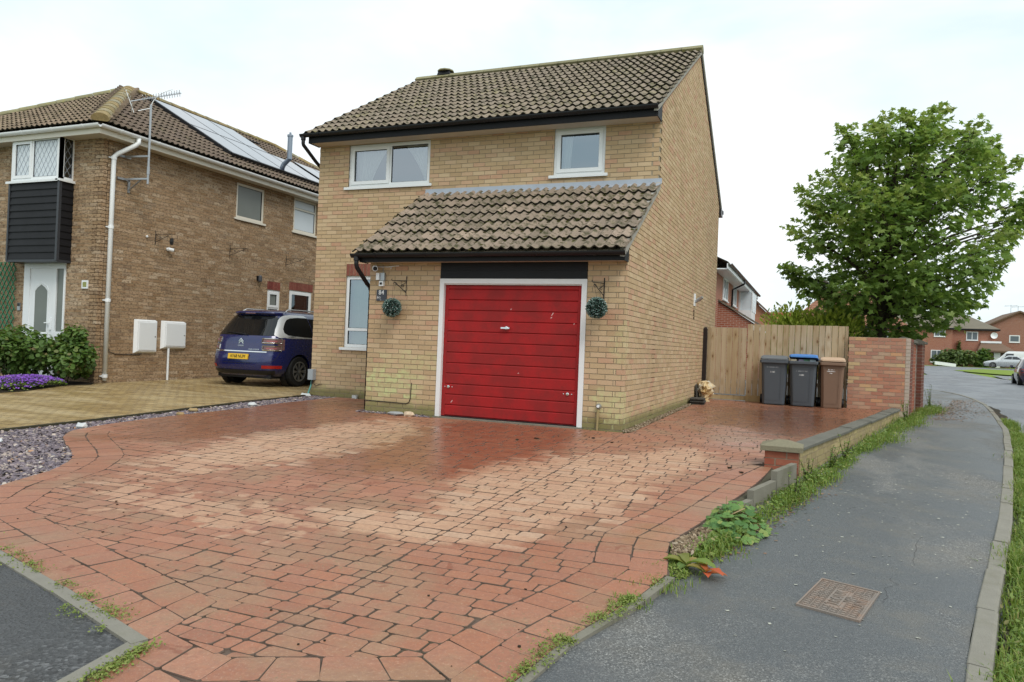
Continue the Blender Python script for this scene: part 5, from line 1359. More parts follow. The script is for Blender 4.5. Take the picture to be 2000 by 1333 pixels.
m = MB(); m.box(BX1-.085, BX1-.03, BYF+.03, BYF+.10, 4.13, 5.03); m.build('corner_post', UPVC, NBH)
# front door with side light
m = MB()
fz = YN-.02
def fb(mm, a, b, c, e, y0=fz, y1=fz+.08): mm.box(a, b, y0, y1, c, e)
fb(m, -13.28, -13.10, .05, 2.445); fb(m, -13.10, -12.03, 2.33, 2.445); fb(m, -12.37, -12.29, .05, 2.33); fb(m, -12.075, -12.03, .05, 2.33); fb(m, -12.29, -12.075, .92, 1.02); fb(m, -12.29, -12.075, .05, .12); m.build('door_frame', UPVC, NBH)
m = MB(); fb(m, -13.10, -12.37, .06, 2.33, fz+.02, fz+.07); door = m.build('front_door', UPVC, NBH)
m = MB()   # glazed panel with an arched head
arch = [(-12.93, 1.0), (-12.55, 1.0), (-12.55, 1.86), (-12.62, 1.93), (-12.74, 2.0), (-12.86, 1.93), (-12.93, 1.86)]
m.poly([(x, fz+.012, z_) for x, z_ in arch]); m.build('door_glass', FROST_D, door)
m = MB(); A2 = [(-12.97, .96), (-12.51, .96), (-12.51, 1.88), (-12.60, 1.97), (-12.74, 2.06), (-12.88, 1.97), (-12.97, 1.88)]
for i in range(7):
    a, b, c, e = arch[i], arch[(i+1) % 7], A2[(i+1) % 7], A2[i]
    m.hexa([(e[0], fz+.019, e[1]), (c[0], fz+.019, c[1]), (b[0], fz+.019, b[1]), (a[0], fz+.019, a[1]), (e[0], fz+.004, e[1]), (c[0], fz+.004, c[1]), (b[0], fz+.008, b[1]), (a[0], fz+.008, a[1])])
m.build('moulding', UPVC, door)
m = MB(); m.box(-12.97, -12.51, fz+.01, fz+.02, .25, .75); m.build('lower_panel', UPVC, door)
m = MB(); m.box(-12.445, -12.405, fz-.004, fz+.02, 1.05, 1.30); m.bar((-12.43, fz-.03, 1.2), (-12.56, fz-.03, 1.195), .02, .02); m.build('handle', UPVC_N, door)
m = MB(); m.poly([(-12.29, fz+.03, 1.02), (-12.075, fz+.03, 1.02), (-12.075, fz+.03, 2.33), (-12.29, fz+.03, 2.33)]); m.poly([(-12.29, fz+.03, .12), (-12.075, fz+.03, .12), (-12.075, fz+.03, .92), (-12.29, fz+.03, .92)]); m.build('side_light', FROST_D, NBH)
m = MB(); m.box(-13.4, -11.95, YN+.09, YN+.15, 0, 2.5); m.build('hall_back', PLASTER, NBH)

# roof: hipped, ridge running back from the street
ex, ey0, ey1, ez = XN+.33, YN-.37, 14.2, 5.17; rx, rz = -14.75, 7.45
pn = (rz-ez)/(ex-rx); ap = math.atan(pn); ln_ = sqrt((ex-rx)**2+(rz-ez)**2); rise = ex-rx
wx = 2*rx-ex
rb_ = MB()
A_, B_, C_, D_ = (ex, ey0, ez), (ex, ey1, ez), (wx, ey1, ez), (wx, ey0, ez); R0, R1 = (rx, ey0+rise, rz), (rx, ey1-rise, rz)
dn = lambda q: (q[0], q[1], q[2]-.012)
rb_.poly([dn(A_), dn(B_), dn(R1), dn(R0)]); rb_.poly([dn(D_), dn(A_), dn(R0)]); rb_.poly([dn(B_), dn(C_), dn(R1)]); rb_.poly([dn(C_), dn(D_), dn(R0), dn(R1)])
nroof = rb_.build('roof', TILE_N, NBH)
g_ = .34; nr_ = int(ln_/g_)+1
vs = Vector((-cos(ap), 0, sin(ap)))       # flank slope (uax = +Y seen from the right is to the right)
hipw = lambda s: (s*cos(ap), (ey1-ey0)-s*cos(ap))
roof_tiles(nroof, (ex+.03, ey0, ez+.0), (0, 1, 0), vs, 12.2, nr_, g_, TILE_N, limit=150, bounds=lambda s: (s*cos(ap)-.12, min(12.2, (ey1-ey0)-s*cos(ap)+.1)), seg=6)
vf = Vector((0, cos(ap), sin(ap)))
roof_tiles(nroof, (wx, ey0-.03, ez), (1, 0, 0), vf, ex-wx, nr_, g_, TILE_NF, limit=150, bounds=lambda s: (max(2.0, s*cos(ap)-.1), (ex-wx)-s*cos(ap)+.12), seg=6)
def ridge_run(a, b, r, mat, step=.42, sg=8):
    a, b = Vector(a), Vector(b); n = max(1, int((b-a).length/step)); t = (b-a).normalized(); sd2 = t.cross(Vector((0, 0, 1))).normalized(); up = sd2.cross(t)
    for k in range(n):
        p, q = a.lerp(b, k/n), a.lerp(b, (k+1)/n)-t*.006; R = []
        for P, rr in ((p, r*1.06), (q, r*.97)):
            R.append([P+sd2*rr*cos(pi*j/sg)*1.05+up*(rr*.8*sin(pi*j/sg)) for j in range(sg+1)]+[P-sd2*rr*.8-up*.03, P+sd2*rr*.8-up*.03])
        m = MB(); m.loft(R); m.build('ridge_tile', mat, nroof)
up3 = Vector((0, 0, .045))
ridge_run(Vector(A_)+up3+Vector((.04, -.04, .0)), Vector(R0)+up3, .15, RIDGE_O)
ridge_run(Vector(D_)+up3, Vector(R0)+up3, .13, RIDGE_M)
ridge_run(Vector(R0)+up3, Vector(R1)+up3, .13, RIDGE_O); ridge_run(Vector(R1)+up3, Vector(B_)+up3, .13, RIDGE_O)
# eaves
m = MB(); m.box(ex-.045, ex-.028, ey0+.03, ey1-.03, ez-.20, ez-.03); m.box(wx, ex-.03, ey0+.028, ey0+.045, ez-.20, ez-.03); m.build('fascia', CREAM, NBH)
m = MB(); m.box(XN-.3, ex-.046, ey0+.046, ey1-.03, ez-.185, ez-.172); m.box(wx, XN-.3, ey0+.046, YN+.2, ez-.185, ez-.172); m.build('soffit', CREAM, NBH)
gutter(NBH, (ex+.03, ey0-.02, ez-.035), (ex+.03, 12.5, ez-.035), (1, 0, 0), UPVC_N, r=.062)
gutter(NBH, (wx, ey0-.03, ez-.035), (ex+.05, ey0-.03, ez-.035), (0, -1, 0), UPVC_N, r=.062)
pipe(NBH, [(ex+.03, 1.40, ez-.09), (ex+.03, 1.40, ez-.18), (ex+.0, 1.36, ez-.24), (XN+.10, 1.14, 4.72), (XN+.06, 1.09, 4.65), (XN+.055, 1.085, 4.5), (XN+.055, 1.085, .06)], .047, UPVC_N, sq=False)
for zz in (4.62, 3.2, 1.7, .15):
    m = MB(); m.tube([(XN+.055, 1.085, zz-.03), (XN+.055, 1.085, zz+.03)], .056, 12); m.bar((XN+.02, 1.0, zz), (XN+.02, 1.17, zz), .03, .025); m.build('pipe_clip', UPVC_N, NBH)
# solar panels on the flank roof
SOLAR = Mat('solar_glass', (.012, .016, .035), .06, 1.0); SOLAR.set('Specular Tint', (.70, .84, 1.0)); SOLAR.set('Coat Weight', .5); SOLAR.set('Coat Roughness', .03); SOLAR = SOLAR.m
nrm_s = Vector((sin(ap), 0, cos(ap)))
def on_roof(y_, s, h): q = Vector((ex, y_, ez))+vs*s+nrm_s*h; return q
def panel(y0, y1, s0, s1, h=.16):
    m = MB(); c = [on_roof(y0, s0, h-.035), on_roof(y1, s0, h-.035), on_roof(y1, s1, h-.035), on_roof(y0, s1, h-.035)]; m.hexa(c+[q+nrm_s*.03 for q in c]); p = m.build('solar_panel', BLACKP, nroof)
    g = MB(); e = .02; c = [on_roof(y0+e, s0+e, h-.001), on_roof(y1-e, s0+e, h-.001), on_roof(y1-e, s1-e, h-.001), on_roof(y0+e, s1-e, h-.001)]; g.poly(c); g.build('panel_glass', SOLAR, p)
for i in range(4):
    for j in range(2):
        if i == 3 and j == 1: continue
        panel(4.72+i*1.01, 4.72+i*1.01+.99, .75+j*1.66, .75+j*1.66+1.63)
for i in range(3): panel(9.05+i*1.01, 9.05+i*1.01+.99, 1.0, 2.63)
m = MB()
for s in (.95, 2.1, 2.6, 3.7): m.bar(on_roof(4.7, s, .10), on_roof(8.6, s, .10), .04, .04, nrm_s)
m.bar(on_roof(4.66, .72, .085), on_roof(4.66, 4.06, .085), .03, .15, nrm_s); m.bar(on_roof(4.66, .70, .085), on_roof(8.72, .70, .085), .03, .15, nrm_s)
m.build('panel_rail', BLACKP, nroof)
fl = on_roof(7.25, 1.35, 0); m = MB(); m.tube([fl, fl+Vector((.12, 0, .18)), fl+Vector((.30, 0, .32)), fl+Vector((.30, 0, .95))], .07, 12); fm = plain('flue_steel', (.25, .29, .34), .35, .5, metal=.6)
m.tube([fl+Vector((.30, 0, .95)), fl+Vector((.30, 0, 1.0))], .085, 12); m.tube([fl+Vector((.30, 0, 1.0)), fl+Vector((.30, 0, 1.07))], .03, 8); m.build('flue', fm, nroof)

# ---- things fixed to the neighbour's house
t = thing('tv_aerial', 'television aerial on a pole bracketed to the brown house eaves', 'aerial', (XN+.5, 1.95, 4.2))
ax, ay = XN+.55, 1.50
for zz, kx in ((4.25, 1), (4.72, 0)):
    m = MB(); m.bar((XN+.012, 1.22, zz), (XN+.012, 1.52, zz), .03, .045); m.bar((XN+.01, 1.38, zz+.0), (ax, ay, zz+.01), .04, .035)
    if kx: m.bar((XN+.012, 1.50, zz-.26), (XN+.012, 1.50, zz), .05, .03, (1, 0, 0)); m.bar((XN+.03, 1.50, zz-.2), (ax-.15, ay-.02, zz), .03, .02)
    m.build('wall_bracket', STEEL, t)
m = MB(); m.tube([(ax, ay, 4.15), (ax, ay, 5.80)], .022, 8); m.build('mast', STEEL, t)
m = MB(); m.tube([(ax, ay, 4.15+.2), (ax, ay, 4.15+.36)], .03, 8); m.build('clamp', STEEL, t)
bd = Vector((.50, .62, .30)).normalized(); bo = Vector((ax-.25, ay-.30, 5.80)); sdv = bd.cross(Vector((0, 0, 1))).normalized(); upv = sdv.cross(bd)
m = MB(); m.bar(bo, bo+bd*1.02, .018, .018); m.build('boom', STEEL, t)
m = MB()
for k in range(15):
    p = bo+bd*(.26+k*.052); 
    for sg in (1, -1): m.bar(p+upv*.012, p+upv*(.012)+sdv*sg*.10+upv*.04, .009, .009); m.bar(p, p-upv*.04+sdv*sg*.10, .009, .009)
m.build('element', STEEL, t)
m = MB()
for sg in (1, -1):
    for k in range(4): m.bar(bo+bd*(.02)+upv*sg*(.05+k*.055)-bd*k*.02-sdv*.20, bo+bd*.02+upv*sg*(.05+k*.055)-bd*k*.02+sdv*.20, .008, .008)
m.bar(bo-upv*.23, bo+upv*.23, .012, .012, sdv); m.build('reflector', UPVC_N, t)
m = MB(); pts = [Vector((ax, ay, 5.75))+bd*(.0+.42*(1-cos(q*pi/2/7)))+Vector((0, 0, .32*sin(q*pi/2/7)-.02)) for q in range(8)]; m.tube([Vector((ax, ay, 5.75))-bd*.25+Vector((0, 0, -.03))]+pts, .009, 6); m.build('cradle', UPVC_N, t)
brl = ('leftmost of the three empty iron brackets, beside the flank camera', 'middle of the three empty iron brackets on the brown flank wall', 'iron bracket over the side door lintel, furthest back of three')
for k, (y_, ln2) in enumerate(((2.25, .40), (4.5, .52), (6.62, .58))):
    bracket(XN, y_, 3.16, (.95, .31, 0), .30, ln2*.85, brl[k], 'iron brackets on the neighbour flank wall')
m = MB(); m.blob((XN+.36, 2.36, 3.08), .045, 8, (1, 1, 2.2), .1); m.tube([(XN+.36, 2.36, 3.25), (XN+.36, 2.36, 3.15)], .003, 5); tag(m.build('hanging_ornament', IRON), 'dark ornament hanging from the leftmost iron bracket', 'ornament')
t = thing('security_camera', 'small white camera on the brown flank wall below a bracket', 'camera', (XN, 2.62, 2.93))
m = MB(); m.tube([(XN, 2.58, 2.95), (XN+.06, 2.60, 2.95)], .035, 10); m.build('mount', UPVC, t)
m = MB(); m.tube([(XN+.05, 2.56, 2.95), (XN+.11, 2.66, 2.93)], .042, 10); m.build('body', UPVC, t)
m = MB(); m.tube([(XN+.11, 2.66, 2.93), (XN+.115, 2.67, 2.928)], .032, 10); m.build('lens', BLACKP, t)
m = MB(); m.lathe((XN, 2.02, 3.15), [(.025, 0), (.028, .02), (0, .04)], 10, axis='x'); tag(m.build('sensor', UPVC), 'tiny white round sensor left of the iron bracket', 'sensor')
t = thing('wall_light', 'small dark wall lamp left of the red lintels', 'wall light', (XN, 5.53, 2.58))
m = MB(); m.box(XN+.0, XN+.03, 5.49, 5.57, 2.54, 2.66); m.build('back_plate', BLACKP, t)
m = MB(); m.lathe((XN+.085, 5.53, 2.50), [(.04, 0), (.05, .03), (.05, .14), (.03, .17), (0, .17)], 10); m.build('lamp_head', plain('dark_grey_lamp', (.06, .065, .075), .4, .4), t)
def meter(y0, y1, z0, z1, dpt, lab):
    t = thing('meter_box', lab, 'meter box', (XN, y0, z0), group='white meter boxes on the brown flank wall')
    m = MB(); m.hexa([(XN+.001, y0, z0), (XN+dpt, y0+.05, z0+.045), (XN+dpt, y1-.01, z0+.045), (XN+.001, y1, z0), (XN+.001, y0, z1), (XN+dpt, y0+.05, z1-.03), (XN+dpt, y1-.01, z1-.03), (XN+.001, y1, z1)]); m.build('box', UPVC_N, t)
    m = MB(); m.hexa([(XN+dpt-.002, y0+.075, z0+.07), (XN+dpt+.012, y0+.08, z0+.075), (XN+dpt+.012, y1-.035, z0+.075), (XN+dpt-.002, y1-.03, z0+.07), (XN+dpt-.002, y0+.075, z1-.055), (XN+dpt+.012, y0+.08, z1-.06), (XN+dpt+.012, y1-.035, z1-.06), (XN+dpt-.002, y1-.03, z1-.055)]); d = m.build('door', UPVC, t)
    m = MB(); m.lathe((XN+dpt+.011, y1-.06, (z0+z1)/2), [(.014, 0), (.012, .006), (0, .006)], 8, axis='x'); m.build('lock', BLACKP, d); return t
meter(1.79, 2.35, .62, 1.35, .065, 'taller white meter box, nearer the downpipe, no pipe below')
tm = meter(2.50, 3.15, .72, 1.35, .08, 'squarer white meter box with a white pipe down to the ground')
m = MB(); m.tube([(XN+.05, 2.69, .74), (XN+.05, 2.69, .02)], .024, 8); m.build('pipe', UPVC, tm)
m = MB(); m.tube([(XN+.06, 1.14, .72), (XN+.012, 1.2, .65), (XN+.012, 1.35, .60), (XN+.012, 1.95, .585), (XN+.012, 2.0, .62)], .007, 6); tag(m.build('cable', BLACKP), 'black cable clipped to the brown wall under the taller meter box', 'cable')
t = thing('number_plate', 'small square number tile by the corner of the brown house', 'house number', (-11.455, YN, 2.0))
m = MB(); m.box(-11.545, -11.37, YN-.02, YN-.001, 1.92, 2.09); m.build('tile', UPVC, t)
m = MB(); m.box(-11.51, -11.405, YN-.024, YN-.0205, 1.955, 2.055); m.build('picture', plain('tile_picture', (.36, .38, .12), .5, .4, var=.8, sc=40), t)
t = thing('doorbell', 'grey and black doorbell left of the white front door', 'doorbell', (-13.4, YN, 1.52))
m = MB(); m.box(-13.445, -13.36, YN-.03, YN-.001, 1.44, 1.60); m.build('body', STEEL, t); m = MB(); m.box(-13.44, -13.365, YN-.034, YN-.0305, 1.53, 1.595); m.build('face', BLACKP, t)
GREENW = plain('green_trellis_paint', (.05, .20, .11), .7, .3)
t = thing('trellis', 'green diamond lattice trellis on the brown front wall', 'trellis', (-14.0, YN, .9))
for sg in (1, -1):
    for k in range(-6, 22):
        u0 = -14.75+k*.135; a = (u0, .85); b = (u0+sg*1.05, 2.47)
        pts = []
        t0, t1 = 0.0, 1.0
        for lim, s2 in ((-14.55, 1), (-13.52, -1)):
            fa, fb2 = (a[0]-lim)*s2, (b[0]-lim)*s2
            if fa < 0 and fb2 < 0: t1 = -1
            elif fa < 0: t0 = max(t0, fa/(fa-fb2))
            elif fb2 < 0: t1 = min(t1, fa/(fa-fb2))
        if t1-t0 < .05: continue
        P = lambda q: (a[0]+(b[0]-a[0])*q, YN-.03-(.012 if sg > 0 else 0), a[1]+(b[1]-a[1])*q)
        m = MB(); m.bar(P(t0), P(t1), .012, .020, (0, 1, 0)); m.build('lath', GREENW, t)
# ================================================================== cars
def car_paint(name, col, flake=.3):
    return plain(name, col, .28, .5, metal=flake, var=.03, Coat_Weight=1.0, Coat_Roughness=.04)
TYRE = plain('tyre_rubber', (.012, .012, .012), .8, .3, var=.3)
ALLOY = plain('dark_alloy', (.30, .305, .31), .35, .5, metal=.8)
ALLOYB = plain('bright_alloy', (.50, .51, .52), .3, .5, metal=.85)
REDL = plain('red_lens', (.38, .012, .012), .15, .5)
DARKL = plain('smoked_lens', (.16, .085, .085), .12, .5)
SILV = plain('silver_trim', (.56, .57, .57), .32, .5, metal=.35)
def lerp_tab(tab, z):
    if z <= tab[0][0]: return tab[0][1]
    for (a, b), (c, d) in zip(tab, tab[1:]):
        if z <= c: return b+(d-b)*(z-a)/(c-a)
    return tab[-1][1]
class CarBody:
    """closed body built from plan outlines stacked in height; W half width, R rear y, F front y"""
    def __init__(s, W, R, F, n=5.5, nf=3.0): s.W, s.R, s.F, s.n, s.nf = W, R, F, n, nf
    def w(s, z): return lerp_tab(s.W, z)
    def r(s, z): return lerp_tab(s.R, z)
    def f(s, z): return lerp_tab(s.F, z)
    def rear(s, x, z, o=0.0):
        yc = 1.6; l = yc-s.r(z); q = min(.999, abs(x)/s.w(z)); return (x, yc-l*(1-q**s.n)**(1/s.n)-o, z)
    def side(s, y, z, sg=1, o=0.0):
        yc = 1.6; l = (yc-s.r(z)) if y < yc else (s.f(z)-yc); n = s.n if y < yc else s.nf
        q = min(.999, abs(y-yc)/l); return (sg*(s.w(z)*(1-q**n)**(1/n)+o), y, z)
    def outline(s, z, N=28):
        pts = []; yc = 1.6; w = s.w(z)
        for k in range(4*N):
            a = 2*pi*k/(4*N); c, d = cos(a), sin(a)
            if d <= 0: n, l = s.n, yc-s.r(z)
            else: n, l = s.nf, s.f(z)-yc
            pts.append((w*(1 if c >= 0 else -1)*abs(c)**(2/n), yc+l*(1 if d >= 0 else -1)*abs(d)**(2/n), z))
        return pts
    def build(s, zs, mat, wheels, rad, parent, cap=.03):
        m = MB(); rings = [s.outline(z) for z in zs]
        top = [((x*.8), 1.6+(y-1.6)*.82, zs[-1]+cap) for x, y, z in rings[-1]]
        top2 = [((x*.4), 1.6+(y-1.6)*.4, zs[-1]+cap*1.3) for x, y, z in rings[-1]]
        m.loft(rings+[top, top2]); o = m.build('body', mat, parent, smooth=True, loc=Vector((0, 0, 0)))
        cm = MB()
        for (x, y) in wheels: cm.lathe((x, y, rad), [(rad+.045, -.16), (rad+.045, .16)], 28, axis='x')
        c = cm.build('cut', mat); c.matrix_world = o.matrix_world
        md = o.modifiers.new('arches', 'BOOLEAN'); md.operation = 'DIFFERENCE'; md.solver = 'EXACT'; md.object = c
        par = o.parent; o.parent = None; o.location = (0, 0, 0)
        bpy.context.view_layer.update()
        dg = bpy.context.evaluated_depsgraph_get(); me = bpy.data.meshes.new_from_object(o.evaluated_get(dg))
        o.modifiers.clear(); o.data = me; bpy.data.objects.remove(c); o.parent = par; o.location = (0, 0, 0)
        try: me.set_sharp_from_angle(angle=radians(32))
        except Exception: pass
        return o
Z0 = Vector((0, 0, 0))
def patch(parent, name, mat, fn, us, vs_, thick=.0, smooth=True):
    m = MB(); R = [[fn(u, v) for u in us] for v in vs_]; m.loft(R, caps=False, closed=False); return m.build(name, mat, parent, smooth=smooth, loc=Z0)
def lin(a, b, n): return [a+(b-a)*i/n for i in range(n+1)]
def wheel(parent, x, y, r, w, alloy, spokes=8, sg=1):
    m = MB(); m.lathe((x-w/2, y, r), [(r*.62, 0), (r*.95, 0), (r, .03), (r, w-.03), (r*.95, w), (r*.62, w), (r*.62, 0)], 28, axis='x', caps=False); wh = m.build('wheel', TYRE, parent, loc=Z0)
    m = MB(); xo = x+sg*(w/2-.012)
    m.lathe((xo-.02, y, r), [(r*.66, .0), (r*.66, .04), (r*.60, .04), (r*.60, 0), (r*.66, 0)], 28, axis='x', caps=False)
    for k in range(spokes):
        a = 2*pi*k/spokes
        for da in (-.10, .10):
            p, q = Vector((xo, y+cos(a)*r*.10, r+sin(a)*r*.10)), Vector((xo, y+cos(a+da)*r*.62, r+sin(a+da)*r*.62)); m.bar(p, q, .022, .016, (1, 0, 0))
    m.lathe((xo-.01, y, r), [(r*.14, 0), (r*.13, .03), (0, .035)], 12, axis='x'); m.build('rim', alloy, wh, loc=Z0)
    m = MB(); m.lathe((xo-.05*sg-.01, y, r), [(r*.61, 0), (r*.61, .01)], 20, axis='x'); m.build('brake_disc', BLACKP, wh, loc=Z0)
    return wh

BLUE = car_paint('deep_blue_paint', (.004, .008, .085), .15)
car = thing('parked_car', 'dark blue people carrier with silver roof arch parked tail out beside the brown house', 'car', (-8.80, 2.40, .035), 0.0)
CB = CarBody(W=[(.22, .78), (.30, .86), (.45, .905), (.72, .915), (.95, .90), (1.06, .885), (1.30, .80), (1.48, .70), (1.57, .63), (1.605, .55)],
             R=[(.22, .12), (.30, .04), (.45, .0), (.62, .012), (.72, .055), (.95, .085), (1.06, .12), (1.30, .30), (1.48, .42), (1.57, .50), (1.605, .58)],
             F=[(.22, 4.35), (.30, 4.5), (.45, 4.58), (.72, 4.5), (.95, 4.2), (1.06, 3.9), (1.30, 3.2), (1.48, 2.75), (1.57, 2.45), (1.605, 2.2)])
wp = [(-.80, .86), (.80, .86), (-.80, 3.70), (.80, 3.70)]
CB.build([.22, .26, .30, .36, .45, .55, .62, .68, .72, .80, .88, .95, 1.0, 1.06, 1.14, 1.22, 1.30, 1.40, 1.48, 1.53, 1.57, 1.605], BLUE, wp, .325, car)
for (x, y) in wp: wheel(car, x+(.005 if x > 0 else -.005), y, .325, .21, ALLOY, 8, 1 if x > 0 else -1)
m = MB(); m.box(-.7, .7, .2, 4.3, .17, .26); m.build('underbody', BLACKP, car, loc=Z0)
for (x, y) in wp: m = MB(); m.lathe((x-.14 if x > 0 else x-.14, y, .325), [(.366, 0), (.366, .15), (.36, .15), (.36, 0), (.366, 0)], 24, axis='x', caps=False); m.build('wheel_arch', BLACKP, car, loc=Z0)
# tailgate glass, spoiler
def rear_fn(o): return lambda u, v: CB.rear(u*CB.w(v), v, o)
patch(car, 'rear_window', GLASS_CAR if False else plain('black_glass', (.008, .009, .010), .04, .6, var=0), rear_fn(.006), lin(-.955, .955, 24), lin(1.07, 1.50, 8))
m = MB(); R = []
for v, o, up_ in ((1.515, .02, 0), (1.525, .13, .02), (1.555, .13, .025), (1.60, .0, .012)): R.append([tuple(Vector(CB.rear(u*CB.w(min(v, 1.59)), min(v, 1.59), o*(1-abs(u)**6*.8)))+Vector((0, 0, up_))) for u in lin(-.93, .93, 16)])
m.loft(R, caps=False, closed=False); m.poly([p for p in R[0]]); m.build('spoiler', BLUE, car, smooth=True, loc=Z0)
m = MB(); m.bar((-.13, CB.rear(0, 1.525)[1]-.137, 1.542), (.13, CB.rear(0, 1.525)[1]-.137, 1.542), .012, .014); m.build('brake_light', plain('dull_red_lens', (.25, .12, .12), .2, .5), car, loc=Z0)
p = [Vector(CB.rear(u*CB.w(z), z, .02)) for u, z in ((-.05, 1.09), (-.35, 1.13), (-.5, 1.125))]; m = MB()
m.tube([Vector(CB.rear(.12, 1.085, .025)), Vector(CB.rear(-.05, 1.10, .03)), Vector(CB.rear(-.44, 1.125, .02))], [.020, .016, .007], 6); m.build('wiper', BLACKP, car, loc=Z0)
# silver C arch round the rear quarter glass, dark side glass
for sg in (1, -1):
    sf = lambda o: (lambda y, z: CB.side(y, z, sg, o))
    r_ = CB.r
    OUT = [(3.0, 1.035), (1.6, 1.033), (.62, 1.032), (.30, 1.035), (r_(1.1)+.085, 1.09), (r_(1.2)+.08, 1.20), (r_(1.3)+.08, 1.30), (r_(1.40)+.085, 1.40), (r_(1.46)+.11, 1.465), (r_(1.50)+.17, 1.51), (.80, 1.535), (1.2, 1.54), (3.0, 1.54)]
    INN = [(3.0, 1.050), (1.6, 1.052), (1.0, 1.062), (r_(1.12)+.36, 1.09), (r_(1.14)+.26, 1.14), (r_(1.2)+.225, 1.22), (r_(1.3)+.20, 1.30), (r_(1.38)+.21, 1.37), (r_(1.42)+.25, 1.425), (r_(1.45)+.34, 1.462), (.98, 1.485), (1.3, 1.49), (3.0, 1.49)]
    m = MB(); m.loft([[CB.side(o[0]+(i[0]-o[0])*q, o[1]+(i[1]-o[1])*q, sg, .014) for q in (0, .25, .5, .75, 1)] for o, i in zip(OUT, INN)], caps=False, closed=False)
    m.build('silver_arch', SILV, car, smooth=True, loc=Z0)
    BLG = plain('tinted_side_glass', (.006, .007, .008), .05, .22, var=0)
    m = MB(); R = []
    for z in lin(1.055, 1.475, 9):
        R.append([CB.side(y, z, sg, .006) for y in lin(CB.r(z)+.16, 1.32, 12)])
    m.loft(R, caps=False, closed=False); m.build('quarter_window', BLG, car, smooth=True, loc=Z0)
    m = MB(); m.loft([[CB.side(y, z, sg, .005) for y in lin(1.35, 2.9-1.2*(z-1.055), 8)] for z in lin(1.055, 1.475, 6)], caps=False, closed=False); m.build('door_window', BLG, car, smooth=True, loc=Z0)
    m = MB(); R = []
    for q in lin(.55, 2.6, 14): R.append((sg*(.565), q, 1.655-.04*abs(q-1.5)**2*.3))
    m.tube([(sg*.585, .74, 1.60)]+R[2:]+[(sg*.58, 2.75, 1.57)], .014, 6); m.build('roof_rail', SILV, car, smooth=True, loc=Z0)
    # tail lamps: dark C of two bright-edged bars wrapping the corner
    m = MB(); m.loft([[CB.rear(sg*u*CB.w(z), z, .008) for u in lin(.62, .95, 10)] for z in (.925, .95, .98, 1.0)], caps=False, closed=False)
    m.loft([[CB.rear(sg*u*CB.w(z), z, .008) for u in lin(.64, .95, 10)] for z in (.775, .80, .83, .85)], caps=False, closed=False)
    m.loft([[CB.rear(sg*u*CB.w(z), z, .008) for u in lin(.89, .95, 5)] for z in lin(.85, .925, 4)], caps=False, closed=False); lamp = m.build('tail_light', DARKL, car, smooth=True, loc=Z0)
    m = MB()
    for (za, zb, u0) in ((.918, 1.008, .60), (.768, .857, .62)):
        L_ = [CB.rear(sg*u*CB.w(za), za, .012) for u in lin(u0, .93, 8)]; U_ = [CB.rear(sg*u*CB.w(zb), zb, .012) for u in lin(u0, .93, 8)]
        m.tube(L_, .013, 5); m.tube(U_, .010, 5); m.tube([L_[0], U_[0]], .012, 5); m.tube([L_[-1], U_[-1]], .012, 5)
    m.build('chrome_edge', CHROME, lamp, loc=Z0)
    m = MB()
    for z in (.955, .805): m.loft([[CB.rear(sg*u*CB.w(z), z+dz, .011) for u in lin(.70, .88, 6)] for dz in (-.016, .016)], caps=False, closed=False)
    m.build('red_element', plain('rose_lens', (.30, .10, .10), .2, .5), lamp, smooth=True, loc=Z0)
    m = MB(); m.loft([[CB.rear(sg*u*CB.w(z), z, .008) for u in lin(.66, .95, 8)] for z in (.385, .45)], caps=False, closed=False); m.build('reflector', REDL, car, smooth=True, loc=Z0)
m = MB(); m.loft([[CB.rear(u*CB.w(z), z, .010) for u in lin(-.97, .97, 24)] for z in (.25, .30, .345)], caps=False, closed=False); m.build('bumper_skirt', BLACKP, car, smooth=True, loc=Z0)
m = MB(); m.loft([[CB.rear(u*CB.w(z), z, .012) for u in lin(-.95, .72, 20)] for z in (.718, .730, .740)], caps=False, closed=False); m.build('chrome_strip', CHROME, car, smooth=True, loc=Z0)
m = MB(); m.loft([[CB.rear(u, z, -.0) for u in lin(-.40-.05*t, .40+.05*t, 10)] for t, z in ((0, .56), (1, .70))], caps=False, closed=False); m.build('plate_recess', BLUE, car, smooth=True, loc=Z0)
YEL = plain('yellow_plate', (.74, .46, .03), .4, .4, var=.03)
ny = CB.rear(0, .62)[1]-.03
m = MB(); m.hexa([(-.26, ny-.002, .565), (.26, ny-.002, .565), (.26, ny+.03, .565), (-.26, ny+.03, .565), (-.26, ny+.012, .676), (.26, ny+.012, .676), (.26, ny+.044, .676), (-.26, ny+.044, .676)]); pl = m.build('number_plate', YEL, car, loc=Z0)
me = text_mesh('AY68 NUM', .095, BLACKP, .001, xs=.88); me.transform(frame_M((0, ny+.001, .620), (1, 0, 0), (0, .126, 1))); link(bpy.data.objects.new('lettering', me), pl, Z0)
m = MB()
for dz in (0, .045):
    yy = CB.rear(0, .93)[1]-.012
    for sg in (1, -1): m.hexa([(0, yy, .905+dz+.03), (sg*.062, yy, .895+dz-.02), (sg*.062, yy+.01, .895+dz-.02), (0, yy+.01, .905+dz+.03), (0, yy, .905+dz+.058), (sg*.062, yy, .895+dz+.006), (sg*.062, yy+.01, .895+dz+.006), (0, yy+.01, .905+dz+.058)])
m.build('badge', CHROME, car, loc=Z0)
me = text_mesh('CITROEN', .036, CHROME, .002); me.transform(frame_M((0, CB.rear(0, .85)[1]-.008, .845), (1, 0, 0), (0, .2, 1))); link(bpy.data.objects.new('lettering', me), car, Z0)
me = text_mesh('C4 SPACETOURER', .034, CHROME, .002); me.transform(frame_M((.36, CB.rear(.36, .765)[1]-.012, .775), (1, .04, 0), (0, .2, 1))); link(bpy.data.objects.new('lettering', me), car, Z0)
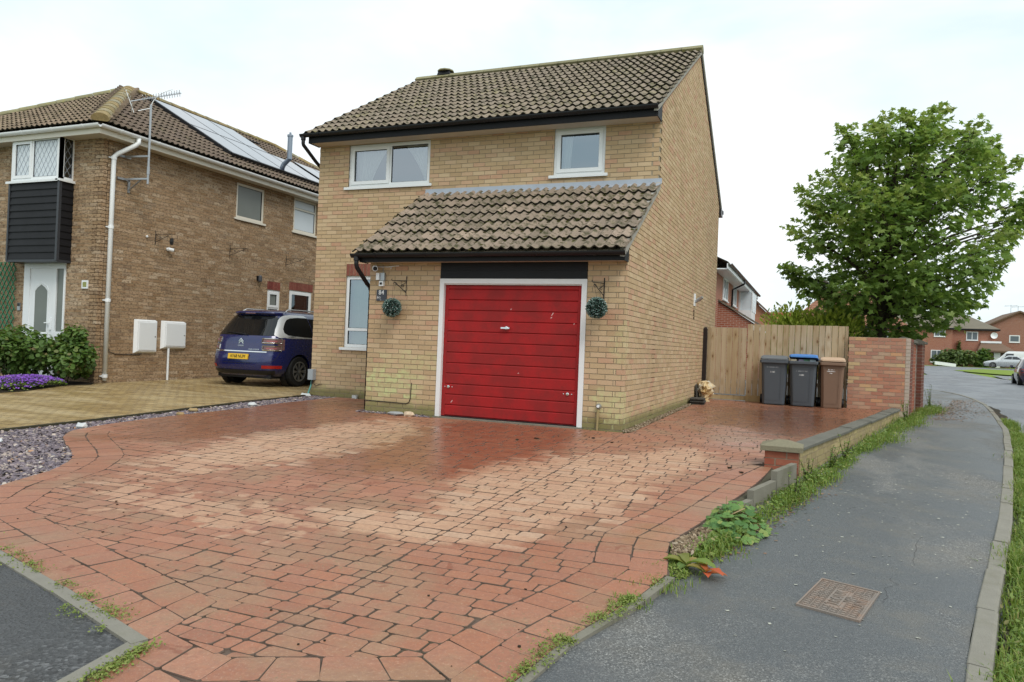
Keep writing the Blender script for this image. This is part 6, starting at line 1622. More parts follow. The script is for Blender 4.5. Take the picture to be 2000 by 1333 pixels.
# seam of the tailgate
for sg in (1, -1):
    m = MB(); m.tube([CB.rear(sg*u*CB.w(z), z, .001) for u, z in ((.93, 1.02), (.935, .9), (.925, .75), (.90, .62), (.85, .54), (.72, .50), (.4, .49), (0, .487))], .005, 5); m.build('panel_gap', BLACKP, car, loc=Z0)

def far_car(label, pos, rz, paint, kind_='saloon', group=None):
    t = thing('parked_car' if kind_ != 'van' else 'parked_van', label, 'van' if kind_ == 'van' else 'car', pos, rz, group)
    if kind_ == 'saloon':
        b = CarBody(W=[(.2, .80), (.45, .88), (.70, .90), (.90, .86), (1.0, .78), (1.35, .62), (1.42, .55)], R=[(.2, .1), (.45, 0), (.9, .05), (.95, .12), (1.0, .55), (1.35, 1.15), (1.42, 1.35)], F=[(.2, 4.4), (.45, 4.55), (.65, 4.5), (.80, 4.0), (.92, 3.2), (1.0, 2.95), (1.35, 2.35), (1.42, 2.2)], n=4, nf=3.2)
        zs = [.2, .3, .45, .55, .65, .7, .8, .86, .92, .95, 1.0, 1.1, 1.2, 1.3, 1.35, 1.42]; wy = (.85, 3.55); g = (1.01, 1.33)
    elif kind_ == 'hatch':
        b = CarBody(W=[(.2, .78), (.45, .86), (.75, .88), (.95, .84), (1.40, .62), (1.50, .52)], R=[(.2, .1), (.45, 0), (.75, .03), (.95, .10), (1.40, .42), (1.5, .6)], F=[(.2, 3.6), (.45, 3.75), (.7, 3.7), (.85, 3.35), (.95, 2.95), (1.40, 2.15), (1.5, 2.0)], n=4.5, nf=3)
        zs = [.2, .3, .45, .6, .75, .85, .95, 1.05, 1.2, 1.3, 1.4, 1.5]; wy = (.70, 3.05); g = (.97, 1.37)
    else:
        b = CarBody(W=[(.2, .9), (.5, .97), (1.1, .97), (1.9, .88), (2.0, .8)], R=[(.2, .05), (.5, 0), (1.9, .05), (2.0, .12)], F=[(.2, 4.9), (.5, 5.0), (.95, 4.85), (1.15, 4.5), (1.85, 3.8), (2.0, 3.6)], n=7, nf=5)
        zs = [.2, .35, .5, .8, 1.0, 1.15, 1.4, 1.6, 1.85, 2.0]; wy = (.9, 4.0); g = (1.2, 1.75)
    wh = [(sx*.76, y) for y in wy for sx in (-1, 1)]
    b.build(zs, paint, wh, .31, t)
    for (x, y) in wh: wheel(t, x, y, .31, .2, ALLOYB, 5, 1 if x > 0 else -1)
    gm = plain('far_car_glass', (.03, .035, .04), .05, .6, var=0)
    y0g = lambda z: b.r(z)+.18; y1g = lambda z: b.f(z)-.22
    for sg in (1, -1):
        if kind_ == 'van': patch(t, 'side_window', gm, lambda u, v: b.side(3.0+(b.f(v)-.2-3.0)*u, v, sg, .006), lin(0, 1, 5), lin(1.2, 1.72, 4)); continue
        for (ua, ub) in ((.02, .5), (.53, .95)): patch(t, 'side_window', gm, lambda u, v: b.side(y0g(v)+(y1g(v)-y0g(v))*u, v, sg, .006), lin(ua, ub, 5), lin(*g, 4))
    fr = lambda u, v: (u*b.w(v)*.82, 1.6+(b.f(v)-1.6)*(1-abs(u*.82)**b.nf)**(1/b.nf)+.008, v)
    patch(t, 'windscreen', gm, fr, lin(-1, 1, 8), lin(g[0]+.01, g[1]-.01, 4)); 
    if kind_ != 'van': patch(t, 'rear_window', gm, lambda u, v: b.rear(u*b.w(v)*.8, v, .008), lin(-1, 1, 8), lin(*g, 4))
    for sg in (1, -1):
        patch(t, 'headlight', CHROME, lambda u, v: (sg*(.5+.28*u)*1.0, 1.6+(b.f(v)-1.6)*(1-((.5+.28*u)/b.w(v))**b.nf)**(1/b.nf)+.008, v), lin(0, 1, 4), (.60, .70))
        patch(t, 'tail_light', REDL, lambda u, v: b.rear(sg*(.62+.2*u), v, .008), lin(0, 1, 4), (.70, .88))
        m = MB(); m.obox((sg*.95, b.f(1.0)-.25 if kind_ != 'van' else 4.0, 1.0 if kind_ != 'van' else 1.3), (.07, 0, 0), (0, .05, 0), (0, 0, .055)); m.build('mirror', paint, t, loc=Z0)
    m = MB(); m.loft([[(u*.55, b.f(z)+.006-.1*u*u, z) for u in lin(-1, 1, 6)] for z in (.34, .52)], caps=False, closed=False); m.build('grille', BLACKP, t, loc=Z0)
    return t
# ================================================================== vegetation
def leaf_star(m, c, u, v, n, s, cup=.18, mi=0):
    """five-lobed maple leaf: u towards the tip, v sideways, n normal"""
    K = [(0, -.05), (.30, -.30), (.62, -.18), (.36, .02), (.70, .34), (.40, .36), (.34, .52), (.16, .50), (0, 1.0)]
    R = [(x, y) for x, y in K]+[(-x, y) for x, y in K[-2:0:-1]]
    b = len(m.v); m.v.append(tuple(c+u*s*.25-n*s*cup*.3))
    for x, y in R: m.v.append(tuple(c+v*(x*s)+u*(y*s)+n*(-(x*x+ (y-.25)**2)*s*cup)))
    k = len(R)
    for i in range(k): m.f.append((b, b+1+i, b+1+(i+1) % k)); m.m.append(mi)
def leaf_oval(m, c, u, v, n, s, wd=.42, mi=0, cup=.12):
    P = [(0, 0), (wd*.8, .25), (wd, .5), (wd*.6, .8), (0, 1), (-wd*.6, .8), (-wd, .5), (-wd*.8, .25)]
    m.poly([tuple(c+v*(x*s)+u*(y*s)-n*(x*x+.4*(y-.4)**2)*s*cup*2) for x, y in P], mi)
def basis(rng, n):
    a = Vector((rng.gauss(0, 1), rng.gauss(0, 1), rng.gauss(0, 1))); u = (a-n*a.dot(n)).normalized(); return u, n.cross(u)

rt = random.Random(21)
# ---- sycamore behind the garden wall: lobes of the crown given in the tree's own frame (a: across the view, h: height, d: depth)
TB = Vector((3.86, 10.6, -.05)); TA = Vector((cos(.386), sin(.386), 0)); TDp = Vector((-sin(.386), cos(.386), 0))
def T(a, h, d): return TB+TA*a+TDp*d+Vector((0, 0, h+.05))
px = lambda x, y, d=0.0: ((x-1715)/79.0, (697-y)/79.0+1.083, d)
lobes = []
for x, y, r in ((1562, 540, .42), (1583, 470, .55), (1608, 385, .55), (1600, 420, .45), (1655, 305, .62), (1640, 270, .35), (1700, 275, .55), (1720, 262, .55), (1790, 262, .55), (1795, 235, .34), (1850, 285, .6), (1868, 268, .4), (1905, 300, .42), (1915, 275, .28), (1905, 365, .65), (1965, 410, .42), (1940, 440, .5), (1915, 480, .5), (1885, 540, .62), (1850, 590, .62), (1780, 615, .6), (1700, 610, .6), (1625, 575, .62), (1585, 560, .5), (1540, 530, .22), (1750, 440, 1.25), (1690, 370, .95), (1820, 390, 1.0), (1655, 460, .95), (1825, 510, .95), (1700, 530, 1.0), (1760, 330, .95), (1760, 560, .85), (1985, 378, .30), (1960, 425, .35), (1640, 620, .3), (1690, 650, .28), (1760, 645, .35)):
    lobes.append((*px(x, y), r))
    if r > .5:
        for d in ((-1.2, 1.2) if r < .9 else (-1.35, 1.35)):
            k = rt.uniform(.75, .95); a, h, _ = px(x, y); lobes.append((a*.82+rt.uniform(-.2, .2), (h-4.2)*.88+4.2+rt.uniform(-.2, .2), d+rt.uniform(-.25, .25), r*k))
tree = thing('sycamore_tree', 'large green sycamore tree behind the tall garden wall', 'tree', TB)
m = MB(); m2 = MB(); m3 = MB()
fork = T(.02, 2.35, 0)
m.tube([T(0, -.15, 0), T(.0, .3, 0), T(.01, 1.2, 0), fork], [.19, .155, .135, .125], 10)
m.tube([fork, T(.05, 3.6, .05), T(.10, 4.8, .0), T(.22, 5.8, .05)], [.12, .09, .06, .025], 8); m.build('trunk', BARK, tree, smooth=True)
for (a, h, d, r) in lobes:
    if r < .33 and rt.random() < .3: continue
    e = Vector(T(a, h, d)); s0 = max(2.0, min(h-.9, 5.0)); st = T(.05*(s0/4), s0 if s0 < 2.4 else s0*.72+.55, .02)
    mid = st.lerp(e, .5)+Vector((rt.uniform(-.15, .15), rt.uniform(-.15, .15), .22))
    m2.tube([st, st.lerp(mid, .5)+Vector((0, 0, .04)), mid, mid.lerp(e, .55)+Vector((0, 0, .05)), e], [.055*min(1, r+.3), .042, .03, .02, .008], 6)
    for k in range(int(3+r*5)):
        q = e+Vector((rt.gauss(0, 1), rt.gauss(0, 1), rt.gauss(.25, .8))).normalized()*r*rt.uniform(.7, 1.1); m2.tube([mid.lerp(e, rt.uniform(.3, 1)), (mid.lerp(e, .8)+q)/2, q], [.013, .009, .004], 4, caps=False)
m2.build('branches', BARK, tree, smooth=True)
crown = MB(); young = MB(); nl = 0
for (a, h, d, r) in lobes:
    c = T(a, h, d); N = int(46+190*r*r)
    for k in range(N):
        n0 = Vector((rt.gauss(0, 1), rt.gauss(0, 1), rt.gauss(0, 1))).normalized()
        rr = r*(rt.random()**.42)*rt.uniform(.85, 1.12); ps = c+Vector((n0.x*rr, n0.y*rr, n0.z*rr*.95))
        nn = (n0*.55+Vector((0, 0, .75))+Vector((rt.gauss(0, .35), rt.gauss(0, .35), 0))).normalized()
        dirv = (Vector((n0.x, n0.y, -.55+rt.uniform(-.3, .3)))+Vector((rt.gauss(0, .5), rt.gauss(0, .5), 0))); u = (dirv-nn*dirv.dot(nn))
        u = u.normalized() if u.length > .1 else basis(rt, nn)[0]; v = nn.cross(u)
        s = rt.uniform(.075, .185); up_ = n0.z > .35 and rr > r*.72 and h > 3.4
        leaf_star(young if (up_ and rt.random() < .5) else crown, ps, u, v, nn, s)
    # upright shoots standing out of the lobe, as on the photograph's outline
    for k in range(int(3+r*7)):
        o_ = (c-T(.05, 4.0, 0)); o_ = o_/max(.5, o_.length); n0 = (o_*.75+Vector((rt.gauss(0, .45), rt.gauss(0, .45), .62))).normalized(); base_ = c+n0*r*.8; L = rt.uniform(.2, .52)*(.6 if h > 5.2 or h < 3.4 else 1)
        for q in range(int(rt.uniform(6, 13))):
            f_ = rt.random(); ps = base_+n0*L*f_+Vector((rt.gauss(0, .07), rt.gauss(0, .07), rt.gauss(0, .04)))*(1.2-f_); nn = (Vector((rt.gauss(0, .6), rt.gauss(0, .6), .8))).normalized(); u, v = basis(rt, nn); u = (u+Vector((0, 0, -.35))).normalized(); v = nn.cross(u).normalized()
            leaf_star(young if h > 3.2 else crown, ps, u, v, nn, rt.uniform(.08, .135))
kind(crown.build('crown', LEAF, tree), 'stuff'); kind(young.build('young_leaves', LEAF_NEW, tree), 'stuff')

def bush(name, label, cat, c, rad, n, size, mat, rng, shape='oval', stems=True, flat=1.0, group=None, lumps=9, base=None):
    c = Vector(c); t = thing(name, label, cat, (c.x, c.y, base if base is not None else c.z-rad[2]), group=group); m = MB(); L = []
    for k in range(lumps):
        a = rng.uniform(0, 2*pi); q = sqrt(rng.random())*.62; L.append((Vector((cos(a)*q*rad[0], sin(a)*q*rad[1], rng.uniform(-.45, .5)*rad[2])), rng.uniform(.38, .6)))
    for k in range(n):
        l, f = L[rng.randrange(lumps)]; n0 = Vector((rng.gauss(0, 1), rng.gauss(0, 1), rng.gauss(0, 1))).normalized(); rr = rng.random()**.4
        ps = c+l+Vector((n0.x*rad[0]*f*rr, n0.y*rad[1]*f*rr, n0.z*rad[2]*f*rr)); nn = (n0*.6+Vector((0, 0, .6))+Vector((rng.gauss(0, .4), rng.gauss(0, .4), rng.gauss(0, .2)))).normalized(); u, v = basis(rng, nn); s = size*rng.uniform(.6, 1.25)
        if shape == 'oval': leaf_oval(m, ps, u, v, nn, s)
        else: leaf_oval(m, ps, (n0*.5+Vector((rng.gauss(0, .5), rng.gauss(0, .5), .8))).normalized(), v, nn, s, .22)
    kind(m.build('foliage', mat, t), 'stuff')
    if stems:
        m = MB(); b = Vector((c.x, c.y, (base if base is not None else c.z-rad[2])-.03))
        for k in range(9):
            l, f = L[k % lumps]; m.tube([b+Vector((rng.uniform(-.12, .12), rng.uniform(-.12, .12), 0)), b.lerp(c+l, .5)+Vector((rng.uniform(-.1, .1), rng.uniform(-.1, .1), 0)), c+l], [.014, .010, .005], 5)
        m.build('stems', BARK, t)
    return t
rb2 = random.Random(8)
bush('shrub', 'leafy rose shrub in front of the white door, right of the other shrub', 'shrub', (-11.32, .33, .62), (.80, .50, .62), 4600, .085, LEAF_S, rb2, base=0.0)
bush('shrub', 'leafy green shrub at the left edge beside the purple flowers', 'shrub', (-12.05, -.12, .56), (.85, .60, .56), 5200, .085, LEAF_S, rb2, base=0.0)
# aubrieta
t = thing('flowering_plant', 'mound of purple aubrieta flowers at the edge of the paved drive', 'flowers', (-10.98, -.75, 0))
mg, mf = MB(), MB()
for k in range(5200):
    x, y_ = rb2.gauss(-10.98, .27), rb2.gauss(-.72, .45)
    q = ((x+10.98)/.52)**2+((y_+.72)/.85)**2
    if q > 1 or x > -10.46-.35*max(0, y_+.75): continue
    h = .20*(1-q)**.6+.02; z = zd(y_)+.02+h*rb2.uniform(.4, 1)
    nn = Vector((rb2.gauss(0, .5), rb2.gauss(-.3, .5), 1)).normalized(); u, v = basis(rb2, nn)
    if rb2.random() < .42+.2*sin(x*7): 
        s = rb2.uniform(.018, .03); c = Vector((x, y_, zd(y_)+.035+h)); mf.poly([tuple(c+(u*cos(a)+v*sin(a))*s*(1 if i % 2 else .45)) for i, a in enumerate(lin(0, 2*pi*7/8, 7))])
    else: leaf_oval(mg, Vector((x, y_, z)), u, v, nn, rb2.uniform(.03, .05))
kind(mg.build('foliage', LEAF_W, t), 'stuff'); kind(mf.build('petals', PURPLE, t), 'stuff')

# ---- hedge behind the fence: yellow-green conifer, and the darker shrubs beside it
bush('conifer_hedge', 'bright yellow-green conifer hedge showing over the fence', 'hedge', (2.25, 10.4, 1.42), (1.25, .7, 1.05), 13000, .12, LEAF_C, rb2, shape='spray', base=.05, lumps=14)
bush('garden_shrub', 'dark shrub low behind the fence between the hedge and the tree', 'shrub', (2.9, 9.6, 1.15), (.5, .5, .85), 2200, .09, leaf_mat('dark_shrub_leaf', [(0, (.025, .045, .018)), (1, (.06, .085, .03))]), rb2, base=.05)

# ---- weeds and grass
def blades(m, c, n, h, spread, rng, lean=.5, w_=.004):
    for k in range(n):
        p = Vector(c)+Vector((rng.gauss(0, spread), rng.gauss(0, spread), 0)); a = rng.uniform(0, 2*pi); d = Vector((cos(a), sin(a), 0)); s2 = Vector((-d.y, d.x, 0))*w_*rng.uniform(.6, 1.4); hh = h*rng.uniform(.4, 1.2); l = lean*rng.uniform(.2, 1.3)
        q = p+d*hh*l*.4+Vector((0, 0, hh*.7)); e = p+d*hh*l+Vector((0, 0, hh*(1-.3*l)))
        m.poly([p-s2, p+s2, q+s2*.75, q-s2*.75]); m.poly([q-s2*.75, q+s2*.75, e])
def along(P, s):
    L = 0
    for a, b in zip(P, P[1:]):
        d = sqrt((a[0]-b[0])**2+(a[1]-b[1])**2)
        if L+d >= s: f = (s-L)/d; return a[0]+(b[0]-a[0])*f, a[1]+(b[1]-a[1])*f
        L += d
    return P[-1]
def plen(P): return sum(sqrt((a[0]-b[0])**2+(a[1]-b[1])**2) for a, b in zip(P, P[1:]))
rw = random.Random(31)
# gutter side of the kerb: grass growing in the channel
KR = [(interp(KL[:18], y)+.16, y) for y in lin(-7.4, 14.5, 40)]
m = MB(); mm = MB(); L = plen(KR); s = 0
while s < L:
    x, y_ = along(KR, s); dens = .62+.42*sin(s*2.1)+.3*sin(s*5.3+1)
    z = zg(y_)+.0
    if y_ < 9.5:
        dens = max(dens, .2)
        wdt = .05+.07*max(0, min(1, dens)); n = int(20+46*max(0, dens))
        if y_ > 3: n = int(n*.6)
        blades(m, (x+.02+wdt*.4, y_, z), n, .08+.07*max(0, dens), wdt*.7, rw, .7, .0038)
        for k in range(int(4+16*max(0, dens))):
            ps = Vector((x+.02+wdt*.4+rw.gauss(0, wdt*.6), y_+rw.uniform(-.05, .05), z+rw.uniform(.02, .08))); nn = Vector((rw.gauss(0, .5), rw.gauss(0, .5), 1)).normalized(); u, v = basis(rw, nn); leaf_oval(mm, ps, u, v, nn, rw.uniform(.02, .045), .3)
    s += .05
kind(tag(m.build('gutter_grass', GRASS), 'grass growing along the road channel beside the kerb', 'grass'), 'stuff'); kind(tag(mm.build('gutter_weeds', LEAF_W), 'small leafy weeds among the channel grass', 'weeds'), 'stuff')
# dirt in the channel
m = MB()
for a, b in zip(KR, KR[1:]): m.hexa([(a[0]-.03, a[1], zg(a[1])-.02), (a[0]+.17, a[1], zg(a[1])-.02), (b[0]+.17, b[1], zg(b[1])-.02), (b[0]-.03, b[1], zg(b[1])-.02), (a[0]-.03, a[1], zg(a[1])+.035), (a[0]+.17+.05*sin(a[1]*3), a[1], zg(a[1])+.002), (b[0]+.17+.05*sin(b[1]*3), b[1], zg(b[1])+.002), (b[0]-.03, b[1], zg(b[1])+.035)])
kind(m.build('channel_soil', SOIL), 'structure')
# foot of the low wall
WF = [(2.30, -1.75), (2.50, -.7), (3.0, 1.75), (3.5, 4.2), (4.15, 7.25), (4.45, 8.5), (4.75, 9.8), (5.0, 11)]
m = MB(); mm = MB(); L = plen(WF); s = 0
while s < L:
    x, y_ = along(WF, s); dn_ = .55+.45*sin(s*1.7+.6)+.35*sin(s*4.1); wd_ = .10+.05*dn_+(.10 if y_ > 2.5 else 0)
    z = zp(y_)
    if y_ > -.9 or dn_ > .3:
        blades(m, (x+.05+wd_*.4, y_, z), int(9+15*max(.1, dn_)), .045+.045*max(0, dn_)+(.04 if y_ > 2 else 0), wd_*.5, rw, .6, .0035)
        for k in range(int(10+28*max(0, dn_))):
            ps = Vector((x+.02+abs(rw.gauss(0, wd_*.7)), y_+rw.uniform(-.05, .05), z+abs(rw.gauss(0, .05)))); nn = Vector((rw.gauss(0, .6), rw.gauss(0, .6), 1)).normalized(); u, v = basis(rw, nn); leaf_oval(mm, ps, u, v, nn, rw.uniform(.018, .045), .28)
    s += .05
kind(tag(m.build('verge_grass', GRASS), 'grass growing along the foot of the low wall', 'grass'), 'stuff'); kind(tag(mm.build('verge_weeds', LEAF_W), 'mixed leafy weeds along the foot of the low wall', 'weeds'), 'stuff')
def stemmy(x, y_, z, h, n, label, mat=LEAF_W, rng=rw, flower=False):
    t = thing('weed', label, 'weed', (x, y_, z)); m, ms = MB(), MB()
    for k in range(n):
        a = rng.uniform(0, 2*pi); tip = Vector((x+cos(a)*h*.28*rng.random(), y_+sin(a)*h*.28*rng.random(), z+h*rng.uniform(.65, 1))); b = Vector((x+rng.gauss(0, .012), y_+rng.gauss(0, .012), z)); ms.tube([b, b.lerp(tip, .5)+Vector((rng.gauss(0, .01), rng.gauss(0, .01), 0)), tip], [.004, .003, .0015], 4)
        for q in range(int(9+h*24)):
            f = rng.uniform(.1, 1); ps = b.lerp(tip, f); nn = Vector((rng.gauss(0, .7), rng.gauss(0, .7), .9)).normalized(); u, v = basis(rng, nn); leaf_oval(m, ps, u, v, nn, rng.uniform(.03, .06)*(1.1-.5*f), .24)
    kind(m.build('leaves', mat, t), 'stuff'); ms.build('stems', DRYST if False else BARK, t); return t
stemmy(2.36, -1.62, zp(-1.6), .28, 5, 'tall leafy weed standing against the corner of the pier')
stemmy(2.27, -2.55, zp(-2.55), .26, 5, 'bright green sprig beside the tallest concrete edging slab')
stemmy(2.78, .25, zp(.25), .36, 5, 'tall thin weed with feathery leaves halfway along the near low wall')
stemmy(2.62, -.55, zp(-.55), .30, 6, 'bushy weed leaning over the pavement near the pier')
stemmy(4.05, 6.2, zp(6.2), .50, 7, 'tallest weed clump where the low wall meets the tall wall')
stemmy(5.0, 10.6, zp(10.6), .62, 6, 'white-flowered weed at the far foot of the tall wall')
# stretch in front of the edging slabs
m = MB(); mm = MB(); EF = [(2.34, -1.95), (2.14, -2.9), (1.95, -3.75), (1.84, -4.4), (1.70, -4.95)]; L = plen(EF); s = 0
while s < L:
    x, y_ = along(EF, s); dn_ = .6+.5*sin(s*3.3)
    blades(m, (x+.02, y_, zp(y_)), int(8+16*max(.1, dn_)), .06+.05*max(0, dn_), .06, rw, .8, .004)
    for k in range(int(10+18*max(0, dn_))):
        ps = Vector((x+rw.gauss(.02, .07), y_+rw.uniform(-.04, .04), zp(y_)+abs(rw.gauss(0, .04)))); nn = Vector((rw.gauss(0, .5), rw.gauss(0, .5), 1)).normalized(); u, v = basis(rw, nn); leaf_oval(mm, ps, u, v, nn, rw.uniform(.018, .045), .3)
    s += .035
kind(tag(m.build('verge_grass', GRASS), 'short grass in front of the stepped concrete edging', 'grass'), 'stuff'); kind(tag(mm.build('verge_weeds', LEAF_W), 'low weeds in front of the stepped concrete edging', 'weeds'), 'stuff')
# mallow with round leaves
t = thing('mallow_plant', 'mallow plant with large round green leaves at the pavement edge', 'plant', (1.86, -4.05, zp(-4.05))); m, ms = MB(), MB()
for k in range(190):
    a = rw.uniform(0, 2*pi); q = sqrt(rw.random()); x, y_ = 1.88+cos(a)*q*.24, -4.02+sin(a)*q*.46; z = zp(y_)+.02+.19*(1-q*q)*rw.uniform(.5, 1.1)
    nn = Vector((cos(a)*q*.5+rw.gauss(0, .25), sin(a)*q*.5-.2+rw.gauss(0, .25), 1)).normalized(); u, v = basis(rw, nn); s = rw.uniform(.018, .046); c = Vector((x, y_, z))
    P = []
    for i in range(14):
        an = -pi*.92+i*2*pi*.92/13; r_ = s*(1+.10*cos(5*an+.3)); P.append(c+(u*cos(an)+v*sin(an))*r_+nn*(.18*s*cos(5*an)*.3-.10*s))
    b = len(m.v); m.v.append(tuple(c)); m.v += [tuple(p_) for p_ in P]
    for i in range(13): m.f.append((b, b+1+i, b+2+i)); m.m.append(0)
    ms.tube([(1.88+rw.gauss(0, .03), -4.02+rw.gauss(0, .05), zp(-4.02)), ((1.88+x)/2, (-4.02+y_)/2, z*.5+zp(y_)*.5+.03), c-nn*.003], .0022, 4, caps=False)
kind(m.build('leaves', LEAF_M, t), 'stuff'); ms.build('stems', DRYST, t)
m = MB(); m.tube([(1.78, -4.15, zp(-4.1)+.02), (1.84, -4.18, zp(-4)+.14), (1.95, -4.08, zp(-4)+.19)], .005, 5); m.tube([(1.8, -3.95, zp(-4)+.02), (1.80, -3.93, zp(-4)+.24)], .004, 5); tag(m.build('dry_stalk', DRYST), 'pale dry stalks sticking out of the mallow plant', 'stalk')
# dock with reddening leaves on the corner of the drive
def dock(cx, cy, n, s0, label, mats):
    t = thing('dock_plant', label, 'plant', (cx, cy, zp(cy)))
    for k in range(n):
        a = k*2.4+rw.uniform(-.3, .3); m = MB(); L_ = s0*rw.uniform(.75, 1.2); d = Vector((cos(a), sin(a), 0)); sd_ = Vector((-d.y, d.x, 0)); R = []
        for f in lin(0, 1, 8):
            wd_ = L_*.24*sin(pi*min(1, f*.93+.07))**.8*(1+.12*sin(f*17+k)); c = Vector((cx, cy, zp(cy)+.012))+d*L_*f+Vector((0, 0, L_*(.55*f-.50*f*f)+.005*k))
            R.append([c-sd_*wd_+Vector((0, 0, wd_*.35)), c-sd_*wd_*.5+Vector((0, 0, wd_*.05)), c, c+sd_*wd_*.5+Vector((0, 0, wd_*.05)), c+sd_*wd_+Vector((0, 0, wd_*.35))])
        m.loft(R, caps=False, closed=False); m.build('leaf', mats[k % len(mats)], t, smooth=True)
    return t
dock(1.70, -5.18, 7, .17, 'dock weed with green and rust-edged leaves on the drive corner', [LEAF_RG, LEAF_RG, LEAF_W])
dock(1.83, -5.28, 7, .115, 'dock weed with bright red leaves lying on the pavement', [LEAF_R, LEAF_RG, LEAF_R])
# moss-like low growth along the edging and in the corner
m = MB(); mm = MB()
for (cx, cy, rx_, ry_, n) in ((1.60, -5.62, .05, .17, 900), (1.52, -5.98, .07, .10, 650), (1.64, -5.30, .10, .14, 700), (1.60, -5.10, .06, .12, 450), (1.74, -4.75, .10, .25, 900)):
    for k in range(n):
        a = rw.uniform(0, 2*pi); q = sqrt(rw.random()); x, y_ = cx+cos(a)*q*rx_, cy+sin(a)*q*ry_; z = zp(y_)+.012+.035*(1-q*q)*rw.random(); nn = Vector((rw.gauss(0, .6), rw.gauss(0, .6), 1)).normalized(); u, v = basis(rw, nn); leaf_oval(mm, Vector((x, y_, z)), u, v, nn, rw.uniform(.010, .022), .3)
    blades(m, (cx, cy, zp(cy)+.01), int(n*.22), .05, ry_*.5, rw, .9, .003)
for P, n in (([(1.27, -7.35), (1.34, -6.63), (1.53, -5.94)], 34), ([(-3.1, -6.56), (-2.2, -6.85), (-.33, -7.42)], 34), ([(-.26, -7.5), (-.19, -7.85)], 18), ([(1.33, -7.35), (1.40, -6.63), (1.57, -6.0)], 9), ([(-3.1, -6.66), (-2.25, -6.95), (-.4, -7.55)], 16)):
    L = plen(P)
    for k in range(n):
        x, y_ = along(P, rw.uniform(0, L)); r_ = rw.uniform(.008, .034)
        for q in range(int(30*r_/.015)):
            nn = Vector((rw.gauss(0, .6), rw.gauss(0, .6), 1)).normalized(); u, v = basis(rw, nn); leaf_oval(mm, Vector((x+rw.gauss(0, r_), y_+rw.gauss(0, r_*1.4), max(zd(y_), zp(y_))+.006+.012*rw.random())), u, v, nn, rw.uniform(.008, .016), .3)
kind(tag(m.build('corner_grass', GRASS), 'tufts of grass at the drive corner and edging', 'grass'), 'stuff')
MOSSL = leaf_mat('moss_green', [(0, (.12, .17, .03)), (.6, (.19, .25, .045)), (1, (.26, .27, .08))], .2)
kind(tag(mm.build('low_moss', MOSSL), 'low mossy growth along the kerbs and the drive corner', 'moss'), 'stuff')
# fallen petals and leaf litter on the pavement
PET = plain('fallen_petal', (.42, .42, .36), .8, .2); LIT = leaf_mat('leaf_litter', [(0, (.14, .06, .03)), (.6, (.24, .12, .06)), (1, (.34, .22, .12))], .1)
m = MB()
for k in range(900):
    y_ = rw.uniform(-6.5, 3.5); x = rw.uniform(2.3, 3.9)+.2*(y_+4)*.9
    if x > interp(KL[:18], y_)-.03 or x < 2.35+.2*(y_+1.6): continue
    if rw.random() > .25+.75*math.exp(-((y_+2.0)/1.6)**2): continue
    a = rw.uniform(0, 6.28); s = rw.uniform(.006, .016); m.poly([(x+cos(a+q)*s*(1.6 if q in (0,) else .7), y_+sin(a+q)*s*.8, zp(y_)+.003+.002*(q > 3)) for q in (0, 1.5, 3.1, 4.6)])
kind(tag(m.build('fallen_petals', PET), 'pale blossom petals scattered on the pavement', 'petals'), 'stuff')
m = MB()
for k in range(1500):
    y_ = rw.uniform(7.5, 15); x = 4.6+.2*(y_-7.3)+abs(rw.gauss(0, .35))
    if rw.random() < .25: x = rw.uniform(4.8, 6.4); y_ = rw.uniform(9, 14.5)
    a = rw.uniform(0, 6.28); s = rw.uniform(.015, .03); m.poly([(x+cos(a+q)*s, y_+sin(a+q)*s*.7, zp(y_)+.004+.01*rw.random()) for q in (0, 1.5, 3.1, 4.6)])
for k in range(420):
    s_ = rw.uniform(0, plen(EF)+4); 
    x, y_ = along(EF+[(2.6, -.9), (3.2, 2)], s_); x += rw.gauss(.12, .07); a = rw.uniform(0, 6.28); s = rw.uniform(.008, .018); m.poly([(x+cos(a+q)*s, y_+sin(a+q)*s*.6, zp(y_)+.004+.006*rw.random()) for q in (0, 1.5, 3.1, 4.6)])
kind(tag(m.build('leaf_litter', LIT), 'brown leaf litter on the pavement edges', 'leaves'), 'stuff')
m = MB(); m.obox((2.52, -1.05, zp(-1)+.03), (.05, .075, .0), (-.025, .02, 0), (0, 0, .006)); tag(m.build('litter_wrapper', UPVC_N), 'white wrapper lying in the weeds at the low wall foot', 'litter')
# crumbs of soil and small stones on the drive
m = MB()
for k in range(160):
    x, y_ = rw.uniform(-4.5, 1.4), rw.uniform(-7.2, -.2); m.blob((x, y_, zd(y_)+.003), rw.uniform(.003, .009), 5, (1.2, 1, .7), .3, rng=rw)
for q in ((-.98, -1.35), (.12, -.95), (-.18, -.75), (1.75, -2.1), (1.62, -1.9), (-.8, -1.15)): m.blob((q[0], q[1], zd(q[1])+.008), .022, 6, (1.3, 1, .5), .35, rng=rw)
kind(tag(m.build('soil_crumbs', SOIL), 'dark crumbs of soil and grit scattered on the drive', 'grit'), 'stuff')

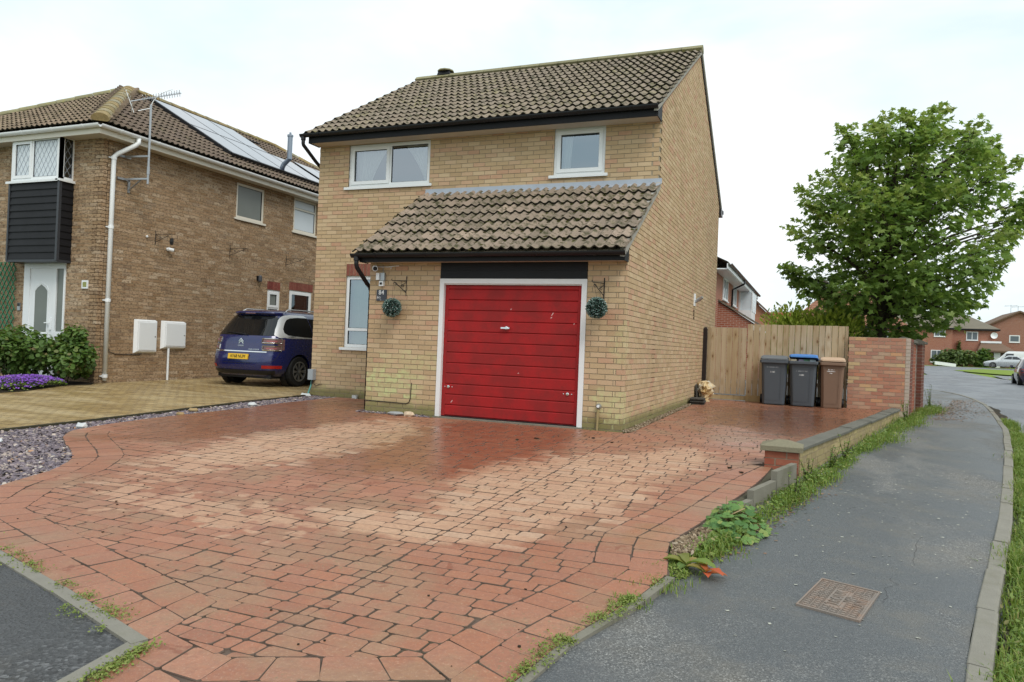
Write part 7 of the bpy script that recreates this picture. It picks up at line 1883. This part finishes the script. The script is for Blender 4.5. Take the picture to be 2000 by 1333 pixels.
# cracks in the asphalt
m = MB()
for P in ([(2.80, -5.25), (2.84, -5.10), (2.83, -4.98), (2.90, -4.86), (2.88, -4.7)], [(3.05, -4.35), (3.10, -4.0), (3.16, -3.65), (3.24, -3.35)]):
    pp = []
    for a, b in zip(P, P[1:]):
        for f in (0, .33, .66): pp.append((a[0]+(b[0]-a[0])*f+rw.gauss(0, .008), a[1]+(b[1]-a[1])*f+rw.gauss(0, .008)))
    for a, b in zip(pp, pp[1:]):
        d = Vector((b[0]-a[0], b[1]-a[1], 0)).normalized(); s2 = Vector((-d.y, d.x, 0))*rw.uniform(.0006, .0018)
        A, Bq = Vector((*a, zp(a[1])+.0025)), Vector((*b, zp(b[1])+.0025)); m.poly([A-s2, Bq-s2, Bq+s2, A+s2])
kind(m.build('asphalt_crack', ASPH_F, pav), 'stuff')
# ================================================================== houses and cars beyond
def far_brick(name, a, b, c=(.45, .38, .32)):
    M = Mat(name, rough=.9, spec=.2); g = M.n('NewGeometry'); s = M.n('SeparateXYZ', {0: g.outputs['Position']})
    nn = M.n('SeparateXYZ', {0: g.outputs['Normal']}); ax_ = M.math('GREATER_THAN', M.math('ABSOLUTE', nn.outputs[0]), .7)
    u = M.math('ADD', M.math('MULTIPLY', ax_, s.outputs[1]), M.math('MULTIPLY', M.math('SUBTRACT', 1.0, ax_), s.outputs[0]))
    v = M.n('CombineXYZ', {0: u, 1: s.outputs[2], 2: 0.0}).outputs[0]
    br = M.n('TexBrick', {'Vector': v, 'Color1': a, 'Color2': b, 'Mortar': c, 'Scale': 1.0, 'Mortar Size': .008, 'Brick Width': .225, 'Row Height': .075, 'Bias': 0.0}, offset=.5)
    col = M.mix(M.math('MULTIPLY', M.noise(.8, 4, .6), .25), br.outputs['Color'], tuple(x*.6 for x in a)); M.set('Base Color', col); return M.m
FB_RED = far_brick('far_red_brick', (.30, .085, .045), (.36, .12, .065)); FB_OR = far_brick('far_orange_brick', (.46, .17, .08), (.52, .215, .11)); FB_BR = far_brick('far_brown_brick', (.25, .085, .05), (.31, .115, .07))
def far_roof(name, a, b): 
    M = Mat(name, rough=.85, spec=.3); s = M.n('SeparateXYZ', {0: M.n('NewGeometry').outputs['Position']}); w_ = M.math('FRACT', M.math('MULTIPLY', s.outputs[2], 5.6))
    c = M.mix(M.step(w_, .72, .95), M.mix(M.noise(2.5, 5, .7), a, b), tuple(x*.35 for x in a)); M.set('Base Color', c); M.bump(w_, .5, .03); return M.m
FR_OR = far_roof('far_orange_tile', (.40, .14, .065), (.30, .12, .07)); FR_BR = far_roof('far_brown_tile', (.20, .125, .085), (.16, .11, .075)); FR_GR = far_roof('far_grey_tile', (.17, .155, .125), (.22, .19, .14)); FR_RB = far_roof('far_redbrown_tile', (.30, .135, .08), (.22, .11, .07))
GLF = plain('far_glass', (.10, .125, .14), .08, .6, var=.1)
def ext(m, pts, axis, a, b):
    """prism: polygon (u,z) run along the other axis from a to b"""
    f = (lambda q, t: (q[0], t, q[1])) if axis == 'y' else (lambda q, t: (t, q[0], q[1]))
    m.loft([[f(q, a) for q in pts], [f(q, b) for q in pts]])
def far_window(parent, o, u, n, wd, ht, bars=1, fw=.07, curtain=False):
    """o: lower left corner on the wall face, u along the wall, n outwards"""
    o, u, n = Vector(o), Vector(u).normalized(), Vector(n).normalized(); z = Vector((0, 0, 1)); m = MB()
    def bx(a, b, c, d, t0=-.03, t1=.045): m.hexa([o+u*a+z*c+n*t1, o+u*b+z*c+n*t1, o+u*b+z*c+n*t0, o+u*a+z*c+n*t0, o+u*a+z*d+n*t1, o+u*b+z*d+n*t1, o+u*b+z*d+n*t0, o+u*a+z*d+n*t0])
    bx(0, wd, 0, fw); bx(0, wd, ht-fw, ht); bx(0, fw, fw, ht-fw); bx(wd-fw, wd, fw, ht-fw)
    for k in range(1, bars+1): bx(wd*k/(bars+1)-fw*.4, wd*k/(bars+1)+fw*.4, fw, ht-fw)
    bx(-.05, wd+.05, -.05, -.002, -.03, .09); w_ = m.build('window', UPVC, parent)
    g = MB(); e = .02; g.poly([o+u*e+z*e+n*.012, o+u*(wd-e)+z*e+n*.012, o+u*(wd-e)+z*(ht-e)+n*.012, o+u*e+z*(ht-e)+n*.012]); g.build('pane', GLF, w_); return w_
Y_ = Vector((0, 1, 0)); X_ = Vector((1, 0, 0))
# --- house behind the fence: flank with windows facing right, tiled lean-to with its brick end towards us
A = thing('background_house', 'red brick house behind the corner house with white oriel window and lean-to', 'house', (-4, 24, .1))
m = MB(); m.box(-8.5, -1.29, 19.5, 34.6, -.2, 4.6); m.build('wall', FB_RED, A)
m = MB(); m.poly([(-.75, 19.0, 4.58), (-.75, 34.9, 4.58), (-5, 34.9, 6.6), (-5, 19.0, 6.6)]); m.poly([(-5, 19.0, 6.6), (-5, 34.9, 6.6), (-9.2, 34.9, 4.58), (-9.2, 19, 4.58)]); m.poly([(-.75, 34.9, 4.58), (-.75, 34.9, 4.50), (-.75, 19, 4.50), (-.75, 19, 4.58)]); m.build('roof', FR_GR, A)
m = MB(); m.box(-.80, -.76, 19.0, 34.9, 4.32, 4.52); m.build('fascia', UPVC, A); m = MB(); m.box(-1.28, -.80, 19.05, 34.85, 4.30, 4.34); m.build('soffit', UPVC_N, A)
gutter(A, (-.69, 19, 4.53), (-.69, 34.9, 4.53), (1, 0, 0), BLACKP, r=.07, brackets=0)
pipe(A, [(-.69, 25.2, 4.45), (-.70, 25.2, 4.3), (-1.2, 25.25, 4.05), (-1.22, 25.25, 2.4)], .045, BLACKP)
far_window(A, (-1.29, 22.2, 3.40), Y_, X_, 1.7, .92, 1); far_window(A, (-1.29, 26.2, 3.40), Y_, X_, 1.5, .95, 1)
m = MB(); m.box(-1.29, -.66, 29.2, 31.6, 2.75, 3.30); o_ = m.build('oriel', UPVC, A)
for q in ((-.68, -.62, 29.25, 29.32, 3.3, 4.3), (-.68, -.62, 31.48, 31.55, 3.3, 4.3), (-.68, -.62, 30.38, 30.45, 3.3, 4.3), (-1.29, -.70, 29.2, 29.25, 3.3, 3.36), (-1.29, -1.2, 29.2, 29.26, 3.36, 4.3)): m = MB(); m.box(*q); m.build('oriel_post', UPVC, A)
m = MB(); m.box(-1.25, -.65, 29.27, 31.5, 3.32, 4.28); m.build('oriel_glass', FROST, A)
m = MB(); ext(m, [(-3.2, 0), (.05, 0), (.05, 2.35), (-1.42, 3.28), (-3.2, 3.28)], 'y', 20.9, 27); m.build('lean_to_wall', FB_RED, A)
m = MB(); R = [[(-1.45, y_, 3.32), (-1.45, y_, 3.40), (.33, y_, 2.34), (.33, y_, 2.26)] for y_ in (20.82, 27.1)]; m.loft(R); m.build('lean_to_roof', FR_GR, A)
m = MB(); m.box(.06, .30, 20.85, 27, 2.10, 2.28); m.build('lean_to_fascia', UPVC, A)
# --- orange gable behind it
B_ = thing('background_house', 'orange brick gable end seen just past the white oriel window', 'house', (.0, 38.5, .1))
m = MB(); ext(m, [(-7, 0), (.75, 0), (.75, 2.6), (-1.2, 4.45), (-4, 6.2), (-7, 4.4)], 'y', 36.5, 43); m.build('wall', FB_OR, B_)
m = MB(); R = [[(.95, y_, 2.45), (.95, y_, 2.58), (-1.2, y_, 4.62), (-4, y_, 6.45), (-4, y_, 6.3), (-1.2, y_, 4.48)] for y_ in (36.3, 43.2)]; m.loft(R); m.build('roof', FR_BR, B_)
# --- low far roof of orange tiles
C_ = thing('background_house', 'house with plain orange tiled roof showing low between two roofs', 'house', (-.5, 57, .2))
m = MB(); m.box(-5, 4, 55, 62, 0, 3.4); m.build('wall', FB_OR, C_); m = MB(); ext(m, [(54.6, 3.2), (58.3, 4.75), (62.4, 3.2)], 'x', -5.4, 4.4); m.build('roof', FR_OR, C_)
m = MB(); m.tube([(-5.4, 58.3, 4.78), (4.4, 58.3, 4.78)], .14, 8); m.build('ridge_tile', FR_OR, C_)
# --- house with hipped red-brown roof behind the tree
D_ = thing('background_house', 'orange brick house with large red-brown tiled roof behind the sycamore', 'house', (5, 42, .2))
m = MB(); m.box(1.2, 6.9, 39.5, 47, 0, 3.35); m.build('wall', FB_OR, D_)
m = MB(); m.poly([(.7, 39, 3.15), (7.4, 39, 3.15), (5.2, 43.2, 5.5), (2.9, 43.2, 5.5)]); m.poly([(.7, 47.5, 3.15), (.7, 39, 3.15), (2.9, 43.2, 5.5)]); m.poly([(7.4, 39, 3.15), (7.4, 47.5, 3.15), (5.2, 43.2, 5.5)]); m.poly([(7.4, 47.5, 3.15), (.7, 47.5, 3.15), (2.9, 43.2, 5.5), (5.2, 43.2, 5.5)]); m.build('roof', FR_RB, D_)
m = MB(); m.box(.8, 7.3, 39.05, 39.12, 2.98, 3.16); m.box(.72, .8, 39.05, 47.4, 2.98, 3.16); m.build('fascia', BLACKB, D_)
for x in (5.15,): far_window(D_, (x, 39.5, 1.75), X_, -Y_, 1.2, 1.15, 1)
t = thing('satellite_dish', 'grey satellite dish on the ridge of the red-brown roof', 'satellite dish', (2.75, 43, 5.5)); m = MB(); m.lathe((2.75, 42.9, 5.75), [(.05, .1), (.3, .02), (.42, -.08), (.43, -.07), (.3, .05), (.05, .13)], 16, axis='y'); m.build('dish', STEEL, t); m = MB(); m.tube([(2.75, 43.1, 5.4), (2.75, 43.05, 5.75)], .03, 6); m.tube([(2.75, 42.9, 5.45), (2.75, 42.45, 5.6)], .02, 5); m.build('arm', STEEL, t)
t = thing('tv_aerial', 'thin aerial mast on the red-brown hipped roof', 'aerial', (3.7, 43.2, 5.5)); m = MB(); m.tube([(3.7, 43.2, 5.4), (3.7, 43.2, 6.9)], .025, 5); m.build('mast', STEEL, t); m = MB(); m.bar((3.3, 43.2, 6.8), (4.2, 43.1, 6.85), .03, .03); [m.bar((3.4+k*.12, 43.05, 6.82), (3.4+k*.12, 43.35, 6.82), .02, .02) for k in range(6)]; m.build('elements', STEEL, t)
# --- orange house directly behind the tall wall
# --- red brick houses at the end of the road
E_ = thing('background_house', 'red brick house with hipped grey roof and bushes at the end of the road', 'house', (19, 104, .8))
m = MB(); m.box(8, 18.7, 101.5, 110, 0, 5.9); m.box(18.7, 24.0, 104.0, 111, 0, 5.95); m.build('wall', FB_RED, E_)
m = MB(); ov = .45
m.poly([(18.0-ov, 103.6, 5.75), (24+ov, 103.6, 5.75), (20.6, 107.4, 8.0), (19.5, 107.4, 8.0)]); m.poly([(24+ov, 103.6, 5.75), (24+ov, 111.4, 5.75), (20.6, 107.4, 8.0)]); m.poly([(18-ov, 111.4, 5.75), (18-ov, 103.6, 5.75), (19.5, 107.4, 8.0)]); m.poly([(24+ov, 111.4, 5.75), (18-ov, 111.4, 5.75), (19.5, 107.4, 8.0), (20.6, 107.4, 8.0)])
m.poly([(7.6, 101.1, 5.7), (18.9, 101.1, 5.7), (18.9, 106, 7.9), (7.6, 106, 7.9)]); m.build('roof', FR_GR, E_)
m = MB(); m.box(17.6, 24.4, 103.62, 103.7, 5.55, 5.78); m.box(24.35, 24.42, 103.62, 111, 5.55, 5.78); m.box(7.6, 18.9, 101.1, 101.18, 5.5, 5.72); m.build('fascia', BLACKB, E_)
far_window(E_, (20.65, 104.0, 4.25), X_, -Y_, 1.35, 1.15, 1, .10); far_window(E_, (16.6, 101.5, 4.55), X_, -Y_, 1.3, 1.0, 1, .1); far_window(E_, (16.3, 101.5, 1.2), X_, -Y_, 1.4, 1.6, 1, .1)
m = MB(); m.box(22.6, 25.2, 102.2, 104, .5, 3.0); m.build('porch', plain('dark_porch_brick', (.14, .09, .07), .9, .2), E_)
m = MB(); m.poly([(21.6, 101.6, 2.95), (25.7, 101.6, 2.95), (24.6, 104, 4.0), (22.4, 104, 4.0)]); m.box(21.6, 25.7, 101.6, 101.7, 2.75, 2.96); m.build('porch_roof', FR_BR, E_); m = MB(); m.box(22.3, 24.6, 103.7, 103.98, 3.95, 4.2); m.build('porch_flashing', UPVC_N, E_)
m = MB(); m.box(23.5, 24.2, 102.1, 102.19, .6, 2.7); m.build('porch_door', UPVC, E_)
t = thing('satellite_dish', 'white satellite dish under the eaves of the hipped red brick house', 'satellite dish', (23.7, 103.8, 5)); m = MB(); m.lathe((23.75, 103.7, 4.95), [(.04, .08), (.3, .02), (.4, -.07), (.41, -.06), (.3, .04), (.04, .1)], 14, axis='y'); m.build('dish', UPVC_N, t)
F_ = thing('background_house', 'tall red brick gable house at the right edge of the photo', 'house', (27.5, 112, .8))
m = MB(); ext(m, [(23.9, 0), (33.6, 0), (33.6, 6.2), (28.2, 8.5), (23.9, 6.35)], 'y', 112, 122); m.build('wall', FB_BR, F_)
m = MB(); R = [[(23.5, y_, 6.1), (23.5, y_, 6.25), (28.2, y_, 8.75), (34.2, y_, 6.2), (34.2, y_, 6.0), (28.2, y_, 8.5)] for y_ in (111.6, 122.4)]; m.loft(R); m.build('roof', FR_BR, F_)
far_window(F_, (27.1, 112, 4.35), X_, -Y_, 1.25, 1.0, 0, .13)
m = MB(); m.box(24.2, 33.4, 111.93, 111.995, 3.0, 3.06); m.build('string_course', FB_RED, F_)
m = MB(); ext(m, [(25.9, 2.0), (28.3, 2.0), (28.6, 2.1), (27.1, 3.0), (25.6, 2.1)], 'y', 109.8, 112); m.build('porch_roof', FR_GR, F_); m = MB(); m.box(25.95, 28.25, 110, 111.99, .6, 2.0); m.build('porch', BLACKB, F_)
for x, y_, lab in ((28.2, 117, 'aerial on the ridge of the tall gable house'), (29.5, 119, 'second aerial, behind the ridge of the tall gable house')):
    t = thing('tv_aerial', lab, 'aerial', (x, y_, 8.6)); m = MB(); m.tube([(x, y_, 8.4), (x, y_, 9.9)], .03, 5); m.build('mast', STEEL, t); m = MB(); m.bar((x-.8, y_, 9.7), (x+.8, y_, 9.8), .04, .04); [m.bar((x-.7+k*.2, y_-.2, 9.75), (x-.7+k*.2, y_+.2, 9.75), .03, .03) for k in range(8)]; m.build('elements', STEEL, t)
# chimney-free low terrace seen under the tree, right of the trunk
rf = random.Random(77)
bush('hedge', 'mixed green bushes in front of the hipped red brick house', 'hedge', (18.6, 99.3, 1.9), (2.6, 1.4, 1.25), 2600, .35, LEAF_B, rf, base=.6, lumps=16)
bush('bush', 'taller rounded bush by the porch of the hipped red brick house', 'bush', (21.9, 100.0, 2.0), (1.5, 1.2, 1.45), 1700, .33, LEAF_S, rf, base=.6)
bush('bush', 'small yellow-green bush right of the white porch door', 'bush', (25.9, 104.0, 1.6), (1.1, .9, .8), 700, .3, LEAF_C, rf, base=.7)
bush('climber', 'slim green climbing plant between the far windows', 'climber', (19.9, 103.75, 3.0), (.22, .2, 1.5), 330, .26, LEAF_B, rf, base=.8, stems=False)
t = thing('roadside_wall', 'low white wall end in front of the far bushes', 'wall', (17.2, 96.5, .7)); m = MB(); m.obox((17.3, 96.5, 1.0), (1.15, .1, -.12), (-.02, .15, 0), (0, 0, .20)); m.build('wall', UPVC_N, t)
WHITEP = car_paint('white_car_paint', (.70, .71, .72), .0); SILVP = car_paint('silver_car_paint', (.52, .54, .55), .35); PURP = car_paint('dark_plum_paint', (.035, .026, .055), .35); REDP = car_paint('red_car_paint', (.30, .02, .02), .1)
far_car('silver-white saloon parked beyond the grass island', (24.5, 88.4, .80), radians(75), SILVP, 'saloon')
far_car('white van parked behind the silver saloon', (27.6, 97.0, .85), radians(82), WHITEP, 'van')
far_car('red hatchback partly out of frame beside the white van', (28.6, 96.8, .85), radians(-90), REDP, 'hatch')
far_car('dark plum hatchback cut off by the right edge of the photo', (12.65, 33.9, .07), radians(-6), PURP, 'hatch')
